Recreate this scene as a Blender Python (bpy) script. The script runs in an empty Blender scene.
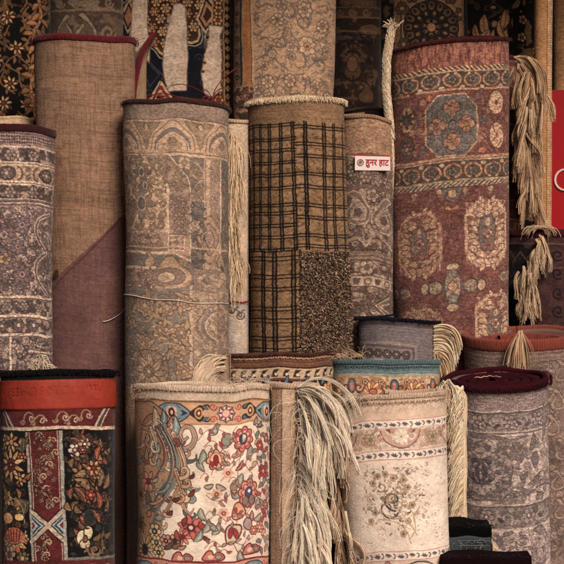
import bpy, math, random
import numpy as np
from mathutils import Vector, Matrix
random.seed(7)
rng = np.random.default_rng(11)
PI = math.pi
scn = bpy.context.scene
col = scn.collection
R = math.radians

# ------------------------------------------------------------------ camera
F_PX, D, PITCH = 1500.0, 3.45, math.atan(132 / 1500)
CAM = Vector((0, -D, 1.32))
FW = Vector((0, math.cos(PITCH), -math.sin(PITCH)))
UP = Vector((0, math.sin(PITCH), math.cos(PITCH)))
cd = bpy.data.cameras.new('camera')
cd.sensor_width = 36; cd.lens = F_PX / 564 * 36; cd.clip_end = 100; cd.clip_start = 0.05
cam = bpy.data.objects.new('camera', cd); col.objects.link(cam)
cd.dof.use_dof = True; cd.dof.focus_distance = 3.38; cd.dof.aperture_fstop = 14
cam.location = CAM; cam.rotation_euler = (PI / 2 - PITCH, 0, 0)
scn.camera = cam

def at(px, py, Y):
    d = FW + Vector((1, 0, 0)) * ((px - 282) / F_PX) + UP * ((282 - py) / F_PX)
    return CAM + d * ((Y + D) / d.y)
def kpx(p):                                     # metres per photo pixel at that distance
    return (Vector(p) - CAM).dot(FW) / F_PX

# ------------------------------------------------------------------ noise
def vnoise(S, Y, sx, sy=None, seed=0):
    sy = sy or sx
    r = np.random.default_rng(1000 + seed)
    T = r.random((64, 64))
    a = S / sx + 17.3; b = Y / sy + 5.7
    i = np.floor(a).astype(int); j = np.floor(b).astype(int)
    u = a - i; v = b - j
    u = u * u * (3 - 2 * u); v = v * v * (3 - 2 * v)
    g = lambda p, q: T[p % 64, q % 64]
    return (g(i, j) * (1 - u) + g(i + 1, j) * u) * (1 - v) + (g(i, j + 1) * (1 - u) + g(i + 1, j + 1) * u) * v
def fbm(S, Y, s, seed=0, o=3):
    n = 0; w = 1; t = 0
    for k in range(o):
        n = n + w * vnoise(S, Y, s / 2 ** k, None, seed + 31 * k); t += w; w *= .55
    return n / t

# ------------------------------------------------------------------ woven picture: one sample per knot, in rug coordinates
def C3(c):
    if isinstance(c, str): c = tuple(int(c[i:i + 2], 16) for i in (0, 2, 4))
    return np.array(c, np.float32)
def bez(p0, p1, p2, p3, n=18):
    t = np.linspace(0, 1, n)[:, None]
    p0, p1, p2, p3 = map(np.array, (p0, p1, p2, p3))
    return (1 - t) ** 3 * p0 + 3 * (1 - t) ** 2 * t * p1 + 3 * (1 - t) * t * t * p2 + t ** 3 * p3
def cat(P, n=7, closed=False):
    P = np.array(P, float); m = len(P); out = []
    rngi = range(m) if closed else range(m - 1)
    for i in rngi:
        if closed: a, b, c, d = P[(i - 1) % m], P[i], P[(i + 1) % m], P[(i + 2) % m]
        else: a, b, c, d = P[max(i - 1, 0)], P[i], P[i + 1], P[min(i + 2, m - 1)]
        for k in range(n):
            t = k / n
            out.append(.5 * ((2 * b) + (c - a) * t + (2 * a - 5 * b + 4 * c - d) * t * t + (3 * b - a - 3 * c + d) * t ** 3))
    if not closed: out.append(P[-1])
    return np.array(out)

class Cv:
    def __init__(s, s0, s1, y0, y1, res, base, warp=.5, seed=0, skew=0.0):
        s.s0, s.y0, s.res, s.seed = s0, y0, res, seed
        s.w = int((s1 - s0) / res) + 2; s.h = int((y1 - y0) / res) + 2
        s.ax = s0 + np.arange(s.w) * res; s.ay = y0 + np.arange(s.h) * res
        S, Y = np.meshgrid(s.ax, s.ay)
        s.S0, s.Y0 = S, Y
        Yk = Y - skew * S
        s.S = S + warp * 2 * (vnoise(S, Y, 7, 9, seed) - .5) + warp * .8 * (vnoise(S, Y, 2.2, 2.2, seed + 5) - .5)
        s.Y = Yk + warp * 2 * (vnoise(S, Y, 9, 6, seed + 2) - .5) + warp * .8 * (vnoise(S, Y, 2.2, 2.2, seed + 7) - .5)
        s.sk = skew
        s.img = np.empty((s.h, s.w, 3), np.float32); s.img[:] = C3(base)
        s.U = lambda px, py=None: px
        s.aa = res
        s.rand = random.Random(seed + 3)
    def X(s, px): return s.U(px)
    def win(s, x0, x1, y0, y1, m):
        k = abs(s.sk) * max(abs(x0), abs(x1)) + 3
        a = max(0, int((x0 - m - 2 - s.s0) / s.res)); b = min(s.w, int((x1 + m + 2 - s.s0) / s.res) + 2)
        c = max(0, int((y0 - m - k - s.y0) / s.res)); d = min(s.h, int((y1 + m + k - s.y0) / s.res) + 2)
        if a >= b or c >= d: return None
        return (slice(c, d), slice(a, b))
    def put(s, w, m, c, al=1.0):
        m = (np.clip(m, 0, 1) * al)[..., None]
        s.img[w] = s.img[w] * (1 - m) + C3(c) * m
    def rect(s, x0, x1, y0, y1, c, al=1):
        w = s.win(max(x0, s.s0 - 5), min(x1, s.ax[-1] + 5), y0, y1, 0)
        if w is None: return
        X, Y = s.S[w], s.Y[w]
        f = np.minimum(np.minimum(X - x0, x1 - X), np.minimum(Y - y0, y1 - Y))
        s.put(w, f / s.aa + .5, c, al)
    def hb(s, y0, y1, c, al=1): s.rect(-999, 999, y0, y1, c, al)
    def stroke(s, pts, wd, c, al=1):
        P = np.asarray(pts, float)
        w0, w1 = wd if isinstance(wd, tuple) else (wd, wd)
        W = s.win(P[:, 0].min(), P[:, 0].max(), P[:, 1].min(), P[:, 1].max(), max(w0, w1))
        if W is None: return
        X, Y = s.S[W], s.Y[W]; f = np.full(X.shape, 1e9)
        n = len(P) - 1
        for i in range(n):
            ax, ay = P[i]; bx, by = P[i + 1]; dx, dy = bx - ax, by - ay
            t = np.clip(((X - ax) * dx + (Y - ay) * dy) / (dx * dx + dy * dy + 1e-9), 0, 1)
            d = np.hypot(X - ax - t * dx, Y - ay - t * dy)
            ww = w0 + (w1 - w0) * (i + .5) / n
            np.minimum(f, d - ww / 2, out=f)
        s.put(W, .5 - f / s.aa, c, al)
    def poly(s, pts, c, out=None, ow=.9, al=1):
        P = np.asarray(pts, float)
        W = s.win(P[:, 0].min(), P[:, 0].max(), P[:, 1].min(), P[:, 1].max(), ow)
        if W is None: return
        X, Y = s.S[W], s.Y[W]; f = np.full(X.shape, 1e9); ins = np.zeros(X.shape, bool)
        n = len(P)
        for i in range(n):
            ax, ay = P[i]; bx, by = P[(i + 1) % n]; dx, dy = bx - ax, by - ay
            t = np.clip(((X - ax) * dx + (Y - ay) * dy) / (dx * dx + dy * dy + 1e-9), 0, 1)
            np.minimum(f, np.hypot(X - ax - t * dx, Y - ay - t * dy), out=f)
            if ay != by:
                ins ^= ((ay > Y) != (by > Y)) & (X < (bx - ax) * (Y - ay) / (by - ay) + ax)
        sd = np.where(ins, -f, f)
        if c is not None: s.put(W, .5 - sd / s.aa, c, al)
        if out is not None: s.put(W, .5 - (f - ow / 2) / s.aa, out, al)
    def ell(s, x, y, rx, ry, c, out=None, ow=.9, rot=0, al=1, n=18):
        t = np.linspace(0, 2 * PI, n, endpoint=False)
        a, b = rx * np.cos(t), ry * np.sin(t); cr, sr = math.cos(rot), math.sin(rot)
        s.poly(np.stack([x + a * cr - b * sr, y + a * sr + b * cr], 1), c, out, ow, al)
    # --- motifs
    def leaf(s, x, y, a, L, W, c, out=None, vein=None, c2=None, bend=.2, ow=.8):
        t = np.linspace(0, 1, 9); pr = np.sin(PI * t ** .85) ** .8 * W / 2
        cx = L * t; cy = bend * L * np.sin(PI * t) * .5
        up = np.stack([cx, cy + pr], 1); dn = np.stack([cx, cy - pr], 1)[::-1]
        mid = np.stack([cx, cy], 1)
        ca, sa = math.cos(a), math.sin(a); M = np.array([[ca, sa], [-sa, ca]])
        o = np.array([x, y])
        s.poly(np.concatenate([up, dn]) @ M + o, c, out, ow)
        if c2 is not None: s.poly(np.concatenate([up * [.95, 1] * 1, mid[::-1]]) @ M + o, c2, None)
        if out is not None and c2 is not None: s.stroke(up @ M + o, ow * .8, out)
        if vein is not None: s.stroke(mid[1:8] @ M + o, ow * .75, vein)
    def flower(s, x, y, r, n, c, out, ctr=None, ctr2=None, rot=0, sharp=.5, inner=None, sy=1.0, ow=.9, depth=.35):
        t = np.linspace(0, 2 * PI, n * 8, endpoint=False)
        rr = r * (1 - depth + depth * np.abs(np.cos(n * (t - rot) / 2)) ** sharp)
        s.poly(np.stack([x + rr * np.cos(t), y + sy * rr * np.sin(t)], 1), c, out, ow)
        if inner is not None:
            rr2 = rr * .66
            s.poly(np.stack([x + rr2 * np.cos(t), y + sy * rr2 * np.sin(t)], 1), inner, None)
        if out is not None and r > 5:
            for k in range(n):
                a = rot + PI / n + 2 * PI * k / n
                s.stroke([(x + r * .4 * math.cos(a), y + sy * r * .4 * math.sin(a)), (x + r * .62 * math.cos(a), y + sy * r * .62 * math.sin(a))], ow * .7, out)
        if ctr is not None: s.ell(x, y, r * .38, r * .38 * sy, ctr, out, ow * .8, n=12)
        if ctr2 is not None: s.ell(x, y, r * .17, r * .17 * sy, ctr2, n=10)
    def daisy(s, x, y, r, n, c, out, ctr, rot=0, wd=.55, ow=.7, c2=None):
        for k in range(n):
            a = rot + 2 * PI * k / n
            s.leaf(x + r * .22 * math.cos(a), y + r * .22 * math.sin(a), a, r * .78, r * wd * 4.6 / n, c if k % 2 == 0 or c2 is None else c2, out, None, None, 0, ow)
        s.ell(x, y, r * .28, r * .28, ctr, out, ow)
    def scroll(s, x, y, r, c, wd=1.2, turns=1.3, a0=0, d=1, dot=None):
        t = np.linspace(0, 1, 22); rr = r * (1 - .8 * t); a = a0 + d * 2 * PI * turns * t
        s.stroke(np.stack([x + rr * np.cos(a), y + rr * np.sin(a)], 1), wd, c)
        if dot is not None: s.ell(x, y, r * .25, r * .25, dot, n=8)
    def boteh(s, x, y, h, c, out, d=1, inn=None, c3=None, ow=1):
        P = np.array([(-.05, .5), (.28, .42), (.36, .1), (.2, -.18), (.06, -.38), (-.1, -.5), (-.3, -.42), (-.2, -.36), (-.1, -.25), (-.2, -.05), (-.36, .15), (-.3, .4)])
        Q = cat(P * [d * h, h], 3, True)
        s.poly(Q + [x, y], c, out, ow)
        if inn is not None: s.poly(Q * .62 + [x + .02 * h * d, y + .06 * h], inn, out, ow * .7)
        if c3 is not None: s.flower(x, y + h * .16, h * .14, 5, c3, None)
    def acan(s, P, w0, w1, cl, cr, stem, out, n=7, step=4.2, fl=1.6):   # feathered leaf: lobes on both sides of a striped stem
        Q = cat(P, n); m = len(Q); T = np.gradient(Q, axis=0); acc = 1e9; idx = []
        for i in range(m - 1, 0, -1):
            acc += np.hypot(*(Q[i] - Q[i - 1]))
            if acc >= step: idx.append(i); acc = 0
        for j, i in enumerate(idx):
            t = i / m; w = w0 + (w1 - w0) * t; a = math.atan2(T[i][1], T[i][0])
            for d, cs in ((1, cl), (-1, cr)):
                f = cs[j % len(cs)]
                if f is None: continue
                s.leaf(Q[i][0], Q[i][1], a + d * .62, w * fl, w * 1.0, f, out, None, None, -.9 * d, .8)
        s.stroke(Q, (w0 * .5, w1 * .4), out); s.stroke(Q, (w0 * .24, w1 * .14), stem)
    def palm(s, x, y, w, h, a, cols, out, n=7):       # palmette: fan of petals over a cup
        for k in range(n):
            b = a + (k - (n - 1) / 2) / (n - 1) * 2.6
            L = h * (1 - .25 * abs(k - (n - 1) / 2) / n * 2)
            s.leaf(x, y, b, L, w / n * 2.0, cols[k % 2], out, None, None, 0, .7)
        s.ell(x + h * .12 * math.cos(a), y + h * .12 * math.sin(a), w * .2, h * .2, cols[2], out, .7)
    def vine(s, P, wd, c, lf=None, step=7, L=5, W=2.6, out=None, n=8):
        Q = cat(P, n); s.stroke(Q, wd, c)
        if lf is None: return
        acc = 0; side = 1
        for i in range(1, len(Q)):
            d = Q[i] - Q[i - 1]; acc += np.hypot(*d)
            if acc > step:
                acc = 0; side = -side
                s.leaf(Q[i][0], Q[i][1], math.atan2(d[1], d[0]) + side * 1.0, L * s.rand.uniform(.8, 1.2), W, s.rand.choice(lf), out, None, None, .2 * side, .7)
    def arab(s, x0, x1, y0, y1, scale, cols, seed, th=(.46, .54), symx=None, al=1):   # dense small ornament from banded noise
        w = s.win(x0, x1, y0, y1, 0)
        if w is None: return
        X, Y = s.S[w], s.Y[w]
        Xs = np.abs(X - symx) if symx is not None else X
        n = vnoise(Xs, Y, scale, scale * .9, seed) * .65 + vnoise(Xs, Y, scale * .45, scale * .45, seed + 1) * .35
        m = np.minimum(np.minimum(X - x0, x1 - X), np.minimum(Y - y0, y1 - Y)) / s.aa + .5
        lines = np.clip((.035 - np.abs(n - .5)) / .02 + .5, 0, 1)
        s.put(w, np.minimum(m, np.clip((th[0] - n) / .02, 0, 1)), cols[0], al)
        s.put(w, np.minimum(m, np.clip((n - th[1] - .04) / .02, 0, 1)), cols[1], al)
        if len(cols) > 2: s.put(w, np.minimum(m, lines), cols[2], al)
    def rope(s, y, h, c1, c2, per, x0=-400, x1=400, lean=1.0):
        w = s.win(max(x0, s.s0), min(x1, s.ax[-1]), y - h / 2, y + h / 2, 1)
        if w is None: return
        X, Y = s.S[w], s.Y[w]
        m = np.clip((h / 2 - np.abs(Y - y)) / s.aa + .5, 0, 1)
        s.put(w, m, c1)
        ph = ((X + lean * (Y - y)) / per) % 1
        s.put(w, m * np.clip((.3 - np.abs(ph - .5)) / .12, 0, 1), c2)
    def dots(s, y, per, r, c, x0=-400, x1=400, ph=0):
        w = s.win(max(x0, s.s0), min(x1, s.ax[-1]), y - r, y + r, 1)
        if w is None: return
        X, Y = s.S[w], s.Y[w]
        a = (((X / per + ph) % 1) - .5) * per
        s.put(w, (r - np.hypot(a, Y - y)) / s.aa + .5, c)
    def zig(s, y, amp, per, wd, c, x0=-400, x1=400, ph=0):
        w = s.win(max(x0, s.s0), min(x1, s.ax[-1]), y - amp, y + amp, wd)
        if w is None: return
        X, Y = s.S[w], s.Y[w]
        yy = y + amp * (4 * np.abs(((X / per + ph) % 1) - .5) - 1)
        m = np.clip((wd / 2 - np.abs(Y - yy) * .75) / s.aa + .5, 0, 1)
        m *= (X > x0) & (X < x1)
        s.put(w, m, c)
    def rep(s, per, fn, x0=None, x1=None, ph=0):
        x0 = s.s0 if x0 is None else x0; x1 = s.ax[-1] if x1 is None else x1
        k = math.ceil((x0 - ph) / per)
        while ph + k * per <= x1:
            fn(ph + k * per, k); k += 1
    def allover(s, x0, x1, y0, y1, p, cols, out, ow=.65, jit=.25, seed=0, ctr=None, test=None):   # close-set small flowers, leaves and curls
        r = random.Random(seed + s.seed); j = 0; y = y0 + p * .5
        while y < y1 - p * .2:
            x = x0 + p * (.5 if j % 2 == 0 else 1.0)
            while x < x1 - p * .2:
                X, Y = x + r.gauss(0, jit * p * .5), y + r.gauss(0, jit * p * .5)
                if test is None or test(X, Y):
                    k = r.random(); f = r.choice(cols); b = r.uniform(0, 6.28)
                    if k < .42: s.flower(X, Y, p * r.uniform(.36, .52), r.choice([5, 6, 8]), f, out, ctr if ctr is not None else r.choice(cols), None, b, .6, None, 1, ow)
                    elif k < .68:
                        for q in (0, 1): s.leaf(X, Y, b + q * 2.4, p * .62, p * .3, f, out, None, None, .5, ow)
                    elif k < .84: s.scroll(X, Y, p * .42, f, ow * 1.7, 1.1, b, r.choice([1, -1])); s.leaf(X + p * .4, Y, b, p * .4, p * .2, out, None)
                    else: s.boteh(X, Y, p * .9, f, out, r.choice([1, -1]), r.choice(cols), None, ow)
                x += p
            y += p * .86; j += 1
    # --- age and weave
    def finish(s, knot=.10, row=.07, abrash=.07, fade=.0, fadec=None, speck=.0, speckc=None, colw=.0, mott=.0, fleck=.10):
        S, Y = s.S0, s.Y0; I = s.img; r = np.random.default_rng(s.seed + 77)
        if fade > 0:
            n = np.clip((fbm(S, Y, 16, s.seed + 50) - .42) * 4, 0, 1) * .6 + np.clip((vnoise(S, Y, 1.5, 1.1, s.seed + 51) - .45) * 3, 0, 1) * .6
            m = np.clip(n * fade, 0, 1)[..., None]; I[:] = I * (1 - m) + C3(fadec) * m
        if speck > 0:
            n = vnoise(S, Y, 1.2, 1.0, s.seed + 60) * .6 + r.random(S.shape) * .25 + fbm(S, Y, 20, s.seed + 61) * .25
            m = (np.clip((n - .62) / .06, 0, 1) * speck)[..., None]; I[:] = I * (1 - m) + C3(speckc) * m
        g = 1 + knot * .6 * (r.random(S.shape) - .5) * 2
        g += row * np.sin(2 * PI * Y / 1.55 + 1.2 * vnoise(S, Y, 30, 8, s.seed)) * .6
        g += colw * np.sin(2 * PI * S / 1.3 + 1.5 * vnoise(S, Y, 8, 30, s.seed + 4)) * .6
        g += abrash * (vnoise(S * 0 + 3, Y, 6, 5, s.seed + 9) - .5) * 2
        g += (.09 + mott) * (fbm(S, Y, 26, s.seed + 13) - .5) * 2 + .10 * (vnoise(S, Y, 3.2, 2.4, s.seed + 15) - .5)
        fl = vnoise(S, Y, 1.9, .75, s.seed + 21)
        g = g + fleck * (np.clip((fl - .62) / .12, 0, 1) - np.clip((.36 - fl) / .12, 0, 1))
        return np.clip(I * g[..., None], 0, 255) / 255

# ------------------------------------------------------------------ mesh from arrays
GAIN = 1.0
DESAT = .18
def tone(a, gain=None):
    g = GAIN if gain is None else gain
    lin = np.where(a <= .04045, a / 12.92, ((a + .055) / 1.055) ** 2.4) * g
    if lin.ndim > 1: lin = lin + (lin @ np.array([.3, .55, .15]))[..., None] * .0 + ((lin @ np.array([.3, .55, .15]))[..., None] * np.array([1.06, .985, .955]) - lin) * DESAT
    lin = np.maximum(lin, 0) ** 1.09 * 1.12
    lin = np.clip(lin, 0.0012, .85)
    return np.where(lin <= .0031308, lin * 12.92, 1.055 * lin ** (1 / 2.4) - .055)
def mesh_np(name, V, Q, mat, parent=None, cols=None, uv=None, smooth=True, gain=None):
    me = bpy.data.meshes.new(name)
    V = np.asarray(V, np.float32).reshape(-1, 3); Q = np.asarray(Q, np.int32)
    k = Q.shape[1]
    me.vertices.add(len(V)); me.vertices.foreach_set('co', V.ravel())
    me.loops.add(Q.size); me.loops.foreach_set('vertex_index', Q.ravel())
    me.polygons.add(len(Q))
    me.polygons.foreach_set('loop_start', np.arange(len(Q), dtype=np.int32) * k)
    me.polygons.foreach_set('loop_total', np.full(len(Q), k, np.int32))
    me.polygons.foreach_set('use_smooth', np.full(len(Q), smooth, bool))
    if cols is not None:
        a = me.color_attributes.new('Col', 'BYTE_COLOR', 'POINT')
        c = np.ones((len(V), 4), np.float32); c[:, :3] = tone(np.asarray(cols, np.float32).reshape(-1, 3), gain)
        a.data.foreach_set('color_srgb', c.ravel())
        me.color_attributes.active_color = a
    if uv is not None:
        u = me.uv_layers.new(name='UVMap'); u.data.foreach_set('uv', np.asarray(uv, np.float32).reshape(-1, 2)[Q.ravel()].ravel())
    me.update(calc_edges=True); me.validate()
    me.materials.append(mat)
    o = bpy.data.objects.new(name, me); col.objects.link(o)
    if parent is not None: o.parent = parent
    return o
def grid_quads(h, w, off=0, flip=False):
    i = np.arange(h - 1)[:, None] * w + np.arange(w - 1)[None] + off
    q = [i, i + 1, i + 1 + w, i + w]
    if flip: q = q[::-1]
    return np.stack(q, -1).reshape(-1, 4)

# ------------------------------------------------------------------ materials (all node based)
def mat_new(name):
    m = bpy.data.materials.new(name); m.use_nodes = True
    nt = m.node_tree; b = nt.nodes['Principled BSDF']
    return m, nt, b
def carpet_mat(name, rough=.95, bump=.5, weave=900, sheen=.08, fine=1500, spec=.08):
    m, nt, b = mat_new(name); N, Lk = nt.nodes.new, nt.links.new
    at_ = N('ShaderNodeAttribute'); at_.attribute_name = 'Col'
    tc = N('ShaderNodeTexCoord')
    n1 = N('ShaderNodeTexNoise'); n1.inputs['Scale'].default_value = fine; n1.inputs['Detail'].default_value = 2
    Lk(tc.outputs['Object'], n1.inputs['Vector'])
    n2 = N('ShaderNodeTexNoise'); n2.inputs['Scale'].default_value = 24; n2.inputs['Detail'].default_value = 5
    Lk(tc.outputs['Object'], n2.inputs['Vector'])
    r1 = N('ShaderNodeMapRange'); r1.inputs['From Min'].default_value = .3; r1.inputs['From Max'].default_value = .7
    r1.inputs['To Min'].default_value = .86; r1.inputs['To Max'].default_value = 1.12; Lk(n1.outputs['Fac'], r1.inputs['Value'])
    r2 = N('ShaderNodeMapRange'); r2.inputs['From Min'].default_value = .3; r2.inputs['From Max'].default_value = .7
    r2.inputs['To Min'].default_value = .88; r2.inputs['To Max'].default_value = 1.08; Lk(n2.outputs['Fac'], r2.inputs['Value'])
    mu = N('ShaderNodeMath'); mu.operation = 'MULTIPLY'; Lk(r1.outputs[0], mu.inputs[0]); Lk(r2.outputs[0], mu.inputs[1])
    vm = N('ShaderNodeVectorMath'); vm.operation = 'SCALE'; Lk(at_.outputs['Color'], vm.inputs[0]); Lk(mu.outputs[0], vm.inputs['Scale'])
    Lk(vm.outputs[0], b.inputs['Base Color'])
    b.inputs['Roughness'].default_value = rough; b.inputs['Specular IOR Level'].default_value = spec
    b.inputs['Sheen Weight'].default_value = sheen; b.inputs['Sheen Roughness'].default_value = .5
    w = N('ShaderNodeTexWave'); w.wave_type = 'BANDS'; w.bands_direction = 'Y'; w.inputs['Scale'].default_value = weave / 6.283
    w.inputs['Distortion'].default_value = 1.5; w.inputs['Detail'].default_value = 1
    uv = N('ShaderNodeUVMap'); uv.uv_map = 'UVMap'; Lk(uv.outputs[0], w.inputs['Vector'])
    mx = N('ShaderNodeMath'); mx.operation = 'MULTIPLY_ADD'; mx.inputs[1].default_value = .5
    Lk(w.outputs['Fac'], mx.inputs[0]); Lk(n1.outputs['Fac'], mx.inputs[2])
    bp = N('ShaderNodeBump'); bp.inputs['Strength'].default_value = bump; bp.inputs['Distance'].default_value = .0012
    Lk(mx.outputs[0], bp.inputs['Height']); Lk(bp.outputs[0], b.inputs['Normal'])
    return m
def plain_mat(name, c, rough=.9, noise=60, amt=.2, bump=.2, spec=.2, sheen=0, dist=.002):
    m, nt, b = mat_new(name); N, Lk = nt.nodes.new, nt.links.new
    tc = N('ShaderNodeTexCoord'); n1 = N('ShaderNodeTexNoise'); n1.inputs['Scale'].default_value = noise; n1.inputs['Detail'].default_value = 6
    Lk(tc.outputs['Object'], n1.inputs['Vector'])
    l = tone(np.array(C3(c)) / 255, 1.0); l = ((l + .055) / 1.055) ** 2.4
    mix = N('ShaderNodeMix'); mix.data_type = 'RGBA'
    mix.inputs[6].default_value = (*(l * (1 - amt)), 1); mix.inputs[7].default_value = (*np.minimum(l * (1 + amt), 1), 1)
    Lk(n1.outputs['Fac'], mix.inputs[0]); Lk(mix.outputs[2], b.inputs['Base Color'])
    b.inputs['Roughness'].default_value = rough; b.inputs['Specular IOR Level'].default_value = spec
    b.inputs['Sheen Weight'].default_value = sheen
    bp = N('ShaderNodeBump'); bp.inputs['Strength'].default_value = bump; bp.inputs['Distance'].default_value = dist
    Lk(n1.outputs['Fac'], bp.inputs['Height']); Lk(bp.outputs[0], b.inputs['Normal'])
    return m
M_PILE = carpet_mat('knotted_wool', bump=.45)
M_FLAT = carpet_mat('flat_woven_backing', bump=.55, weave=1500, sheen=.03)
M_PLUSH = carpet_mat('dense_plush_edge', bump=.6, weave=300, sheen=.0, fine=2500)
M_FELT = carpet_mat('felt_binding', bump=.35, weave=700, sheen=.1, fine=1800)
M_YARN = carpet_mat('cotton_yarn', bump=.3, weave=700, sheen=.1, fine=1200)

# ------------------------------------------------------------------ things
def thing(name, label, cat_, loc=(0, 0, 0), group=None):
    o = bpy.data.objects.new(name, None); col.objects.link(o); o.location = loc; o.empty_display_size = .05
    o['label'] = label; o['category'] = cat_
    if group: o['group'] = group
    return o
def adopt(root, o):                                  # world-space mesh becomes a part of its thing
    o.parent = root; o.matrix_parent_inverse = Matrix.Translation(-Vector(root.location))
    return o

ROLLS = []
class Roll:
    """A rolled rug standing on end: an outer sheet with its woven picture, an edge binding and the spiral of inner turns."""
    def __init__(s, label, cx, cy, cxb, cyb, hw, hwb, Y, lean=5, ry=.85, base='806040', res=.55, vis=None, skew=0,
                 warp=.5, seed=0, top=None, group='rolled rugs standing in the stall', name='rolled_rug', wob=.018, arc=112):
        s.cx, s.cy, s.cxb, s.cyb, s.hw, s.hwb, s.seed, s.skew = cx, cy, cxb, cyb, hw, hwb, seed, skew
        tl = math.tan(R(lean))
        k0 = kpx(at(cx, cy, Y)); Ry = hw * k0 * ry
        p = at(cx, cy, Y - Ry); s.top = Vector((p.x, Y, p.z - Ry * math.sin(R(lean))))
        yb = Y
        for _ in range(8):
            pb = at(cxb, cyb, yb - hwb * k0 * ry); yb = Y - (s.top.z - pb.z + hwb * k0 * ry * math.sin(R(lean))) * tl
        s.bm = Vector((pb.x, yb, pb.z - hwb * k0 * ry * math.sin(R(lean))))
        ax = s.top - s.bm; s.Lm = ax.length; s.A = ax.normalized()
        s.F = Vector((0, -1, 0)); s.F = (s.F - s.A * s.F.dot(s.A)).normalized()
        s.Xv = s.A.cross(s.F).normalized()
        if s.Xv.x < 0: s.Xv = -s.Xv
        s.k = kpx(s.top); s.kb = kpx(s.bm)
        s.R0, s.R1 = hw * s.k, hwb * s.kb; s.ry = ry
        s.L = (s.top.z - .006) / max(s.A.z, .5)
        s.lpx = s.Lm / (cyb - cy)                      # metres of length per photo row
        th = np.linspace(0, PI, 400)
        ds = np.hypot(np.cos(th), ry * np.sin(th)); ar = np.concatenate([[0], np.cumsum((ds[1:] + ds[:-1]) / 2 * (th[1] - th[0]))])
        s.th, s.ar = th, ar * hw                       # arc in photo pixels
        vis = cyb if vis is None else vis
        s.vis = vis
        smax = np.interp(R(arc), s.th, s.ar); s.smax = smax
        s.cv = Cv(-smax, smax, cy, vis, res, base, warp, seed, 0.0)
        s.cv.U = s.U
        s.base = base; s.wob = wob
        s.root = thing(name, label, 'rug', (s.top - s.A * s.L)[:], group)
        s.rim_drop = lambda th, sarc: 0.0
        ROLLS.append(s)
    def U(s, px, py=None):
        t = 0 if py is None else (py - s.cy) / (s.cyb - s.cy)
        x = (px - (s.cx + (s.cxb - s.cx) * t)) / (s.hw + (s.hwb - s.hw) * t)
        x = max(-.999, min(.999, x))
        return math.copysign(np.interp(abs(math.asin(x)), s.th, s.ar), x)
    def rad(s, v):
        t = min(v / s.Lm, 1.15); return s.R0 + (s.R1 - s.R0) * t
    def pt(s, th, v, dr=0.0):                          # arrays welcome
        th = np.asarray(th, float); v = np.asarray(v, float)
        t = np.minimum(v / s.Lm, 1.15); rr = s.R0 + (s.R1 - s.R0) * t
        w = 1 + s.wob * 2 * (vnoise(th * 20 + 40, v * 40, 14, 9, s.seed + 200) - .5) * 1.6
        rr = rr * w * (1 + .016 * np.sin(2 * th + s.seed * 1.7) + .010 * np.sin(3 * th + s.seed + 9 * v))
        x = rr * np.sin(th); y = rr * s.ry * np.cos(th)
        nx = np.sin(th) * s.ry; ny = np.cos(th); nn = np.hypot(nx, ny) + 1e-9
        x = x + dr * nx / nn; y = y + dr * ny / nn
        T, A, Xv, F = (np.array(q) for q in (s.top, s.A, s.Xv, s.F))
        return T + x[..., None] * Xv + y[..., None] * F - v[..., None] * A
    def P(s, px, py, dr=0.0):                          # point on the front surface that shows at that photo pixel
        a = s.U(px, py); th = math.copysign(np.interp(abs(a), s.ar, s.th), a)
        v = (py - s.cy) * s.lpx + s.rimv(a)
        return Vector(s.pt(np.array(th), np.array(v), dr))
    def rimv(s, a):                                    # height lost at the rim for that arc position (photo px -> m)
        return (np.asarray(a) * s.skew + 4.0 * (vnoise(np.asarray(a, float) + 300, np.asarray(a, float) * 0, 26, 9, s.seed + 90) - .5)) * s.lpx
    def build(s, img, mat=None, gain=None, pile_h=.0004, part='pile', rim_px=0):
        mat = mat or M_PILE
        c = s.cv; nh, nw = img.shape[:2]
        thf = np.sign(c.ax) * np.interp(np.abs(c.ax), s.ar, s.th)
        nb = 14
        tb = np.linspace(thf[-1], 2 * PI + thf[0], nb + 2)[1:-1]
        thb = np.concatenate([tb[tb > PI] - 2 * PI - 0, []]); thc = tb[tb <= PI]
        th = np.concatenate([thb, thf, thc]); nbl, nbr = len(thb), len(thc)
        arc = np.sign(th) * np.interp(np.abs(th), s.th, s.ar)
        ys = c.ay; v = (ys - s.cy) * s.lpx
        extra = np.linspace(v[-1], s.L, 10)[1:] if v[-1] < s.L - .02 else np.zeros(0)
        vv = np.concatenate([v, extra])
        TH, VV = np.meshgrid(th, vv)
        VV = VV + s.rimv(arc)[None] * np.clip((s.L - vv[:, None]) / .2, 0, 1)   # the sheet is rolled a little askew
        full = np.empty((len(vv), len(th), 3), np.float32)
        mean = img.reshape(-1, 3).mean(0)
        full[:] = mean
        full[:nh, nbl:nbl + nw] = img
        full[:nh, :nbl] = img[:, :1]; full[:nh, nbl + nw:] = img[:, -1:]
        full[nh:] = full[nh - 1][None] * .5 + mean * .5
        lum = full.mean(-1)
        dr = pile_h * (np.random.default_rng(s.seed).random(lum.shape) - .5) * 2
        V = s.pt(TH, VV, dr)
        uv = np.stack([np.broadcast_to(arc[None] * s.k, TH.shape), -VV], -1)
        n, m = V.shape[:2]
        Vo = V.reshape(-1, 3)
        # short inner skin under the rim so that the sheet has thickness
        thk = min(.010, s.R0 * .2)
        Vi = s.pt(TH[:6], np.array([0, .01, .03, .06, .1, .16])[:, None] + np.broadcast_to(VV[:1], (6, m)), -thk)
        Q = [grid_quads(n, m), grid_quads(6, m, n * m, True)]
        top = np.stack([np.arange(m - 1), np.arange(m - 1) + n * m, np.arange(1, m) + n * m, np.arange(1, m)], -1)
        ci = np.repeat(full[:1], 6, 0) * .8
        uvi = np.stack([np.broadcast_to(arc[None] * s.k, (6, m)), np.zeros((6, m))], -1)
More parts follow.
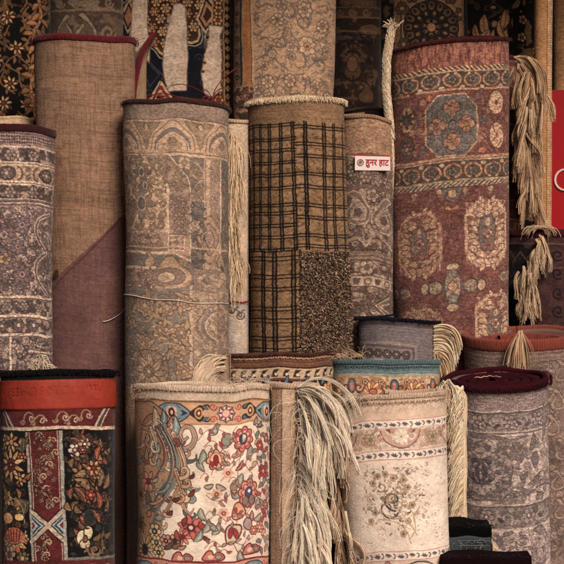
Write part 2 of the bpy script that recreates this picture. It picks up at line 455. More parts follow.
        o = mesh_np(part, np.concatenate([Vo, Vi.reshape(-1, 3)]), np.concatenate(Q + [top]), mat, None,
                    np.concatenate([full.reshape(-1, 3), ci.reshape(-1, 3)]), np.concatenate([uv.reshape(-1, 2), uvi.reshape(-1, 2)]), gain=gain)
        adopt(s.root, o); s.pile = o
        return o
    def binding(s, c, h=5, w=.009, mat=None, name='binding', over=.35, n=620, out=.0035, gain=None, var=.12, th0=-PI, th1=PI, v0=0.0, pw=3.0):
        """rounded edge band over the rim; h in photo px"""
        th = np.linspace(th0, th1, n); arc = np.sign(th) * np.interp(np.abs(th), s.th, s.ar)
        hh = h * s.lpx; m = 18
        a = np.linspace(0, 2 * PI, m, endpoint=False)
        ca, sa = np.cos(a), np.sin(a)
        ex = 2 / pw
        px_ = np.sign(ca) * np.abs(ca) ** ex; py_ = np.sign(sa) * np.abs(sa) ** ex
        r2 = np.random.default_rng(s.seed + 5)
        dr = out - w / 2 + px_ * w / 2
        dv = hh * (1 - over) - hh / 2 + py_ * hh / 2 - 0
        TH = np.repeat(th[:, None], m, 1)
        VV = v0 + dv[None] + s.rimv(arc)[:, None] + (r2.random((n, 1)) - .5) * hh * .05
        DR = dr[None] + (r2.random((n, m)) - .5) * .0012
        V = s.pt(TH, VV, DR)
        V = V.reshape(-1, 3)
        i = np.arange(n - 1)[:, None] * m; j = np.arange(m)[None]; j2 = (j + 1) % m
        Q = np.stack([i + j, i + m + j, i + m + j2, i + j2], -1).reshape(-1, 4)
        cc = C3(c)[None] / 255 * (1 + var * 2 * (r2.random((n * m, 1)) - .5))
        if mat is not M_PLUSH: cc = cc * (1 - .24 * np.clip(np.sin(np.repeat(arc, m) * 2.4 + np.tile(dv, n) / hh * 2.5 + 2 * vnoise(np.repeat(arc, m), np.repeat(arc, m) * 0, 9, 9, s.seed)) - .1, 0, 1))[:, None]
        uv = np.stack([np.repeat(arc * s.k, m), np.tile(dv, n)], -1)
        s.edge = adopt(s.root, mesh_np(name, V, Q, mat or M_FELT, None, np.clip(cc, 0, 1), uv, gain=gain))
        return s.edge
    def core(s, c, turns=3, drop=.004, depth=.10, mat=None, gap=.35, gain=None, name='rolled_core', t0=.93, t1=None, wav=.0):
        """the inner turns of the roll seen at its mouth"""
        t1 = t1 if t1 is not None else max(.25, t0 - turns * .16)
        n = int(90 * turns); th = np.linspace(0, 2 * PI * turns, n); rr = np.linspace(t0, t1, n)
        pitch = (t0 - t1) / turns * s.R0; th_w = pitch * (1 - gap)
        prof = [(0, depth), (0, .004), (.15, .001), (.5, 0), (.85, .001), (1, .004), (1, depth)]
        r2 = np.random.default_rng(s.seed + 9); rows = []
        T, A, Xv, F = (np.array(q) for q in (s.top, s.A, s.Xv, s.F))
        wv = wav * np.sin(th * 1.3 + s.seed) + (r2.random(n) - .5) * .0012
        for q, dz in prof:
            rad = rr * s.R0 - q * th_w
            v = drop + dz + wv + (rad * np.sin(th) / s.k * s.skew * s.lpx if s.skew else 0)
            rows.append(T + (rad * np.sin(th))[:, None] * Xv + (rad * s.ry * np.cos(th))[:, None] * F - v[:, None] * A)
        V = np.stack(rows, 0)
        m = len(prof)
        sh = np.array([.35, .9, 1, 1, 1, .9, .35])[:, None, None]
        cc = np.broadcast_to(C3(c) / 255, (m, n, 3)) * (1 + .25 * (r2.random((m, n, 1)) - .5))
        uv = np.stack([np.broadcast_to(th[None] * s.R0, (m, n)), np.broadcast_to(np.array([p[0] for p in prof])[:, None] * .02, (m, n))], -1)
        return adopt(s.root, mesh_np(name, V.reshape(-1, 3), grid_quads(m, n), mat or M_PLUSH, None, np.clip(cc, 0, 1).reshape(-1, 3), uv.reshape(-1, 2), gain=gain))
    def fuzz(s, n, length, cols, v0, v1, dr, rnd, th=2.0, name='edge_pile', rad=.0007, gain=None, up=0.0):
        L = []
        for k in range(n):
            t = rnd.uniform(-th, th); v = rnd.uniform(v0, v1) + float(s.rimv(np.interp(abs(t), s.th, s.ar) * (1 if t > 0 else -1)))
            p = Vector(s.pt(np.array(t), np.array(v), dr)); o = s.Xv * math.sin(t) + s.F * math.cos(t)
            d = o + Vector((rnd.gauss(0, .5), rnd.gauss(0, .4), up + rnd.gauss(0, .5)))
            d.normalize(); q = p + d * length * rnd.uniform(.5, 1)
            L.append([p, (p + q) / 2 + Vector((0, 0, -.0004)), q + Vector((0, 0, -.001))])
        return tubes(name, L, rad, cols, None, s.root, 3, .25, .5, gain=gain)
    def push(s, p, margin=.003):
        d = p - s.top; v = -d.dot(s.A)
        if v < -.01 or v > s.L: return p
        x, y = d.dot(s.Xv), d.dot(s.F); rr = s.rad(max(v, 0)) + margin; ryy = s.rad(max(v, 0)) * s.ry + margin
        q = math.hypot(x / rr, y / ryy)
        if q >= 1: return p
        # leave through the front
        yy = ryy * math.sqrt(max(0, 1 - min(1, (x / rr) ** 2)))
        return p + s.F * (yy - y)

# ------------------------------------------------------------------ yarn
def lock(path, n, r0, r1, rnd, twist=1.0, prof=.5):
    """a lock of yarn: n strands round one path"""
    P = np.array([tuple(p) for p in path]); m = len(P); out = []
    T = np.gradient(P, axis=0); T /= np.linalg.norm(T, axis=1)[:, None] + 1e-9
    B = np.cross(T, np.array([.2, .9, .3])); B /= np.linalg.norm(B, axis=1)[:, None] + 1e-9; N = np.cross(T, B)
    for k in range(n):
        a0 = rnd.uniform(0, 6.28); q = math.sqrt(rnd.random()); e = rnd.uniform(.75, 1.0); mm = max(3, int(m * e))
        t = np.linspace(0, 1, m)[:mm]; rr = q * (r0 + (r1 - r0) * t) * (1 + .3 * np.sin(t * 6 + a0)); a = a0 + twist * t * 3
        L = P[:mm] + (rr * np.cos(a))[:, None] * B[:mm] + (rr * np.sin(a))[:, None] * N[:mm]
        L = L + np.random.default_rng(int(a0 * 1e6)).normal(0, .0006, L.shape) * t[:, None]
        out.append([Vector(p) for p in L])
    return out
def tubes(name, lines, rad, c, mat=None, parent=None, sides=4, var=.16, taper=.6, gain=1.18, tint=None):
    """every line a thin round yarn; one mesh"""
    V, Q, Cc, UVs = [], [], [], []; off = 0
    r2 = np.random.default_rng(len(lines) + 3)
    for li, L in enumerate(lines):
        P = np.array([tuple(p) for p in L], float); n = len(P)
        if n < 2: continue
        T = np.gradient(P, axis=0); T /= np.linalg.norm(T, axis=1)[:, None] + 1e-12
        ref = np.array([.31, .8, .52]); Bn = np.cross(T, ref); Bn /= np.linalg.norm(Bn, axis=1)[:, None] + 1e-12
        Nn = np.cross(Bn, T)
        r = rad[li] if hasattr(rad, '__len__') else rad
        rr = r * np.linspace(1, taper, n)
        a = np.linspace(0, 2 * PI, sides, endpoint=False)
        ring = P[:, None] + rr[:, None, None] * (np.cos(a)[None, :, None] * Bn[:, None] + np.sin(a)[None, :, None] * Nn[:, None])
        V.append(ring.reshape(-1, 3))
        i = np.arange(n - 1)[:, None] * sides; j = np.arange(sides)[None]; j2 = (j + 1) % sides
        Q.append(np.stack([i + j, i + j2, i + sides + j2, i + sides + j], -1).reshape(-1, 4) + off)
        cc = C3(c if not isinstance(c, list) else c[li % len(c)]) / 255 * (1 + var * 2 * (r2.random() - .5))
        Cc.append(np.clip(np.repeat((cc[None] * (1 + .1 * (r2.random((n, 1)) - .5))), sides, 0), 0, 1))
        UVs.append(np.stack([np.tile(a * r, n), np.repeat(np.arange(n) * .01, sides)], -1))
        off += n * sides
    o = mesh_np(name, np.concatenate(V), np.concatenate(Q), mat or M_YARN, None, np.concatenate(Cc), np.concatenate(UVs), gain=gain)
    if parent is not None: adopt(parent, o)
    return o
def droop(p, d, length, n=9, g=1.0, cn=None, noise=.12, coll=(), stiff=1.0, rnd=random):
    """a yarn that leaves p along d and bends down under its weight"""
    p = Vector(p); d = Vector(d).normalized(); out = [p.copy()]; st = length / n
    w = Vector((rnd.gauss(0, 1), rnd.gauss(0, 1), rnd.gauss(0, .5))) * noise
    if cn is not None: w = w * .5 + cn
    for i in range(n):
        t = (i + 1) / n
        d = (d + Vector((0, 0, -1)) * g * (t ** stiff) * .5 + w * math.sin(t * 5 + w.x * 30) * .6 + Vector((rnd.gauss(0, 1), rnd.gauss(0, 1), rnd.gauss(0, 1))) * noise * .25).normalized()
        p = p + d * st
        for c in coll: p = c.push(p)
        out.append(p.copy())
    return out
# =================================================================== the woven pictures (colours as seen, back row shade included in them, 0-255 sRGB)
INK = (34, 27, 25)

def pat_floral_cream(r):                              # cream rug with flowers, front middle
    c = r.cv; U = r.U
    cream, ink, red, pink, grey, blue, sal, gold, grn = (226, 202, 178), (52, 38, 36), (126, 44, 44), (205, 128, 110), (128, 126, 112), (112, 138, 146), (206, 142, 102), (196, 150, 84), (104, 106, 86)
    navy = (40, 42, 58); brown = (164, 122, 82)
    c.hb(380, 401, (206, 180, 152))
    c.dots(390.5, 2.6, .65, (140, 105, 80)); c.dots(396, 3.4, .3, (190, 160, 130))
    c.hb(400, 402, (120, 84, 48)); c.hb(402, 424, (196, 146, 108)); c.hb(422.6, 424.2, (168, 122, 70)); c.hb(402, 402.8, (178, 134, 84))
    # border
    def cart(x, y=412.5):
        q = [(x - 19, y), (x - 10, y - 8), (x, y - 9.5), (x + 10, y - 8), (x + 19, y), (x + 10, y + 8), (x, y + 9.5), (x - 10, y + 8)]
        c.poly(cat(q, 4, True), blue, ink, 1.1)
        c.flower(x, y, 7.2, 4, (222, 160, 118), None, None, rot=PI / 4); c.ell(x, y, 3.4, 4.6, (70, 26, 30), ink, .8); c.ell(x, y, 1.6, 2.4, (226, 180, 140))
        for d in (-1, 1):
            c.poly([(x + d * 10, y - 3), (x + d * 16, y), (x + d * 10, y + 3), (x + d * 12, y)], navy, ink, .7)
            c.stroke([(x + d * 6, y - 7.5), (x + d * 9, y - 5)], .8, (60, 84, 96)); c.stroke([(x + d * 6, y + 7.5), (x + d * 9, y + 5)], .8, (60, 84, 96))
    def star(x, y=412.5):
        t = np.linspace(0, 2 * PI, 32, endpoint=False)
        rr = np.where(np.arange(32) % 4 == 0, 9.2, np.where(np.arange(32) % 4 == 2, 7.2, 8))
        c.poly(np.stack([x + rr * np.cos(t), y + rr * np.sin(t)], 1), (196, 196, 186), ink, .9)
        for k in range(8):
            a = k * PI / 4; c.leaf(x + 4 * math.cos(a), y + 4 * math.sin(a), a, 4.3, 2.4, red, None)
        c.ell(x, y, 4.1, 4.1, (214, 160, 140), (150, 60, 60), .9)
        for dx in (-13, 13):
            for dy in (-6.5, 6.5):
                c.scroll(x + dx, y + dy, 3.9, (168, 70, 62), 1.3, 1.2, PI * (dx > 0), 1 if dx * dy > 0 else -1)
    def dark(x, y=412.5, d=1):
        c.poly(cat([(x - d * 9, y), (x - d * 3, y - 5.5), (x + d * 2, y - 8.5), (x + d * 6, y - 4), (x + d * 4, y), (x + d * 6, y + 4), (x + d * 2, y + 8.5), (x - d * 3, y + 5.5)], 3, True), ink, None)
        c.ell(x + d * .5, y, 4.4, 6, gold, None); c.ell(x + d * .5, y, 2.5, 3.6, red, ink, .7); c.ell(x + d * .5, y, 1, 1.6, (230, 200, 160))
        for e in (-1, 1):
            c.scroll(x + d * 7.5, y + e * 5.5, 3.4, navy, 1.5, 1.0, 0, d * e)
            c.leaf(x + d * 4, y + e * 7.5, -e * .6 if d > 0 else PI + e * .6, 7, 3, (82, 104, 110), ink, None, None, 0, .6)
    ph = U(225, 412)
    base_seq = [(-104, 'c'), (-54, 'c2'), (-27, 'd'), (0, 's'), (27, 'e'), (52, 'c2'), (80, 'd'), (106, 's')]
    for off, kd in base_seq:
        x = ph + off
        if kd == 's': star(x)
        elif kd == 'd': dark(x, d=1)
        elif kd == 'e': dark(x, d=-1)
        else: cart(x)
    for x0 in (ph - 80, ph - 130): dark(x0, d=-1)
    # left acanthus ground
    bx = [(-300, 402), (U(150), 403), (U(166), 414), (U(176), 432), (U(181), 452), (U(178), 474), (U(168), 492), (U(159), 512), (U(156), 530), (U(148), 548), (U(146), 566), (-300, 566)]
    c.poly(cat(bx[1:-1], 5).tolist() + [(-300, 566), (-300, 402)], brown, ink, 1.0)
    L = lambda x, y, a, l, w, f, v=None, b=.25, o=ink: c.leaf(U(x, y), y, a, l, w, f, o, v, None, b, .9)
    xy = lambda pts: [(U(p[0], p[1]), p[1]) for p in pts]
    # upper-left curl of the acanthus
    c.stroke(cat(xy([(140, 446), (141, 430), (148, 420), (158, 419), (167, 427), (172, 440)]), 6), 7.5, ink)
    c.stroke(cat(xy([(140, 446), (141, 430), (148, 420), (158, 419), (167, 427), (172, 440)]), 6), 5.6, (150, 98, 74))
    c.stroke(cat(xy([(141, 444), (143, 431), (150, 423), (158, 422), (165, 429), (170, 440)]), 6), 1.0, (206, 178, 150))
    c.scroll(U(145), 440, 6, ink, 1.5, 1.1, PI / 2, -1); c.ell(U(144), 441, 2.4, 3.4, navy, (196, 160, 120), .8)
    for (x, y, a, l, w, f) in [(157, 425, -.9, 16, 7, (126, 74, 58)), (160, 430, -1.4, 20, 8, (98, 118, 124)), (166, 432, -1.2, 17, 7, (170, 112, 84)), (158, 437, -1.7, 14, 7, (168, 150, 128)),
                               (170, 440, -1.35, 26, 9, (120, 142, 148)), (165, 448, -1.9, 20, 9, (196, 140, 96)), (160, 456, -2.3, 16, 8, (112, 132, 140)), (171, 462, -1.9, 24, 8, (206, 150, 104)),
                               (152, 434, -1.5, 26, 11, (176, 150, 116)), (150, 452, -1.3, 20, 9, (200, 176, 144)), (146, 462, -1.1, 22, 8, (118, 92, 62)), (141, 470, -1.3, 22, 7, (158, 120, 80))]:
        L(x, y, a, l, w, f, None if w < 8 else (230, 205, 175), .35)
    c.stroke(cat(xy([(150, 424), (160, 436), (168, 440), (171, 452), (168, 468)]), 6), 1.1, (216, 196, 172))
    # C-shaped curl on the cream
    q = xy([(181, 448), (187, 449), (193, 444), (195, 435), (191, 427), (184, 427), (181, 434), (184, 440), (188, 437)])
    c.stroke(cat(q, 6), (7.0, 3.0), ink); c.stroke(cat(q, 6), (5.4, 1.8), (186, 140, 112)); c.stroke(cat(q[:6], 6), (1.6, .8), (128, 128, 120))
    c.ell(U(178), 443, 4, 5, (200, 150, 130), ink); c.ell(U(176), 441, 2, 2.4, (150, 60, 60))
    # acanthus plume: fine curled fronds sweeping off two long stems
    BL, NV, OR, PE, RD, WH, TN_ = (124, 138, 134), (84, 92, 98), (190, 136, 94), (206, 164, 126), (136, 66, 56), (204, 184, 158), (160, 120, 82)
    def frond(P, wd, f):
        Q = cat(xy(P), 6); c.stroke(Q, (wd + 1.3, 1.5), ink); c.stroke(Q, (wd, .6), f)
    def curl(x, y, a, L_, bend, wd, f):                  # a frond leaving (x, y) along a and curling in
        L_ *= c.rand.uniform(.65, 1.3); bend *= c.rand.uniform(.5, 1.5); a += c.rand.gauss(0, .18)
        P = [(x, y)]; n = 7
        for i in range(n):
            a += bend / n * (1 + i * .5); x += L_ / n * math.cos(a) * (1 - .06 * i); y += L_ / n * math.sin(a) * (1 - .06 * i); P.append((x, y))
        Q = [(U(q[0], q[1]), q[1]) for q in P]; c.stroke(cat(Q, 4), (wd + 1.4, 1.7), ink); c.stroke(cat(Q, 4), (wd, .8), f)
    stem1 = cat([(158, 421), (167, 430), (173, 444), (177, 460), (176, 476), (168, 494), (160, 510), (157, 524), (163, 530)], 8)
    stem2 = cat([(172, 436), (179, 452), (183, 468), (185, 482), (188, 498), (186, 512)], 8)
    stem3 = cat([(152, 424), (146, 438), (142, 456), (142, 474), (147, 492), (150, 506)], 8)
    for st, cl_, cr_ in ((stem3, [TN_, (186, 150, 112), BL], [(206, 176, 140), TN_, RD]), (stem2, [OR, PE, RD, PE], [BL, NV, OR, BL]), (stem1, [BL, PE, NV, BL, WH], [OR, PE, RD, OR])):
        T_ = np.gradient(st, axis=0)
        for i in range(len(st) - 2, 1, -7):
            a_ = math.atan2(T_[i][1], T_[i][0]); t_ = i / len(st)
            if st is not stem2 or i % 2 == 0: curl(st[i][0], st[i][1], a_ + .55, 21 - 5 * t_, 1.4, 4.8 - t_, cl_[(i // 7) % len(cl_)])
            curl(st[i][0], st[i][1], a_ - .55, 21 - 5 * t_, -1.3 if i % 4 else -2.2, 4.8 - t_, cr_[(i // 7) % len(cr_)])
        Q = np.array([(U(q[0], q[1]), q[1]) for q in st]); c.stroke(Q, (3.0, 1.8), ink); c.stroke(Q, (1.4, .6), OR if st is not stem1 else PE)
    for P_, wd_, f_ in [([(165, 426), (175, 446), (179, 464), (176, 482), (166, 498), (157, 514), (152, 530)], 4.4, BL), ([(169, 430), (179, 448), (183, 466), (181, 484), (173, 500), (164, 520), (160, 532)], 4.4, OR), ([(160, 428), (170, 446), (173, 464), (169, 482), (159, 496), (152, 512)], 3.6, NV), ([(174, 434), (183, 452), (187, 470), (191, 486), (197, 488)], 5.2, PE), ([(156, 430), (164, 446), (165, 462), (158, 476), (151, 488)], 3.6, RD), ([(150, 430), (156, 446), (157, 460), (150, 474)], 3.4, WH), ([(177, 470), (183, 488), (184, 504), (190, 514), (194, 508)], 4.6, OR)]:
        frond(P_, wd_, f_); frond([(p_[0] + 1.3, p_[1] + 1) for p_ in P_[:-1]], .9, (216, 192, 162))
    for x, y, a_, l_, bd, f in [(182, 478, .2, 24, -2.6, PE), (184, 486, .4, 22, -2.4, OR), (186, 500, .3, 20, -2.8, PE), (176, 500, .6, 22, -2.8, OR), (166, 516, .7, 20, -2.9, PE), (158, 520, 1.0, 18, -2.6, BL), (170, 486, 1.9, 22, 1.0, BL), (163, 500, 1.9, 18, .9, OR), (176, 440, .2, 12, 1.6, RD), (160, 462, 2.0, 20, -2.0, BL), (152, 444, 1.8, 22, -1.5, WH), (150, 462, 1.6, 20, -1.8, (190, 156, 120))]:
        curl(x, y, a_, l_, bd, 3.6, f)
    for x, y, a, l, w, f in [(173, 500, -.3, 9, 4, (112, 30, 34)), (189, 496, -.9, 9, 4, red), (168, 516, -.7, 8, 3.6, red), (190, 478, -.8, 7, 3, red)]:
        L(x, y, a, l, w, f)
    # flowers on the brown ground
    c.daisy(U(147), 484, 12, 6, (202, 118, 92), ink, (96, 40, 30)); c.daisy(U(138), 498, 8, 6, (170, 96, 76), ink, (60, 30, 26))
    L(152, 484, -.5, 10, 5, (150, 150, 136)); L(147, 508, -1.6, 14, 9, (92, 88, 70)); c.flower(U(148), 517, 4, 5, (196, 110, 84), ink)
    c.daisy(U(143), 553, 17, 11, (206, 168, 96), ink, ink, c2=(196, 150, 110)); c.ell(U(143), 553, 5.6, 6.2, (30, 24, 26), (150, 110, 60), .8)
    for x, y, rr in [(154, 534, 6), (156, 545, 5.5), (158, 555, 5)]:
        c.flower(U(x), y, rr + 2, 6, (212, 176, 110), ink, (40, 40, 52), (150, 160, 170))
    c.daisy(U(138), 528, 10, 7, (130, 92, 60), ink, (90, 50, 34))
    c.daisy(U(191), 527, 13.5, 6, (196, 96, 84), (110, 26, 30), (60, 34, 40), .3, .62, 1.0); c.ell(U(191), 527, 2.2, 2.2, (214, 190, 160))
    c.daisy(U(183), 537, 9, 7, (204, 130, 108), (120, 36, 36), (112, 34, 40)); c.flower(U(175), 541, 6.5, 6, (206, 150, 120), ink, (66, 30, 38)); c.flower(U(166), 542, 7, 6, (196, 128, 104), ink, (60, 34, 44), (196, 160, 140))
    for x, y, a, l, w, f in [(178, 530, 1.3, 12, 5, (150, 70, 50)), (172, 548, -.5, 12, 5, (126, 88, 60)), (178, 548, -.3, 10, 4, (190, 120, 90)), (165, 551, -.8, 16, 5, (86, 76, 62)), (203, 535, .5, 8, 4, red), (188, 517, 1.9, 10, 5, red), (199, 521, .8, 10, 6, (160, 44, 44))]:
        L(x, y, a, l, w, f)
    # stems on the cream
    for q in [[(225, 440), (221, 449), (216, 456), (211, 474)], [(227, 441), (233, 440), (242, 444)], [(242, 448), (236, 470), (238, 486), (246, 494)], [(246, 500), (240, 512), (236, 518), (232, 530), (226, 543), (215, 546)], [(244, 512), (252, 500), (258, 480), (256, 450), (252, 434)], [(232, 543), (236, 552), (240, 548), (244, 540)], [(220, 480), (226, 472)], [(207, 492), (215, 493)], [(226, 472), (234, 462), (240, 458)]]:
        c.stroke(cat(xy(q), 6), .8, (150, 84, 74))
    gl = (138, 140, 124)
    for x, y, a, l, w in [(199.5, 457, 1.25, 15, 6.5), (208.5, 434, -.95, 14, 6.5), (199, 463, -1.3, 15, 7), (200, 507, 1.15, 15, 7), (194, 541, -1.0, 15, 6.5), (203, 532, -1.2, 15, 7), (211.5, 534, -1.1, 15, 6.5), (237, 551, 1.1, 16, 7), (240, 474, 1.6, 16, 8.5), (206, 552, .3, 8, 4)]:
        L(x, y, a, l, w, gl, (86, 92, 84), .3, (70, 66, 62))
        c.leaf(U(x, y) + .6, y + .4, a, l * .86, w * .36, (176, 172, 150), None, None, None, .3)
    for x, y, a, l, w, f in [(215, 483, .5, 11, 6, gl), (204, 486, -.3, 9, 5, gl), (210, 522, .8, 11, 6, gl), (230, 489, .6, 14, 8, gl), (229, 491, -.9, 9, 5, (156, 120, 100)), (235, 480, 1.7, 15, 8, (150, 132, 104)), (245, 526, -1.2, 13, 7, (150, 96, 92)), (232, 458, -1.0, 16, 7, (168, 130, 90)), (246, 462, -1.5, 17, 8, (134, 138, 128)), (234, 470, -.8, 12, 5, (150, 60, 56)), (252, 512, -1.2, 12, 6, gl), (251, 524, -.6, 12, 6, gl), (260, 520, -1.9, 18, 6, (180, 130, 100))]:
        L(x, y, a, l, w, f, (196, 180, 150), .3, (90, 44, 44))
    def big(x, y, rr, sy, f1, ctr, ctr2):
        X = U(x, y)
        c.flower(X, y, rr, 8, f1, (112, 28, 34), None, None, .2, .6, None, sy, 1.2, .28)
        c.flower(X, y, rr * .72, 8, (214, 150, 128), (136, 36, 40), None, None, .2, .6, None, sy, .9, .3)
        c.ell(X, y, rr * .42, rr * .46 * sy, (120, 26, 34), None); c.ell(X - .3, y - rr * .08, rr * .34, rr * .36 * sy, ctr, navy, .8); c.ell(X + .5, y - rr * .16, rr * .15, rr * .16, ctr2)
    big(242, 440, 11.6, 1.1, (196, 112, 98), (120, 132, 140), (214, 216, 210)); c.ell(U(239.5), 439, 2.2, 4, (56, 50, 60)); c.ell(U(242), 439, 1.2, 2, (216, 170, 90))
    big(246, 495, 11.6, 1.25, (206, 140, 112), (74, 76, 106), (226, 226, 226)); c.ell(U(243), 503, 3.4, 4.6, (118, 124, 110), red, .9); c.ell(U(249), 503, 3.2, 5, (128, 122, 110), red, .9)
    # buds
    c.ell(U(226), 439, 5.2, 7, (138, 136, 120), red, 1.2, .4); c.leaf(U(222), 447, -2.1, 8, 4, (150, 50, 50), None); c.leaf(U(229), 434, .2, 5, 3, (190, 160, 120), None)
    c.flower(U(215), 459, 9.4, 7, (206, 152, 122), (104, 34, 38), None, None, .3, .7, None, 1.15, 1.1, .3); c.ell(U(215), 459.5, 5.8, 7.6, (222, 182, 126), (160, 60, 54), .9); c.ell(U(215), 459.5, 2.6, 5.6, (140, 30, 38), (70, 20, 30), .7)
    c.leaf(U(212), 468, -1.9, 9, 4, (150, 40, 44), None); c.leaf(U(216), 469, -1.3, 8, 4, (206, 150, 130), red)
    for x, y in [(226.5, 472), (215.5, 493), (222.5, 512.5)]:
        c.flower(U(x), y, 5.8, 6, (218, 158, 128), None, (106, 44, 44), (214, 168, 120), sharp=.7)
    c.poly(cat(xy([(232, 506), (236, 502), (241, 508), (243, 514), (238, 519), (231, 517)]), 4, True), (206, 152, 112), (112, 34, 36), 1.3); c.leaf(U(236), 513, .8, 8, 4.5, (150, 120, 90), (112, 34, 36)); c.leaf(U(234), 506, 1.4, 7, 4, (160, 52, 48), None)
    c.poly(cat(xy([(225, 542), (224, 531), (228, 524), (234, 524), (239, 527), (237, 536), (231, 543)]), 4, True), (198, 178, 142), (96, 36, 38), 1.5)
    c.ell(U(229), 532, 2.6, 6, (146, 36, 44), (84, 30, 36), .7, .2); c.ell(U(234), 533, 2.2, 6, (152, 44, 50), (84, 30, 36), .7, -.3); c.leaf(U(226), 543, 2.6, 7, 3, red, None)
    c.poly(cat(xy([(243, 520), (248, 522), (249, 530), (251, 534), (245, 532), (241, 527)]), 4, True), (140, 140, 134), (120, 34, 40), 1.2); c.leaf(U(245), 529, -1.0, 6, 3, (190, 100, 90), None)
    for x, y in [(208, 446), (236, 456), (224, 452), (204, 474), (221, 500), (231, 478), (209, 512), (240, 532), (218, 526), (204, 520), (228, 520), (212, 546), (222, 550)]:
        c.stroke(bez((U(x) - 4, y + 3), (U(x) - 2, y - 3), (U(x) + 3, y - 3), (U(x) + 4, y + 2), 8), .8, (150, 100, 86)); c.leaf(U(x) + 3, y + 1, c.rand.uniform(-2, 2), 6, 2.8, c.rand.choice([gl, (172, 84, 72), (150, 130, 108)]), (96, 60, 56), None, None, .3, .6)
    for q in [[(204, 446), (212, 440), (220, 446), (226, 456), (222, 468)], [(236, 426), (231, 434), (236, 452), (230, 462), (222, 466)], [(250, 452), (244, 466), (250, 478), (246, 488)], [(206, 494), (214, 500), (224, 498), (232, 488), (240, 484)], [(208, 520), (216, 514), (226, 520), (232, 512), (242, 516), (250, 508)], [(204, 548), (212, 540), (222, 546), (230, 540), (240, 546), (250, 540)], [(198, 440), (206, 430), (216, 428), (226, 432)]]:
        c.vine(xy(q), .8, (140, 92, 78), [gl, (164, 74, 66), (156, 134, 110), (196, 136, 112)], 7, 6, 2.8, (100, 62, 58))
    # dense right edge
    c.vine([(U(252), 426), (U(259), 440), (U(255), 462), (U(261), 484), (U(257), 506), (U(262), 530), (U(256), 552)], 1.0, (130, 60, 60), [gl, (156, 110, 96), (172, 60, 58), (190, 150, 120), (110, 118, 110)], 4.2, 9, 4.6, (92, 50, 50))
    c.vine([(U(264), 426), (U(265.5), 450), (U(262), 470), (U(266), 500), (U(263), 530), (U(266), 556)], 1.0, (130, 60, 60), [gl, (166, 60, 58), (196, 130, 110), (120, 126, 120)], 4, 9, 5, (84, 46, 46))
    for x, y, rr, f in [(258, 448, 5, (186, 60, 60)), (261, 474, 6, (178, 54, 56)), (264, 440, 5, (160, 46, 50)), (257, 531, 6, (206, 140, 110)), (263, 508, 5, (190, 120, 90)), (251, 534, 5, (196, 110, 90))]:
        c.flower(U(x), y, rr, 6, f, (90, 30, 36), (212, 170, 130))
    for x, y, a, l, w in [(252, 428, -1.2, 10, 5), (256, 430, -1.0, 9, 4), (250, 548, 1.7, 9, 4)]: L(x, y, a, l, w, gl, (84, 90, 80))
    # bottom flowers and border
    for x, y, s_ in [(213, 556, 1.0), (249, 553, 1), (183, 558, .8)]:
        X = U(x, y); f = (196, 110, 92)
        c.poly(cat([(X - 11, y + 3), (X - 7, y - 5), (X - 2, y - 6), (X, y - 2), (X + 4, y - 5), (X + 10, y - 2), (X + 9, y + 3), (X, y + 4)], 4, True), f, (100, 30, 34), 1.3); c.ell(X + 5, y, 3.4, 2.6, gl, (100, 30, 34), .8); c.ell(X - 3, y, 3, 2.4, (222, 176, 140), None)
    c.hb(560.6, 562.6, (122, 30, 34)); c.hb(562.6, 590, (206, 138, 110))
    c.rep(30, lambda x, k: (cart(x, 574) if k % 2 else star(x, 574)), ph=ph)
    return c.finish(.05, .05, .02, mott=.02, fleck=.035)

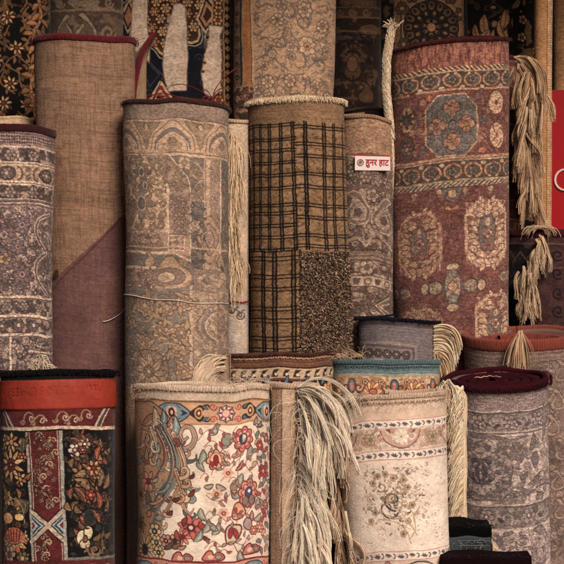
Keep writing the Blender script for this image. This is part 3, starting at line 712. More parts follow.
def pat_dark_garden(r):                               # black, red and gold rug under the red leather band
    c = r.cv; U = r.U
    navy, wine, ivory, tan = (24, 24, 26), (92, 34, 34), (168, 148, 126), (140, 112, 84)
    gold, org, rust, dk = (184, 138, 84), (172, 108, 66), (112, 46, 38), (30, 22, 20)
    c.hb(400, 428, wine)
    for k in range(-4, 5):
        for (x, y, d) in [(30, 418, 1), (41, 421, -1), (62, 418, 1), (73, 421, -1), (85, 416, 1)]:
            X = U(x) + k * 108 * 1.25
            if abs(k) > 1: continue
            if k and abs(X) < 75: continue
            c.stroke(bez((X - 6, y + 5), (X - 8, y - 6), (X + 3, y - 8), (X + 4, y)), 1.5, tan); c.scroll(X + 2, y + 1, 3.4, ivory, 1.3, 1.1, 0, d); c.scroll(X - 7, y + 4, 3.0, tan, 1.3, 1.1, PI, -d)
    for x0, x1 in ((1, 13), (100, 91)):
        for o, f in ((0, ivory), (3.5, (60, 70, 76)), (6.5, ivory)):
            s_ = -1 if x0 < 50 else 1
            c.stroke([(U(x0) + s_ * o, 409), (U((x0 + x1) / 2) + s_ * o, 418), (U(x1) + s_ * o, 430)], 2.6 if o == 0 else 1.6, f)
    c.hb(427.6, 431, (182, 158, 132)); c.hb(431, 432.4, dk)
    # ground
    c.rect(-300, 300, 432.4, 562, navy)
    xl0, xl1, xr0, xr1 = U(25.5), U(28), U(57.5), U(61)
    sl = lambda y: (y - 432) * .032
    cm = lambda xa, xb, f: c.poly([(xa, 432.4), (xb, 432.4), (xb + sl(562), 562), (xa + sl(562), 562)], f)
    cm(xl0 - 1.5, xr1 + 1.5, dk); cm(xl1, xr0, wine)
    cm(xl0, xl1, (150, 140, 126)); cm(xr0, xr1, (150, 142, 128)); cm(U(29.2), U(30.2), (170, 158, 140)); cm(U(55.6), U(56.6), (160, 140, 120))
    # scroll vine in the red column
    xm = U(43)
    def seg(y0, y1, f=1):
        Q = [(xm + 7 * math.sin((y - y0) / 9.5) * f + sl(y), y) for y in np.arange(y0, y1, 3)]
        c.stroke(Q, 1.3, (116, 98, 78))
        for i, (x, y) in enumerate(Q):
            if i % 2 == 0:
                c.scroll(x + (5 if i % 4 else -5), y, 3.6, (170, 142, 108) if i % 4 else (132, 118, 100), 1.3, 1.1, PI * (i % 4 > 0), 1 if i % 4 else -1)
            if i % 3 == 1: c.flower(x - 3 * f, y + 1, 3.5, 5, (172, 120, 74), dk, (84, 60, 50))
            if i % 4 == 2: c.leaf(x, y, 1.2 * (-1) ** i, 7, 3.6, (120, 116, 92), None)
    seg(436, 510); seg(538, 562, -1)
    # crossing
    x0, x1, yc = xl1 + sl(527), xr0 + sl(527), 527
    for f, dd in ((dk, 8.5), ((156, 166, 166), 7), ((52, 66, 74), 5.5), ((150, 160, 160), 4), (rust, 2.5)):
        for (xx, s_) in ((x0 - 1, 1), (x1 + 1, -1)):
            c.poly([(xx, yc - dd * 1.75), (xx + s_ * dd * 1.75, yc), (xx, yc + dd * 1.75)], f)
    for w, f in ((6, dk), (4.0, ivory)):
        c.stroke([(x0 - 1, yc - 15), (xm + sl(527), yc), (x0 - 1, yc + 15)], w, f); c.stroke([(x1 + 1, yc - 15), (xm + sl(527), yc), (x1 + 1, yc + 15)], w, f)
    cm(xl0, xl1 - .6, (150, 140, 126)); cm(xr0 + .6, xr1, (150, 142, 128))
    c.allover(U(64), 140, 434, 558, 9, [(58, 48, 38), (72, 54, 42), (46, 50, 46), (84, 58, 44)], (34, 26, 22), .7, .5, 3)
    c.allover(-140, U(24), 434, 558, 9, [(84, 60, 42), (110, 74, 46), (72, 50, 40)], (34, 24, 20), .7, .5, 4)
    c.allover(xl1 + 3, xr0 - 3, 436, 508, 8, [(120, 96, 74), (104, 52, 44), (132, 110, 86)], (64, 26, 26), .6, .3, 5)
    # left field
    A = lambda x, y: (U(x, y), y)
    for k in range(34):
        x, y = c.rand.uniform(-6, 24), c.rand.uniform(434, 560); c.leaf(U(x, y), y, c.rand.uniform(-3, 3), c.rand.uniform(8, 13), 5, c.rand.choice([(110, 76, 46), (84, 66, 44), (150, 100, 58), (124, 58, 42), (70, 74, 66)]), dk, (150, 118, 78), None, .4, .8)
    for x, y, rr in [(3, 441, 7), (21, 458, 6), (4, 500, 8), (18, 506, 7), (22, 540, 6), (1, 548, 7)]: c.flower(U(x), y, rr, 6, c.rand.choice([(176, 112, 62), (196, 146, 90), (150, 84, 54)]), dk, (96, 40, 32), (206, 160, 96))
    for x, y, rr, n, f, ct in [(10, 443, 11, 7, (176, 116, 66), gold), (1, 452, 8, 6, org, rust), (9, 466, 18, 10, (196, 134, 74), (74, 24, 22)), (-5, 478, 12, 7, gold, rust), (19, 480, 8, 6, (160, 110, 70), gold)]:
        c.daisy(U(x), y, rr, n, f, dk, ct, .3, .6, .9, (206, 162, 100))
    c.flower(U(9), 466, 7, 8, rust, dk, (40, 20, 20), gold)
    for x, y, a, l in [(2, 496, -2, 14), (14, 498, 1.0, 12), (20, 502, .2, 10), (6, 508, 2.6, 14), (16, 514, -.6, 12), (3, 490, 1.2, 12), (20, 548, -1.5, 14), (6, 556, -2.2, 12), (23, 515, -1.5, 14), (22, 452, -1.4, 14)]:
        c.leaf(*A(x, y), a, l, 6, c.rand.choice([(96, 70, 44), (70, 66, 48), (150, 96, 54)]), (90, 76, 54), (150, 120, 80))
    c.stroke(cat([A(3, 504), A(14, 500), A(22, 510), A(24, 524)], 6), 1.2, (140, 126, 96))
    for k in range(7):                                  # lotus
        a = PI / 2 + (k - 3) * .42; c.leaf(U(11), 536, a, 24 - abs(k - 3) * 1.5, 8, (206, 146, 84) if k % 2 else (176, 104, 60), dk, (122, 50, 36))
    c.ell(U(11), 537, 13, 9, (170, 92, 58), dk)
    for k in range(5): c.stroke([(U(11) - 8 + 4 * k, 531), (U(11) - 6 + 3 * k, 543)], 1.4, (96, 30, 28))
    c.stroke(cat([A(0, 541), A(10, 549), A(21, 543), A(25, 532)], 6), 1.6, (150, 126, 92)); c.ell(U(4), 520, 9, 6, (206, 150, 86), dk); c.ell(U(17), 518, 6, 4, (226, 176, 104), dk)
    c.flower(U(6), 556, 9, 6, (150, 130, 100), dk, rust); c.flower(U(20), 559, 7, 6, (110, 96, 66), dk, gold)
    # right field
    for k in range(46):
        x, y = c.rand.uniform(66, 104), c.rand.uniform(438, 556)
        if abs(x - 90) + abs(y - 490) * .35 > 34: continue
        c.leaf(U(x, y), y, c.rand.uniform(-3, 3), c.rand.uniform(10, 17), 6.5, c.rand.choice([(92, 68, 46), (110, 82, 56), (78, 62, 48), (120, 60, 46), (136, 100, 66)]), dk, (140, 106, 70), None, .4, .9)
    for x, y, rr, f in [(73, 452, 7.5, (206, 176, 156)), (82, 446, 7, (170, 142, 116)), (80, 452, 4.5, (150, 70, 64))]:
        c.flower(U(x), y, rr, 6, f, dk, (130, 90, 80), (206, 190, 160))
    c.stroke([A(79, 441), A(82, 432)], 2.2, (140, 70, 50)); c.leaf(U(74), 437, .3, 10, 4, (74, 66, 50), None); c.leaf(U(80), 436, 1.0, 8, 4, (150, 84, 54), dk)
    cols = [(128, 96, 66), (106, 80, 56), (150, 108, 70), (136, 66, 50), (96, 60, 46)]
    for x, y, a, l, w in [(84, 460, 1.9, 18, 8), (86, 462, 1.3, 20, 9), (91, 462, .7, 18, 8), (92, 450, .9, 16, 9), (97, 448, 1.9, 15, 7), (92, 472, 2.6, 22, 10), (94, 470, 1.8, 20, 10), (97, 472, .8, 20, 9), (90, 478, 3.1, 20, 9), (86, 486, 2.8, 16, 9),
                          (98, 482, -.5, 14, 7), (92, 486, -2.2, 26, 9), (88, 494, -2.5, 22, 9), (95, 490, -1.5, 24, 9), (99, 492, -1.1, 20, 8), (84, 506, -2.2, 22, 10), (90, 506, -1.4, 20, 8), (96, 512, -1.8, 20, 8), (100, 515, -1.2, 16, 7), (78, 518, .4, 16, 8), (96, 526, -2.2, 18, 7)]:
        c.leaf(U(x, y), y, a, l, w, c.rand.choice(cols), dk, (170, 126, 82), None, .3, 1.0)
    c.flower(U(86), 497, 6, 5, (150, 52, 44), dk, (176, 120, 80)); c.flower(U(92), 476, 6, 6, (176, 124, 76), dk, (110, 40, 34)); c.daisy(U(90), 470, 9, 6, (182, 128, 84), dk, rust)
    c.ell(U(85), 520, 6, 8, (44, 44, 42), (70, 66, 54)); c.leaf(U(76), 532, 1.2, 14, 6, (80, 70, 56), dk)
    for x, y, rx, ry_, f in [(78, 540, 5.5, 8, (196, 176, 146)), (84, 535, 5, 7, (206, 180, 140)), (81, 546, 6, 5, (180, 156, 124))]: c.ell(U(x), y, rx, ry_, f, dk, 1)
    c.ell(U(81), 541, 2.4, 3.4, (120, 84, 60), dk); c.stroke(cat([A(84, 548), A(88, 556), A(97, 556), A(100, 548)], 5), 2, (112, 92, 66)); c.scroll(U(90), 552, 6, (120, 96, 70), 2, 1.0); c.leaf(U(94), 542, -1, 12, 5, (96, 84, 62), dk)
    for k in range(40):                                 # small leaves in the dark
        x, y = c.rand.uniform(66, 104), c.rand.uniform(436, 558); c.leaf(U(x, y), y, c.rand.uniform(-3, 3), 6, 2.6, c.rand.choice([(56, 50, 40), (70, 56, 42), (44, 52, 50)]), None)
    c.rect(xr1 + 3, 300, 559, 562, (110, 104, 96)); c.hb(562, 600, wine)
    for k in range(-3, 4): c.scroll(k * 20, 570, 6, tan, 1.4)
    return c.finish(.14, .12, .05, mott=.02, fleck=.16)

def pat_cream_sculpted(r):                            # cream rug with three narrow borders
    c = r.cv; U = r.U
    red, ink, lt = (182, 112, 102), (74, 66, 66), (222, 202, 184)
    c.hb(394, 419, (200, 170, 142)); c.dots(402.5, 3.1, 1.0, (128, 98, 72)); c.hb(399.8, 400.8, (178, 146, 118))
    def band(y):
        c.hb(y - .9, y, red); c.hb(y, y + 8, lt); c.hb(y + 8, y + 8.9, red)
        def m(x, k):
            yy = y + 4
            if k % 2 == 0:
                [c.leaf(x, yy + 2, -PI / 2 + q * .75, 4.6, 1.9, ink, None) for q in (-1.4, -.5, .5, 1.4)]
            else:
                [c.leaf(x, yy - 2, PI / 2 + q * .75, 4.4, 1.8, ink, None) for q in (-1.3, -.4, .4, 1.3)]
            c.stroke(bez((x + 5.2, yy - 2), (x + 8, yy - 2), (x + 8, yy + 2), (x + 5.6, yy + 2.2), 8), 1.2, ink); c.ell(x + 6.4, yy - .4, .8, .8, (150, 130, 120))
        c.rep(13, m)
    band(420.2); band(451)
    c.hb(428.6, 449.6, (208, 184, 158))
    def arch(x, k):
        c.stroke(cat([(x - 20, 430), (x - 14, 441), (x, 447.4), (x + 14, 441), (x + 20, 430)], 6), 2.0, (196, 134, 120)); c.stroke(cat([(x - 21, 431), (x - 15, 442), (x, 448.6), (x + 15, 442), (x + 21, 431)], 6), 1, (70, 62, 58))
        for d in (-1, 1):
            c.leaf(x + d * 8, 432, -.3 if d > 0 else PI + .3, 8, 3.6, (84, 74, 66), None); c.leaf(x + d * 8, 434, -1.2 if d > 0 else PI + 1.2, 8, 4, (190, 120, 106), None)
        c.flower(x, 437, 8, 8, (222, 206, 180), (176, 160, 130), (214, 190, 160), (160, 140, 110), ow=.5)
        for d in (-1, 1):
            c.flower(x + d * 31, 439, 6, 6, (168, 140, 106), (110, 86, 64), (120, 96, 80), ow=.6)
            for q in range(3): c.leaf(x + d * 26 + q * 4, 432 + q * 2, c.rand.uniform(-3, 3), 7, 3.4, c.rand.choice([(150, 124, 92), (120, 92, 66), (196, 150, 128)]), (128, 100, 76), None, None, .2, .5)
            c.stroke(cat([(x + d * 20, 436), (x + d * 27, 445), (x + d * 36, 444), (x + d * 42, 434)], 5), 1, (190, 128, 112))
    c.allover(-200, 200, 429, 449.4, 5.5, [(200, 172, 146), (184, 152, 126), (192, 140, 124)], (156, 126, 104), .5, .3, 30)
    c.rep(66, arch, ph=U(399))
    # worn field with a scrolling medallion
    w = c.win(-300, 300, 460, 550, 0); c.put(w, np.clip((c.Y[w] - 460.5) / .5, 0, 1), (222, 200, 180))
    n = vnoise(c.S, c.Y, 1.6, 1.1, 5) * .6 + fbm(c.S, c.Y, 9, 7) * .55
    dx, dy = (c.S - U(406, 500)) / 40, (c.Y - 500) / 34
    dens = .80 - .16 * np.clip(1.2 - np.hypot(dx, dy), 0, 1)
    m = np.clip((n - dens) / .03, 0, 1) * (c.Y > 462) * (c.Y < 549)
    c.put((slice(0, c.h), slice(0, c.w)), m * .75, (140, 118, 98))
    A = lambda x, y: (U(x, y), y)
    for x, y, rr, a0, d, f, wd, tn in [(394, 500, 11, 1.5, 1, (58, 50, 46), 2.2, 1.0), (389, 508, 12, .2, 1, (66, 54, 46), 1.9, .9), (391, 496, 7, 3, -1, (120, 92, 64), 1.4, 1.1), (400, 489, 6, 0, 1, (150, 122, 88), 1.4, 1), (382, 487, 5, 2, -1, (140, 112, 84), 1.3, 1), (407, 512, 8, 3, 1, (150, 122, 86), 1.3, 1.0), (373, 498, 6, 1, 1, (170, 140, 106), 1.2, 1), (412, 498, 6, 2, -1, (150, 128, 104), 1.1, 1)]:
        c.scroll(U(x, y), y, rr, f, wd, tn, a0, d)
    for k in range(130):
        a = c.rand.uniform(0, 6.28); q = c.rand.random() ** .8
        x, y = 392 + 30 * q * math.cos(a), 499 + 34 * q * math.sin(a)
        c.leaf(U(x, y), y, c.rand.uniform(-3, 3), c.rand.uniform(2.5, 6), 1.7, c.rand.choice([(150, 120, 84), (96, 80, 64), (176, 142, 104), (120, 100, 82), (70, 60, 54), (190, 150, 120)]), None)
    for q in [[(384, 519), (396, 522), (406, 530), (412, 544)], [(388, 515), (400, 519), (411, 526), (417, 536)], [(380, 520), (372, 524), (366, 520)], [(410, 540), (416, 530), (414, 518), (420, 508)], [(403, 506), (412, 512), (416, 524)], [(385, 478), (392, 474), (399, 478), (404, 486)]]:
        c.stroke(cat([A(*p) for p in q], 6), 1.0, (160, 128, 92))
    for x, y in [(374, 483), (378, 476), (404, 480), (408, 488), (394, 478), (386, 474), (413, 506), (409, 522), (404, 534), (372, 520), (376, 512)]:
        c.flower(U(x, y), y, 3.4, 5, (184, 144, 102), (110, 84, 62), (90, 70, 60), ow=.5)
    for x in range(-100, 110, 5): c.leaf(x, 520 + 14 * c.rand.random(), -1, 3, 1, (190, 160, 130), None)
    band(552)
    c.hb(561, 600, (206, 176, 152))
    c.rep(66, lambda x, k: (c.stroke(cat([(x - 22, 574), (x - 12, 565), (x, 562.6), (x + 12, 565), (x + 22, 574)], 5), 1.6, (60, 54, 52)), c.flower(x + 30, 565, 4, 6, (190, 110, 100), (90, 60, 60))), ph=U(412))
    return c.finish(.05, .04, .03, mott=.02, fleck=.035)

def pat_grey_plush(r):                                # faded grey rug with thick wine-red edge
    c = r.cv; U = r.U
    lt, dk, md, ivory = (200, 174, 158), (90, 78, 76), (134, 116, 108), (212, 188, 170)
    c.hb(380, 411, (144, 122, 114))
    for y in (393.5, 396.5, 399.5, 402.5, 405.5, 408): c.dots(y, 2.3, .72, (176, 148, 138) if y != 393.5 else (78, 62, 62))
    c.hb(409.6, 411.4, (190, 164, 148)); c.hb(411.4, 413, dk); c.hb(413, 430, (136, 120, 112))
    def m(x, k):
        c.flower(x, 421, 7.2, 6, (160, 138, 126), dk, (120, 104, 102), (190, 168, 150)); c.stroke(bez((x - 14, 426), (x - 11, 414), (x - 8, 416), (x - 7, 422), 8), 1.5, (162, 140, 128))
        c.leaf(x + 8, 420, .6, 8, 4, (86, 72, 76), (150, 130, 120)); c.leaf(x - 9, 423, 2.6, 7, 4, (90, 78, 78), None); c.scroll(x + 15, 420, 4.2, (160, 140, 128), 1.3, 1.0, 0, (-1) ** k)
    c.arab(-200, 200, 413, 430, 4.0, [(108, 94, 90), (152, 132, 124)], 35, (.42, .56), None, .7)
    c.rep(31, m, ph=U(478)); c.rep(31, lambda x, k: c.flower(x, 424, 4.5, 5, (184, 160, 146), dk, md), ph=U(513))
    c.hb(430, 432, (192, 166, 150)); c.hb(432, 433.2, dk); c.hb(433.2, 503, (200, 174, 158)); c.hb(435.5, 436.6, (150, 126, 118))
    for k in range(120):
        x, y = c.rand.uniform(452, 552), c.rand.uniform(436, 502); c.leaf(U(x, y), y, c.rand.uniform(-3, 3), c.rand.uniform(3, 7), 2.6, c.rand.choice([(150, 130, 120), (130, 112, 106), (118, 102, 98)]), (104, 90, 86) if k % 2 else None, None, None, .3, .6)
    c.allover(-200, 200, 436, 503, 8.5, [(176, 152, 138), (160, 138, 126), (188, 164, 148)], (134, 116, 108), .7, .35, 6)
    # cartouche bar and diamond
    xc = U(482, 470)
    c.stroke(cat([(xc - 24, 440), (xc - 12, 436.5), (xc + 14, 436.5), (xc + 26, 440), (xc + 44, 436)], 5), 3.2, (128, 110, 106)); c.stroke(cat([(xc - 30, 438.5), (xc - 12, 434.4), (xc + 14, 434.4), (xc + 30, 439)], 5), .9, (90, 78, 78))
    P = [(xc, 439), (xc + 12, 446), (xc + 24, 454), (xc + 31, 466), (xc + 29, 478), (xc + 19, 490), (xc + 9, 499), (xc - 9, 499), (xc - 19, 490), (xc - 29, 478), (xc - 31, 466), (xc - 24, 454), (xc - 12, 446)]
    c.poly(P, (140, 122, 114), (96, 84, 80), 1.4); c.poly([(xc + (x - xc) * .82, 470 + (y - 470) * .82) for x, y in P], (150, 132, 122), (100, 86, 84), 1.0)
    c.arab(xc - 29, xc + 29, 443, 497, 4.2, [(104, 90, 88), (168, 146, 134), (92, 80, 80)], 21, (.43, .54), xc, .8)
    c.flower(xc, 470, 11, 8, (150, 130, 120), (76, 66, 70), (92, 80, 82), (184, 160, 146)); c.palm(xc, 458, 13, 14, PI / 2, [(90, 78, 80), (150, 130, 122), (110, 94, 94)], (70, 60, 64)); c.palm(xc, 482, 13, 14, -PI / 2, [(90, 78, 80), (150, 130, 122), (110, 94, 94)], (70, 60, 64))
    for x, y, rr in [(471, 443, 0), (503, 443, 6.5), (471, 445, 6), (516, 447, 6), (523, 452, 5.5), (513, 454, 5), (519, 458, 4.5)]:
        if rr: c.flower(U(x, y), y, rr, 6, (134, 116, 106), (100, 86, 82), (140, 122, 116), ow=.7)
    c.stroke([(U(519), 456), (U(516), 466)], 2.4, (134, 116, 106))
    c.leaf(U(529), 452, -1.4, 18, 6, (122, 106, 102), (92, 80, 80)); c.ell(U(533), 461, 4, 8, (126, 110, 106), (92, 80, 80)); c.leaf(U(542), 444, -1.5, 36, 8, (140, 120, 114), (100, 86, 86), (100, 86, 86)); c.scroll(U(541), 480, 9, (134, 116, 106), 2, 1.1, 1)
    for x, y, a, l in [(520, 486, .4, 16), (528, 484, -.6, 16), (512, 492, .2, 12), (536, 494, .3, 12), (464, 492, .4, 14), (456, 480, 1.2, 16), (458, 450, -1.2, 16), (526, 472, 1.8, 12)]: c.leaf(U(x, y), y, a, l, 5.5, (126, 110, 106), (92, 80, 82), None, None, .4)
    c.stroke(cat([(U(504), 492), (U(514), 486), (U(524), 492), (U(536), 484), (U(549), 488)], 6), 3, (134, 116, 110)); c.stroke(cat([(U(500), 497), (U(512), 490), (U(524), 496), (U(538), 488), (U(550), 492)], 6), 1, (90, 78, 80))
    for x, y, rr in [(519, 498, 7), (507, 501, 5), (497, 497, 5), (465, 500, 5), (540, 500, 5)]: c.flower(U(x, y), y, rr, 6, (136, 118, 108), (100, 86, 82), (160, 140, 128), ow=.7)
    c.hb(503, 505, (188, 162, 148)); c.hb(505, 506.2, dk); c.hb(506.2, 527, (134, 118, 110))
    c.arab(-200, 200, 507, 527, 4.4, [(106, 92, 90), (158, 138, 128), (98, 86, 84)], 33, (.44, .54), None, .8)
    c.rep(42, lambda x, k: (c.flower(x, 516, 8, 6, (160, 138, 128), dk, (120, 104, 102), (196, 172, 156)), c.scroll(x + 20, 517, 6, (160, 140, 128), 1.6, 1.1, 1, (-1) ** k), c.leaf(x + 11, 516, .4, 8, 4, (82, 70, 74), None)), ph=U(526))
    c.hb(527, 528.8, (188, 162, 148)); c.hb(528.8, 600, lt)
    for x, y, h, d in [(543, 548, 40, 1), (470, 552, 34, -1), (520, 562, 30, -1)]:
        c.boteh(U(x, y), y, h, (140, 122, 116), (86, 74, 78), d, (176, 152, 142), (110, 94, 94), 1.2)
    for x, y, rr in [(508, 536, 7), (522, 540, 6), (498, 541, 5), (534, 549, 6), (513, 550, 6)]: c.flower(U(x, y), y, rr, 6, (134, 116, 106), (84, 72, 74), (150, 130, 124), ow=.7)
    c.allover(-200, 200, 530, 590, 8.5, [(172, 148, 134), (154, 132, 122), (186, 160, 146)], (130, 112, 104), .7, .35, 7)
    for k in range(30):
        x, y = c.rand.uniform(452, 552), c.rand.uniform(530, 575); c.leaf(U(x, y), y, c.rand.uniform(-3, 3), c.rand.uniform(3, 7), 2.6, c.rand.choice([(134, 114, 110), (118, 100, 98)]), (96, 82, 84) if k % 2 else None, None, None, .3, .6)
    for x in (476, 485, 494): c.stroke([(U(x), 532), (U(x + 8), 548)], 2.2, (120, 106, 108))
    return c.finish(.14, .08, .04, .06, (166, 144, 136), .25, (84, 72, 74), mott=.02, fleck=.16)

def pat_tan_back(r):                                  # plain jute back with a mauve corner
    c = r.cv; U = r.U
    c.poly([(U(45, 290), 293), (U(117, 215), 217), (300, 120), (300, 600), (-300, 600), (-300, 520)], (114, 78, 76))
    c.stroke([(U(44), 293.5), (U(118), 217)], 1.6, (88, 56, 44))
    for y in (200, 206): c.rect(U(80), U(112), y, y + .9, (120, 84, 56), .5)
    c.ell(U(50), 276, 3.6, 6, (74, 52, 36), rot=.5); c.ell(U(48), 279, 2, 5, (60, 40, 28), rot=.7)
    c.stroke(cat([(U(86), 202), (U(98), 197), (U(108), 200)], 5), .8, (124, 88, 60))
    # a faint lighter cross fold and scuffs
    n = fbm(c.S, c.Y, 40, 91); c.put((slice(0, c.h), slice(0, c.w)), np.clip((n - .52) * 3, 0, .12), (160, 122, 92))
    c.put((slice(0, c.h), slice(0, c.w)), np.clip((fbm(c.S, c.Y, 24, 95) - .60) * 3, 0, .14), (104, 74, 52))
    w = (slice(0, c.h), slice(0, c.w))                  # a paler fold line running down to the corner, coarse slubs
    c.put(w, np.clip(.5 - np.abs((c.S + 30) * .75 - (c.Y - 130)) / 26, 0, .22), (172, 132, 102))
    c.put(w, np.clip((vnoise(c.S, c.Y, 1.1, 14, 5) - .62) * 3, 0, .25), (88, 62, 46)); c.put(w, np.clip((vnoise(c.S, c.Y, 16, .9, 6) - .64) * 3, 0, .25), (86, 60, 46))
    return c.finish(.10, .10, .03, colw=.09, mott=-.04, fleck=.05)

def pat_faded_garden(r):                              # taupe rug with arches along the top
    c = r.cv; U = r.U
    tan, mau, dg, ln, md = (172, 138, 110), (142, 114, 98), (106, 94, 86), (196, 160, 128), (116, 94, 80)
    A = lambda x, y: (U(x, y), y)
    c.hb(98, 119, (132, 108, 94)); c.hb(118.4, 119.8, (108, 86, 70)); c.hb(119.8, 121, ln)
    c.hb(121, 153, tan)
    def archrow(x, k):
        c.stroke(cat([(x - 22, 150), (x - 19, 136), (x - 10, 127), (x, 121.5), (x + 10, 127), (x + 19, 136), (x + 22, 150)], 5), 1.1, (118, 94, 74))
        Q = cat([(x - 16, 148), (x - 14.5, 140), (x - 8, 133.5), (x, 130), (x + 8, 133.5), (x + 14.5, 140), (x + 16, 148)], 6)
        c.stroke(Q, 4.6, dg); c.stroke(Q + [0, 3.4], 1.3, (178, 148, 116))
        c.ell(x, 147, 9, 4.4, (164, 134, 104), (120, 98, 78), .8); c.flower(x, 142, 4.5, 6, (140, 112, 90), (110, 88, 70))
        X = x + 27
        c.poly([(X - 15, 122), (X + 15, 122), (X + 4, 136), (X, 149), (X - 4, 136)], (138, 112, 86), (118, 94, 74), 1.0)
        w = c.win(X - 14, X + 14, 122, 148, 0)
        if w: c.put(w, ((np.sin(c.S[w] * 2.6) * np.sin(c.Y[w] * 2.6) > .1) & (np.abs(c.S[w] - X) < 15 - (c.Y[w] - 122) * .52)) * .6, (116, 92, 72))
        c.flower(X, 126, 4, 4, (98, 80, 74), None); c.leaf(X, 130, -PI / 2, 7, 4, (172, 142, 110), None)
    c.rep(54, archrow, ph=U(172))
    c.hb(152.6, 154, (122, 96, 72)); c.hb(154, 155.2, ln)
    c.rect(-300, 300, 155.2, 386, (148, 120, 98))
    # left field
    c.rect(-300, U(168), 156, 233, (172, 140, 110)); c.allover(-150, U(168), 156, 233, 7.5, [(140, 112, 88), (128, 104, 84), (166, 136, 104)], (108, 88, 70), .65, .3, 10)
    for x, y, rr in [(133, 160, 5), (139, 159, 4), (128, 178, 7)]: c.flower(U(x, y), y, rr, 6, (124, 102, 84), (100, 80, 66), (160, 130, 100))
    def knot(x, y, s_):
        for a in range(4):
            b = a * PI / 2; c.leaf(U(x, y) + 3 * s_ * math.cos(b), y + 3 * s_ * math.sin(b), b, 9 * s_, 5 * s_, dg if a % 2 else (112, 94, 78), (84, 70, 60), None, None, 0)
        for a in range(4):
            b = PI / 4 + a * PI / 2; c.leaf(U(x, y) + 2 * math.cos(b), y + 2 * math.sin(b), b, 10 * s_, 4 * s_, (118, 96, 78), (92, 74, 60), None, None, .3)
        c.ell(U(x, y), y, 3.4 * s_, 5 * s_, (88, 80, 78), (168, 138, 106), 1)
    knot(141, 172, .9); knot(145, 186, .7); knot(141, 204, 1.5)
    for x, y in [(124, 190), (126, 208), (130, 222), (140, 228), (152, 228), (161, 226), (163, 215), (152, 216), (163, 204), (158, 192), (127, 198), (152, 180), (133, 183)]:
        c.flower(U(x, y), y, 4.2, 6, (130, 104, 84), (104, 84, 68), (160, 130, 102), ow=.7)
    # diagonal band
    c.poly(cat([A(143, 155), A(168, 155), A(182, 166), A(189, 182), A(190, 198), A(172, 198), A(166, 178), A(156, 164)], 5, True), (136, 112, 92), (172, 142, 114), 1.1)
    c.allover(U(146), U(190), 157, 196, 5.2, [(150, 122, 96), (108, 90, 74), (158, 130, 102)], (94, 78, 66), .6, .3, 11, test=lambda X, Y: X - U(146) > (Y - 156) * .62)
    c.rect(-300, U(144), 155.2, 156.4, md)
    # dark corner with pale flowers
    c.poly([A(169, 156), A(203, 156), A(203, 200), A(191, 196), A(187, 178)], dg, ln, 1)
    c.flower(U(184), 164, 7, 4, (164, 134, 104), (110, 92, 78), (128, 104, 86), rot=PI / 4); c.boteh(U(197), 170, 18, (158, 130, 102), (110, 92, 76), 1, (126, 104, 88)); c.boteh(U(198), 187, 18, (150, 124, 98), (110, 92, 76), -1, (126, 104, 88)); c.leaf(U(188), 178, -1.2, 12, 5, (140, 114, 92), None)
    # vertical band
    c.rect(U(168), U(190), 195, 240, mau); c.allover(U(168.5), U(190), 196, 240, 5.4, [(150, 122, 98), (108, 88, 76), (160, 132, 106)], (92, 74, 66), .6, .15, 12)
    for y in (204, 220, 234): c.flower(U(179), y, 6, 8, (140, 114, 94), (98, 78, 68), (118, 96, 84))
    for x in (168, 190): c.rect(U(x) - .8, U(x) + .8, 190, 262, ln)
    # right column
    c.rect(U(190), U(203), 200, 290, dg); c.boteh(U(194, 222), 222, 18, (160, 130, 100), (104, 86, 72), 1); c.flower(U(195), 196, 7, 6, (140, 114, 90), (100, 82, 70), (120, 98, 84))
    c.rect(U(202), U(207.5), 157, 290, (168, 138, 112)); c.rect(U(203), U(203.8), 157, 290, (126, 102, 86)); c.dots(170, 400, .1, ln); c.rect(U(207.5), U(217.5), 157, 230, mau); c.rect(U(217.5), U(219), 157, 290, ln); c.rect(U(219), 300, 157, 290, dg)
    for k, y in enumerate(range(163, 228, 11)):
        if k % 2: c.flower(U(212.5), y, 4.6, 6, (156, 128, 102), (104, 84, 74), (126, 102, 88), ow=.7)
        else:
            for dx in (-2.4, 2.4): c.rect(U(212.5) + dx - 1.6, U(212.5) + dx + 1.6, y - 3, y + 3, (150, 122, 98))
    for y in (178, 205, 222, 246, 270): c.boteh(U(223, y), y, 16, (146, 118, 92), (98, 82, 72), 1, (120, 98, 84))
    q = cat([A(207, 214), A(214, 222), A(219, 234), A(216, 250), A(208, 262), A(200, 250), A(196, 236), A(201, 222)], 5, True)
    c.poly(q, (160, 130, 100), (120, 98, 78), 1); c.poly((q - [U(207.5), 238]) * .7 + [U(207.5), 238], mau, (98, 78, 68), 1); c.poly((q - [U(207.5), 238]) * .4 + [U(207.5), 238], (156, 128, 104), (98, 78, 68), 1); c.ell(U(207.5), 238, 3.4, 6, mau)
    c.boteh(U(219, 258), 258, 16, (160, 130, 100), (104, 86, 72), -1)
    c.allover(U(190), U(202.5), 200, 290, 6, [(112, 96, 84), (100, 88, 80), (130, 108, 88)], (66, 60, 58), .6, .3, 14); c.allover(U(219), 150, 157, 290, 6, [(124, 102, 84), (104, 90, 80)], (66, 60, 58), .6, .3, 15)
    # horizontal bands
    c.rect(-300, U(168), 233, 247, mau); c.allover(-150, U(168), 233.4, 247, 5.2, [(150, 122, 98), (108, 88, 76), (158, 130, 104)], (92, 74, 66), .6, .15, 13)
    for x in (130, 142, 154): c.flower(U(x), 240, 4.6, 6, (146, 118, 96), (98, 80, 70), ow=.6)
    c.poly([A(169, 237), A(184, 237), A(184, 251), A(169, 251)], (116, 94, 82), ln, 1.1)
    for dx in (173, 180):
        for y in (241, 247): c.flower(U(dx), y, 3, 4, (160, 130, 104), None)
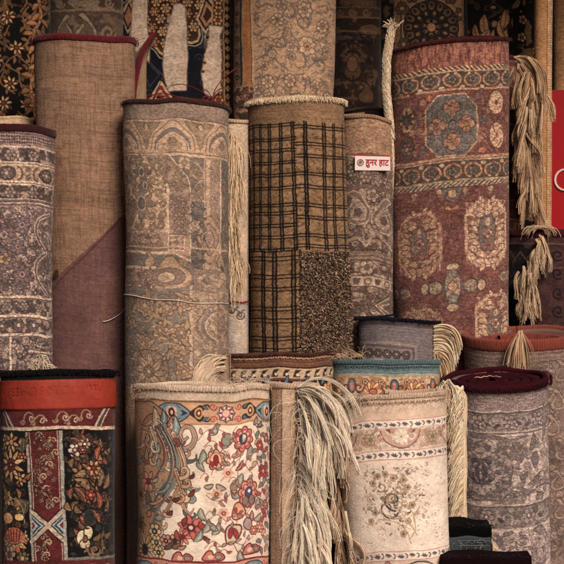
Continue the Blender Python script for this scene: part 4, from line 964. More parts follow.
    c.hb(247, 248.6, (176, 142, 106)); c.rect(-300, U(168), 248.6, 251.4, (110, 88, 74)); c.stroke([A(118, 252), A(175, 254), A(190, 262)], 1.6, ln)
    c.poly([A(100, 254), A(175, 256), A(192, 264), A(192, 292), A(100, 292)], dg)
    c.boteh(U(150, 260), 260, 15, (160, 130, 100), (104, 86, 72), 1); c.flower(U(130), 259, 5, 5, (120, 90, 80), (96, 76, 68)); c.flower(U(183), 263, 4.4, 5, (140, 114, 92), None)
    c.rect(-300, U(152), 268, 287, mau); c.rect(-300, U(156), 267, 269.4, ln); c.rect(-300, U(152), 286, 288, ln)
    q = cat([A(150, 278), A(158, 269), A(164, 260), A(172, 258), A(180, 266), A(190, 274), A(190, 283), A(180, 290), A(160, 292)], 5, True)
    c.poly(q, (160, 128, 98), (116, 94, 76), 1); c.ell(U(168), 278, 17, 9, (122, 98, 86), (96, 76, 66), 1); c.ell(U(166), 278, 9.5, 5.6, (158, 130, 104), (96, 76, 66)); c.ell(U(166), 278, 4, 3, mau)
    for x in (128, 139): c.flower(U(x), 278, 5.5, 6, (144, 118, 96), (98, 78, 70), (120, 98, 84))
    c.allover(-150, U(152), 268.5, 287, 5.6, [(150, 122, 98), (108, 88, 76), (160, 132, 106)], (92, 74, 66), .6, .2, 16)
    # right lower panel
    c.poly([A(193, 268), A(224, 270), A(224, 290), A(193, 290)], (146, 118, 98), (112, 92, 78), 1)
    c.flower(U(202), 279, 7, 5, (166, 138, 110), (104, 84, 76), (120, 90, 82)); c.arab(U(194), U(224), 270, 300, 5, [(112, 92, 80), (160, 134, 108), (100, 84, 76)], 17, (.42, .54), None, .7)
    c.rect(-300, U(190), 290, 390, (116, 102, 92)); c.rect(U(189), U(192), 286, 390, (164, 134, 106)); c.rect(U(192), U(217), 292, 390, (152, 126, 102)); c.rect(U(216), U(218), 286, 390, (120, 98, 82)); c.rect(U(218), 300, 286, 390, (132, 108, 90))
    c.arab(U(218), U(230), 290, 390, 4.5, [(104, 86, 74), (152, 126, 100), (92, 76, 68)], 18, (.42, .54), None, .8)
    c.allover(U(192.5), U(216), 292, 392, 6.2, [(164, 138, 112), (138, 114, 94), (128, 104, 88)], (106, 88, 76), .6, .3, 17)
    for y in (325, 380):                                # sideways arches of the long border
        Q = cat([A(216, y - 22), A(205, y - 16), A(197, y), A(205, y + 16), A(216, y + 22)], 6)
        c.stroke(Q, 1.3, (112, 90, 76)); Q = cat([A(214, y - 15), A(207, y - 10), A(202.5, y), A(207, y + 10), A(214, y + 15)], 6); c.stroke(Q, 4.2, dg); c.stroke(Q + [3, 0], 1.2, (176, 146, 118)); c.flower(U(212, y), y, 5, 6, (166, 138, 110), (110, 88, 76))
        c.poly([A(193, y + 12), A(206, y + 27), A(193, y + 42)], (132, 108, 90), (112, 92, 78), 1); c.flower(U(197), y + 27, 3.6, 4, (172, 144, 114), None)
        c.stroke([A(216, y + 24), A(204, y + 27)], 1.4, (120, 96, 84))
    # close drawn tan flowers on the grey
    c.allover(-160, U(190) - 2, 291, 392, 7, [(128, 110, 94), (138, 116, 96), (118, 104, 92)], (98, 86, 78), .6, .3, 8)
    for x, y, rr_, n_ in [(145, 306, 12, 6), (130, 324, 8, 5), (167, 310, 9, 6), (160, 330, 9, 8), (181, 334, 10, 6), (176, 350, 9, 5), (144, 344, 9, 6), (184, 304, 9, 6), (128, 350, 7, 6), (129, 300, 7, 6), (184, 372, 9, 6)]:
        X = U(x, y); c.flower(X, y, rr_, n_, (158, 126, 94), (84, 68, 58), (120, 98, 82), (166, 136, 104), x * .3, .6, None, 1, 1.0, .34)
        for q in range(3): c.leaf(X, y, x + q * 2.1, rr_ * 1.7, rr_ * .55, (146, 116, 86), (88, 72, 60), None, None, .4, .8)
        c.flower(X, y, rr_ * .62, n_, (134, 108, 88), (92, 74, 62), (164, 134, 104), None, x, .6, None, 1, .7)
    for q in [[(156, 296), (158, 312), (154, 326), (160, 340)], [(132, 318), (146, 322), (156, 316), (172, 326)], [(136, 340), (150, 350), (168, 344), (186, 352)]]: c.stroke(cat([A(*p) for p in q], 6), 1.4, (152, 122, 90))
    X = U(148); c.ell(X, 372, 21, 22, (132, 106, 86), (88, 72, 62), 1.2); c.allover(X - 19, X + 19, 354, 392, 6.4, [(154, 126, 98), (116, 94, 78), (164, 134, 104)], (90, 74, 64), .7, .2, 9)
    for k in range(8): c.leaf(X, 372, k * PI / 4, 19, 7, (158, 128, 98), (88, 72, 60), (104, 84, 70), None, .2, .9)
    c.flower(X, 372, 6.5, 8, (120, 98, 82), (80, 66, 58), (168, 138, 106))
    for k in range(26):
        x, y = c.rand.uniform(124, 188), c.rand.uniform(292, 390); c.rect(U(x, y), U(x, y) + c.rand.uniform(2, 6), y, y + .9, (186, 160, 134), .8)
    return c.finish(.10, .08, .05, .0, (138, 114, 94), .2, (92, 76, 66), colw=.03, mott=.03, fleck=.14)

def pat_plaid(r):                                     # tan rug with a black plaid
    c = r.cv; U = r.U; k_ = (28, 22, 19)
    c.rect(-300, 300, 94, 124, (142, 108, 76))
    for y, a in ((106, .35), (109.5, .6), (112, .4), (117, .5)): c.hb(y, y + .9, (112, 78, 46), a)
    n = vnoise(c.S, c.Y, 2.2, 1.6, 3); w = (slice(0, c.h), slice(0, c.w))
    c.put(w, np.clip((n - .66) / .1, 0, .6) * (c.Y > 124), (96, 62, 40)); c.put(w, np.clip((vnoise(c.S, c.Y, 5, 2, 8) - .6) * 2, 0, .4) * (c.Y > 124), (166, 124, 84))
    def vbar(x, x2, y0, y1, wd, gap):
        for d in (-gap / 2, gap / 2):
            P = [(U(x + (x2 - x) * t, y0 + (y1 - y0) * t) + d + c.rand.gauss(0, .24), y0 + (y1 - y0) * t) for t in np.linspace(0, 1, 90)]
            c.stroke(P, wd - .45, k_)
        c.stroke([(U(x, y0), y0), (U(x2, y1), y1)], gap, k_, .3)
    for x, x2, wd, gap in [(249.5, 250.5, 1.6, 2.0), (253.4, 254.5, 1.6, 2), (260.2, 261.5, 1.6, 2.4), (269.6, 271.2, 1.7, 2.6), (280.8, 283.5, 1.7, 2.6), (292.4, 296.5, 1.7, 2.4), (304.6, 307.6, 2.0, 2.4), (322.4, 326.8, 1.7, 3.0), (332.4, 336.6, 1.7, 2.6), (342.4, 346.4, 1.7, 2.2)]:
        vbar(x, x2, 122, 250, wd, gap)
    def hbar(xa, xb, y, gap=2.6, wd=1.15):
        a, b = (U(xa) if xa > 250 else -300), (U(xb) if xb < 344 else 300)
        for d in (-gap / 2, gap / 2):
            P = [(x, y + d + c.rand.gauss(0, .14)) for x in np.linspace(a, b, 24)]
            c.stroke(P, wd, k_)
    for y in (124, 138.5, 149.5, 162, 174.5, 187.5, 204.5, 212.5, 225, 236.5, 249.5): hbar(200, 295, y)
    for y in (127, 144, 156, 174, 187, 205.5, 217.5, 235.5, 246): hbar(294, 400, y, 2.8)
    for x, wd, gap in [(251.5, 1.6, 2.4), (265, 2.2, 3.0), (276, 2.0, 3.6), (294, 1.9, 3.2), (300.5, 1.1, 1.2)]: vbar(x, x + .8, 250, 392, wd, gap)
    for y in (258, 276, 288.5, 308, 320, 338, 349.5, 366): hbar(200, 301, y, 3.6, 1.1)
    c.rect(U(302), 300, 252, 400, (92, 68, 48))
    return c.finish(.14, .10, .05, colw=.05, mott=.03)

def pat_beige_dense(r):                               # faded rug carrying the shop label
    c = r.cv; U = r.U; A = lambda x, y: (U(x, y), y)
    bg, lt, dk = (134, 108, 90), (168, 142, 120), (88, 68, 60)
    c.hb(110, 155, (154, 118, 88)); c.hb(127, 128, (132, 98, 72)); c.hb(154, 156, (120, 92, 74)); c.hb(156, 157.4, lt)
    c.rect(-200, 200, 157.4, 400, bg)
    for (y0, y1, sc, sd) in [(157, 186, 6.5, 1), (190, 252, 7, 2), (262, 276, 5, 3), (288, 340, 6.5, 4)]:
        c.arab(-200, 200, y0, y1, sc, [dk, lt, (76, 58, 52)], 60 + sd, (.42, .54), None, .85)
    c.allover(-150, 150, 157, 186, 7, [(152, 126, 106), (118, 94, 80), (168, 142, 120)], (84, 66, 58), .6, .3, 18); c.allover(-150, 150, 190, 252, 7.5, [(150, 124, 104), (116, 94, 80), (166, 140, 118)], (84, 66, 58), .6, .3, 19); c.allover(-150, 150, 288, 345, 7, [(150, 124, 104), (112, 90, 76)], (84, 66, 58), .6, .3, 20)
    for x, y in [(353, 172), (380, 168), (366, 178), (388, 180)]: c.flower(U(x), y, 6.5, 6, (150, 126, 106), dk, (112, 88, 76), lt)
    c.hb(186, 190, (116, 92, 80)); c.boteh(U(358, 208), 208, 34, (120, 96, 82), lt, 1, (150, 124, 104), (96, 74, 66), 1.6); c.boteh(U(384, 214), 214, 36, (122, 98, 84), lt, -1, (146, 120, 102), (96, 74, 66), 1.6)
    c.flower(U(372), 196, 7, 5, lt, dk, (120, 96, 82)); c.flower(U(371), 232, 8, 6, (150, 124, 104), dk, lt)
    c.stroke(cat([A(346, 244), A(358, 238), A(366, 246), A(376, 234), A(392, 246)], 5), 3.2, lt); c.zig(247, 4, 15, 1.4, dk)
    c.hb(254, 262, (142, 116, 96)); c.hb(256, 257, dk); c.hb(260, 261, dk)
    c.flower(U(366), 268, 8, 4, lt, dk, (112, 90, 78), rot=PI / 4); c.hb(276, 288, (176, 150, 124)); c.hb(276, 277, dk); c.hb(287, 288, dk)
    c.rep(11, lambda x, k: (c.poly([(x - 3.6, 279), (x + 3.6, 279), (x + 1.6, 285.5), (x - 3, 285.5)], (104, 82, 70)) if k % 2 else c.ell(x, 282.3, 3.4, 3.4, None, (104, 82, 70), 1.6)))
    for k, f in enumerate((dk, lt, (112, 88, 76), lt)):
        c.stroke([A(390, 292 + 3 * k), A(374 + 2 * k, 306), A(390, 320 - 3 * k)], 1.7, f); c.stroke([A(348, 292 + 3 * k), A(364 - 2 * k, 292 + 3 * k), A(360, 300)], 1.5, f)
    c.flower(U(362), 316, 9, 8, (120, 96, 84), dk, lt)
    return c.finish(.15, .10, .05, .0, (140, 114, 96), .25, (84, 64, 56), mott=.02, fleck=.16)

def pat_red_tribal(r):                                # big maroon rug with guls
    c = r.cv; U = r.U; A = lambda x, y: (U(x, y), y)
    mar, tan, gb, ora, dk = (118, 68, 60), (186, 150, 116), (98, 96, 90), (172, 118, 86), (56, 44, 42)
    c.hb(30, 67, (126, 74, 58))
    n = vnoise(c.S, c.Y, 1.4, 7, 4); w = c.win(-300, 300, 40, 66, 0); c.put(w, np.clip((n[w] - .55) / .1, 0, 1) * .55 * (c.Y[w] < 66), (176, 116, 88)); c.put(w, np.clip((.38 - n[w]) / .1, 0, 1) * .6 * (c.Y[w] < 66), (76, 40, 36))
    c.rope(69.3, 5, (184, 150, 110), (74, 56, 46), 5.2, lean=-1.2)
    def scrollband(y0, y1, flip=1):
        c.hb(y0, y1, (70, 66, 60)); ym = (y0 + y1) / 2
        def m(x, k):
            c.ell(x, ym - flip * 1, 6.5, 5.2, (88, 86, 78)); c.flower(x, ym - flip * 1, 5, 5, (110, 100, 86), (50, 44, 42), (70, 64, 60))
            for d in (-1, 1):
                c.stroke(cat([(x + d * 2, ym + flip * 6), (x + d * 7.5, ym + flip * 3), (x + d * 8.2, ym - flip * 3), (x + d * 4, ym - flip * 6.5)], 5), 2.0, (176, 122, 82))
                c.ell(x + d * 3.8, ym - flip * 6.5, 1.7, 1.4, (190, 140, 98))
            c.ell(x - 10.5, ym + flip * 6.6, 2.6, 1.8, (190, 156, 120)); c.ell(x + 0, ym + flip * 6.4, 2, 1.6, (128, 66, 52))
        c.rep(21, m, ph=U(452))
        c.hb(y0 - .8, y0 + .6, (182, 146, 108)); c.hb(y1 - 1, y1 + 1, (178, 142, 102))
    scrollband(72, 90)
    c.hb(91, 158, mar)
    c.allover(-150, 150, 92, 157, 8, [(132, 84, 70), (96, 72, 66), (146, 100, 78), (110, 56, 50)], (80, 50, 46), .7, .4, 22)
    xm = U(452, 125)
    q = [(xm - 26, 108), (xm - 14, 95), (xm + 14, 95), (xm + 26, 108), (xm + 26, 142), (xm + 14, 156), (xm - 14, 156), (xm - 26, 142)]
    c.poly(q, gb, (182, 148, 110), 1.5)
    for dx, dy in ((0, -17), (0, 17), (-15, 0), (15, 0)):
        c.flower(xm + dx, 125 + dy, 9, 4, ora, (70, 52, 46), (132, 62, 50), (196, 150, 104), rot=0 if dx == 0 else PI / 2)
        for e in (-1, 1): c.leaf(xm + dx + e * 4, 125 + dy, PI / 2 * e + 1.2, 9, 3.6, (150, 106, 76), None)
    for k in range(260):
        x, yy = c.rand.uniform(xm - 25, xm + 25), c.rand.uniform(96, 152)
        if abs(x - xm) + abs(yy - 125) * .8 < 44: c.stroke([(x, yy), (x, yy + c.rand.uniform(2, 6))], .8, c.rand.choice([(120, 116, 104), (66, 64, 62), (140, 104, 78), (104, 100, 92)]), .65)
    c.stroke([(xm, 110), (xm, 140)], 1.6, (150, 106, 76)); c.stroke([(xm - 14, 125), (xm + 14, 125)], 1.6, (150, 106, 76)); c.ell(xm, 125, 4, 5, (110, 104, 92), (60, 52, 50))
    for x, y, rx, ry_, f, st in [(409, 114, 8.5, 13.5, (170, 132, 96), 1), (497, 105, 8.5, 12.5, (192, 152, 116), 0), (497, 138, 9, 13.5, (190, 150, 114), 0), (409, 144, 9, 13, (84, 70, 62), 2)]:
        X = U(x, y); c.ell(X, y, rx, ry_, f, (90, 56, 46), 1.1)
        if st == 1: c.daisy(X, y, 9, 8, (66, 60, 54), (50, 44, 40), (66, 60, 54))
        elif st == 0:
            c.daisy(X, y, 7, 10, (204, 168, 130), None, (140, 66, 56)); c.ell(X, y, 1.4, 3, (130, 50, 44))
        else: c.flower(X, y, 7, 6, (116, 92, 78), dk, ora)
    for x, y in [(424, 100), (480, 98), (424, 150), (482, 152), (420, 128), (484, 122), (488, 122), (414, 128), (399, 128), (507, 122), (430, 96), (425, 132), (480, 140)]:
        c.flower(U(x, y), y, 3.6, 5, c.rand.choice([(150, 110, 80), (90, 84, 76), (170, 100, 72)]), None)
    for k in range(150):
        x, y = c.rand.uniform(398, 510), c.rand.uniform(94, 156)
        if abs(x - 452) > 30: c.stroke([A(x, y), A(x + c.rand.uniform(-3, 3), y + 4)], 1.2, c.rand.choice([(150, 104, 80), (82, 56, 50), (90, 80, 72)]))
    c.hb(157, 159.4, (178, 140, 104)); scrollband(161, 181, -1); c.rope(184.5, 5, (186, 162, 130), (76, 74, 70), 5.2, lean=1.4)
    c.hb(187.4, 420, (116, 70, 64)); c.allover(-150, 150, 190, 345, 9, [(126, 78, 68), (104, 62, 58), (136, 90, 78)], (92, 56, 52), .7, .4, 21)
    for k in range(-9, 10): 
        x = xm + k * 13
        if k % 2: c.ell(x, 191, 3.6, 3.2, (178, 138, 106), (80, 56, 50)); c.ell(x, 195, 1.6, 2, (120, 110, 98))
    c.poly([(xm - 11, 188), (xm + 11, 188), (xm + 8, 198), (xm, 205), (xm - 8, 198)], (104, 102, 92), (66, 60, 56), 1); c.ell(xm, 194, 5, 5, (182, 146, 108), (90, 66, 56)); c.ell(xm, 208, 8, 3, (178, 134, 98), (112, 62, 54)); c.ell(xm, 206, 4, 2.6, (112, 62, 56))
    # guls
    def gul(x, y, rx, ry_, f, f2):
        X = U(x, y)
        q = [(X - rx, y - ry_ * .55), (X - rx * .5, y - ry_), (X + rx * .5, y - ry_), (X + rx, y - ry_ * .55), (X + rx, y + ry_ * .55), (X + rx * .5, y + ry_), (X - rx * .5, y + ry_), (X - rx, y + ry_ * .55)]
        c.poly(q, f2, f, 3.4)
        c.arab(X - rx, X + rx, y - ry_, y + ry_, 4, [f2, f], int(x), (.44, .46), X, .95)
        c.poly(q, None, f, 2.6)
        for k in range(-4, 5):
            yy = y + k * ry_ * .2
            for d in (-1, 1):
                L_ = rx * (.95 if abs(k) < 3 else .6)
                c.leaf(X + d * L_ * .98, yy, PI / 2 + d * (.9 + .2 * (k % 2)), 13, 6.4, f, (96, 62, 54), None, None, .3 * d, .7)
        for d in (-1, 1):
            c.leaf(X + d * 4, y - ry_ * .95, -PI / 2 + d * .5, 9, 5, f, (96, 62, 54), None, None, 0, .7); c.leaf(X + d * 4, y + ry_ * .95, PI / 2 - d * .5, 9, 5, f, (96, 62, 54), None, None, 0, .7)
        c.poly([(X - rx * .34, y - ry_ * .5), (X + rx * .2, y - ry_ * .58), (X + rx * .4, y), (X + rx * .2, y + ry_ * .55), (X - rx * .3, y + ry_ * .5), (X - rx * .45, y)], (112, 104, 94), (90, 60, 54), .9)
        c.flower(X, y, 5, 4, f, (112, 60, 54), (104, 92, 84)); c.ell(X, y + 11, 2.6, 4, (140, 72, 60)); c.ell(X, y - 11, 2.6, 4, f)
    gul(420, 241, 22, 30, (174, 138, 106), (124, 78, 66)); gul(487, 236, 22, 32, (198, 164, 130), (134, 84, 70))
    gul(420, 334, 23, 26, (170, 134, 104), (122, 74, 66)); gul(496, 328, 22, 29, (194, 158, 124), (130, 80, 68))
    # cross
    y = 287; lt = (160, 138, 112)
    for dx, dy, rx, ry_, f in [(0, 0, 8, 20, lt), (-17, 0, 7.5, 7, (150, 132, 108)), (18, 0, 7.5, 7, (150, 132, 108)), (-28, 0, 4.5, 6, tan), (29, 0, 4.5, 6, tan), (0, -20, 7, 4, tan), (0, 21, 7, 4, tan)]:
        c.ell(xm + dx, y + dy, rx, ry_, f, (76, 70, 66), 1.5)
    for dy in (-12, 12): c.ell(xm, y + dy, 5, 4.4, (128, 118, 102), (90, 84, 78), .8)
    c.poly([(xm - 6, y), (xm, y - 7), (xm + 6, y), (xm, y + 7)], (182, 146, 112), (110, 80, 66), 1)
    c.ell(xm - 9, y, 2, 3, (80, 84, 84)); c.ell(xm + 9.5, y, 2, 3, (80, 84, 84))
    for x, yy in [(407, 289), (504, 281), (399, 289), (509, 281)]:
        c.ell(U(x, yy), yy, 7, 6, (158, 130, 102), (78, 68, 64), 1.3); c.ell(U(x, yy), yy, 3, 3, (110, 104, 96))
    for k in range(420):
        x, yy = c.rand.uniform(397, 511), c.rand.uniform(190, 345); c.stroke([A(x, yy), A(x, yy + c.rand.uniform(3, 9))], .8, c.rand.choice([(150, 100, 80), (92, 52, 48), (134, 84, 70)]), .6)
    return c.finish(.16, .12, .05, .10, (156, 116, 94), .3, (76, 48, 44), colw=.12, mott=.03, fleck=.22)

def pat_pale_borders(r):                              # grey pink rug at the left edge
    c = r.cv; U = r.U; A = lambda x, y: (U(x, y), y)
    lt, dk, md, ln = (198, 166, 142), (80, 66, 62), (136, 110, 98), (214, 180, 152)
    c.hb(120, 147, (140, 112, 104))
    for y in (134, 137, 140, 143): c.dots(y, 2.4, .8, (84, 66, 66), ph=.3 * y)
    for y in (135.5, 138.5, 141.5, 144.5): c.dots(y, 2.4, .6, (184, 152, 136), ph=.5)
    c.hb(146.4, 148.4, ln)
    c.hb(148.4, 163, (128, 106, 96)); c.hb(165, 182, (170, 138, 108)); c.hb(185, 200, (116, 96, 86))
    c.arab(-200, 200, 148.4, 163, 5.5, [dk, (172, 142, 122), (76, 62, 64)], 1, (.44, .54), None, .9); c.arab(-200, 200, 185, 200, 5, [dk, (166, 138, 116), (76, 60, 62)], 2, (.44, .54), None, .9)
    for y in (163, 165.4, 182.4, 185, 200): c.hb(y - .8, y + .8, ln)
    c.hb(164, 164.6, dk); c.hb(183.4, 184, dk)
    def m(x, k):
        c.ell(x, 174, 9, 6.6, (96, 80, 78), (70, 56, 58), 1); c.flower(x, 174, 6, 6, (140, 116, 104), dk, lt)
        c.stroke(bez((x + 11, 168), (x + 17, 170), (x + 17, 178), (x + 11, 181), 8), 2.4, (104, 84, 80)); c.flower(x + 21, 170, 3.4, 5, (112, 90, 86), None); c.flower(x + 21, 178, 3.4, 5, (112, 90, 86), None); c.stroke(bez((x + 31, 168), (x + 25, 170), (x + 25, 178), (x + 31, 181), 8), 2.4, (104, 84, 80))
    c.rep(42, m, ph=U(7))
    for x in (32, 10, -12): c.flower(U(x), 156, 6, 6, (168, 140, 122), dk, md); c.flower(U(x), 193, 6, 6, (162, 132, 118), dk, md)
    c.hb(200, 206, (112, 92, 84)); c.hb(203, 204, ln); c.hb(206.5, 298, (164, 136, 120))
    c.arab(-200, 200, 208, 297, 5, [(92, 74, 74), (176, 146, 132), (84, 68, 70)], 5, (.47, .53), None, .75)
    c.allover(-120, 120, 207, 298, 7, [(180, 150, 132), (132, 110, 100), (194, 164, 144), (110, 92, 86)], (84, 70, 66), .7, .3, 23)
    for x, y, rr in [(4, 236, 12), (4, 261, 12), (22, 226, 9), (18, 248, 8), (22, 276, 10)]: c.flower(U(x), y, rr, 8, (124, 100, 96), (84, 68, 70), (160, 132, 118), (90, 74, 76))
    c.flower(U(5), 260, 6, 5, (176, 140, 100), (90, 70, 60), (120, 96, 80))
    for q in [[(44, 212), (36, 220), (35, 236), (42, 250)], [(42, 252), (35, 262), (35, 280), (43, 294)]]: c.stroke(cat([A(*p) for p in q], 5), 4.4, (182, 152, 132)); c.stroke(cat([A(*p) for p in q], 5), 1.6, (92, 74, 74))
    for y in (298, 317, 336): c.hb(y - 1.2, y + 1.2, ln); c.hb(y + 1.2, y + 2.2, dk)
    c.hb(301, 315.6, (122, 102, 92)); c.arab(-200, 200, 301, 315.6, 4.6, [dk, (172, 146, 124), (76, 62, 62)], 6, (.44, .54), None, .9); c.arab(-200, 200, 320, 334.6, 5, [(80, 66, 66), (164, 136, 118), (76, 62, 62)], 7, (.47, .53), None, .9)
    for x in (24, 38, 8): c.flower(U(x), 308, 5, 6, (160, 134, 116), dk, md); c.flower(U(x - 5), 327, 6, 5, (110, 90, 86), (74, 60, 60), lt)
    c.hb(338, 420, (138, 112, 100)); c.arab(-200, 200, 339, 420, 5, [dk, (172, 144, 124), (78, 64, 64)], 9, (.45, .55), None, .85)
    c.allover(-120, 120, 339, 420, 6.5, [(166, 138, 122), (120, 98, 92), (182, 152, 134)], (80, 66, 66), .65, .3, 24)
    c.rect(U(10), U(12), 338, 420, ln); c.rect(U(28), 200, 352, 353.4, ln)
    for x, y in [(38, 344), (32, 346), (20, 350), (40, 358)]: c.flower(U(x), y, 5, 6, (168, 142, 124), dk, md)
    return c.finish(.17, .10, .04, .0, (160, 132, 116), .35, (76, 62, 62), mott=.02, fleck=.18)

def pat_scroll_beige(r):                              # tall beige rug with outlined scrolls
    c = r.cv; U = r.U; A = lambda x, y: (U(x, y), y)
    gr, och, bg, br = (104, 92, 82), (176, 124, 76), (174, 136, 102), (112, 74, 58)
    c.rect(-300, U(252), -40, 130, (176, 120, 68))
    fl = []
    rr = random.Random(4)
    def fleur(x, y, r0, n=6):
        c.flower(U(x, y), y, r0, n, (184, 146, 112), gr, (170, 122, 84), br, rr.uniform(0, 1), .6, None, 1, 1.1)
    for x, y, r0, d in [(262, 16, 9, 1), (275, 24, 10, -1), (302, 20, 9, 1), (318, 34, 10, -1), (263, 44, 9, -1), (278, 42, 8, 1), (296, 62, 11, 1), (258, 72, 9, -1), (276, 74, 10, 1), (318, 66, 9, 1), (300, 84, 10, -1), (268, 92, 9, 1), (320, 90, 9, -1), (288, 12, 8, 1), (330, 14, 8, 1), (311, 50, 7, 1), (284, 100, 9, -1), (330, 76, 7, 1), (256, 28, 8, 1), (305, 104, 8, 1)]:
        a0 = rr.uniform(0, 6)
        c.scroll(U(x, y), y, r0, och if rr.random() < .4 else gr, 1.2, 1.15, a0, d); c.scroll(U(x, y), y, r0 + 3, gr, 1.1, .55, a0, d)
        c.leaf(U(x, y) + r0 * math.cos(a0), y + r0 * math.sin(a0), rr.uniform(-3, 3), 9, 4.5, (168, 128, 94), gr, None, None, .4, .9)
    for q in [[(254, 14), (268, 4), (284, 18), (296, 40), (312, 44), (328, 30)], [(256, 60), (270, 56), (282, 66), (300, 74), (314, 60), (330, 56)], [(254, 92), (266, 82), (284, 88), (300, 100), (318, 96), (332, 100)], [(274, 16), (284, 28), (280, 40), (268, 50)]]:
        c.vine([A(*p) for p in q], 1.2, gr, [(172, 132, 96), (182, 142, 106)], 8, 8, 3.6, gr)
    for x, y, r0 in [(305, 8, 8), (307, 44, 10), (306, 46, 5), (322, 24, 7), (290, 46, 5), (258, 90, 6), (272, 54, 5), (290, 80, 6.5), (304, 78, 6.5), (268, 82, 7), (292, 56, 4), (314, 84, 6), (265, 66, 5), (325, 50, 5), (326, 96, 6), (282, 4, 6), (268, 98, 6)]: fleur(x, y, r0)
    c.arab(U(253), 300, -40, 130, 6.5, [(168, 130, 98), (180, 142, 108), (112, 96, 84)], 71, (.3, .7), None, .75)
    for x, y, r0 in [(305, 8, 8), (307, 44, 10), (290, 80, 6.5), (268, 82, 7), (326, 96, 6), (322, 24, 7), (278, 20, 7), (298, 98, 6)]: fleur(x, y, r0, 7)
    # long side border
    for x0, x1, f in [(-999, 232.4, (92, 70, 52)), (232.4, 234, (40, 30, 28)), (234, 240, (122, 92, 64)), (240, 242, (56, 44, 38)), (242, 244.4, (168, 120, 78)), (244.4, 250.4, (166, 106, 58)), (250.4, 251.4, (116, 76, 46)), (251.4, 253, (186, 146, 106))]:
        c.rect(U(x0) if x0 > 0 else -300, U(x1), -40, 84, f)
    for y in range(-30, 84, 13): c.scroll(U(237.2), y, 3.4, (50, 40, 36), 1.4, 1.2, 0, 1); c.leaf(U(236), y + 6, 1.2, 7, 3, (170, 130, 90), (60, 46, 40))
    c.rect(-300, U(252), 84, 130, (122, 84, 62)); c.arab(-300, U(252), 84, 130, 5, [(74, 54, 46), (170, 122, 88), (60, 46, 42)], 77, (.44, .54), None, .9); c.rect(-300, U(252), 83.4, 84.8, (170, 122, 80))
    c.flower(U(244), 94, 6, 8, (150, 90, 70), (70, 50, 44), (180, 130, 96)); c.hb(98, 99, (90, 66, 52)) if False else None
    return c.finish(.07, .06, .03, mott=.04)

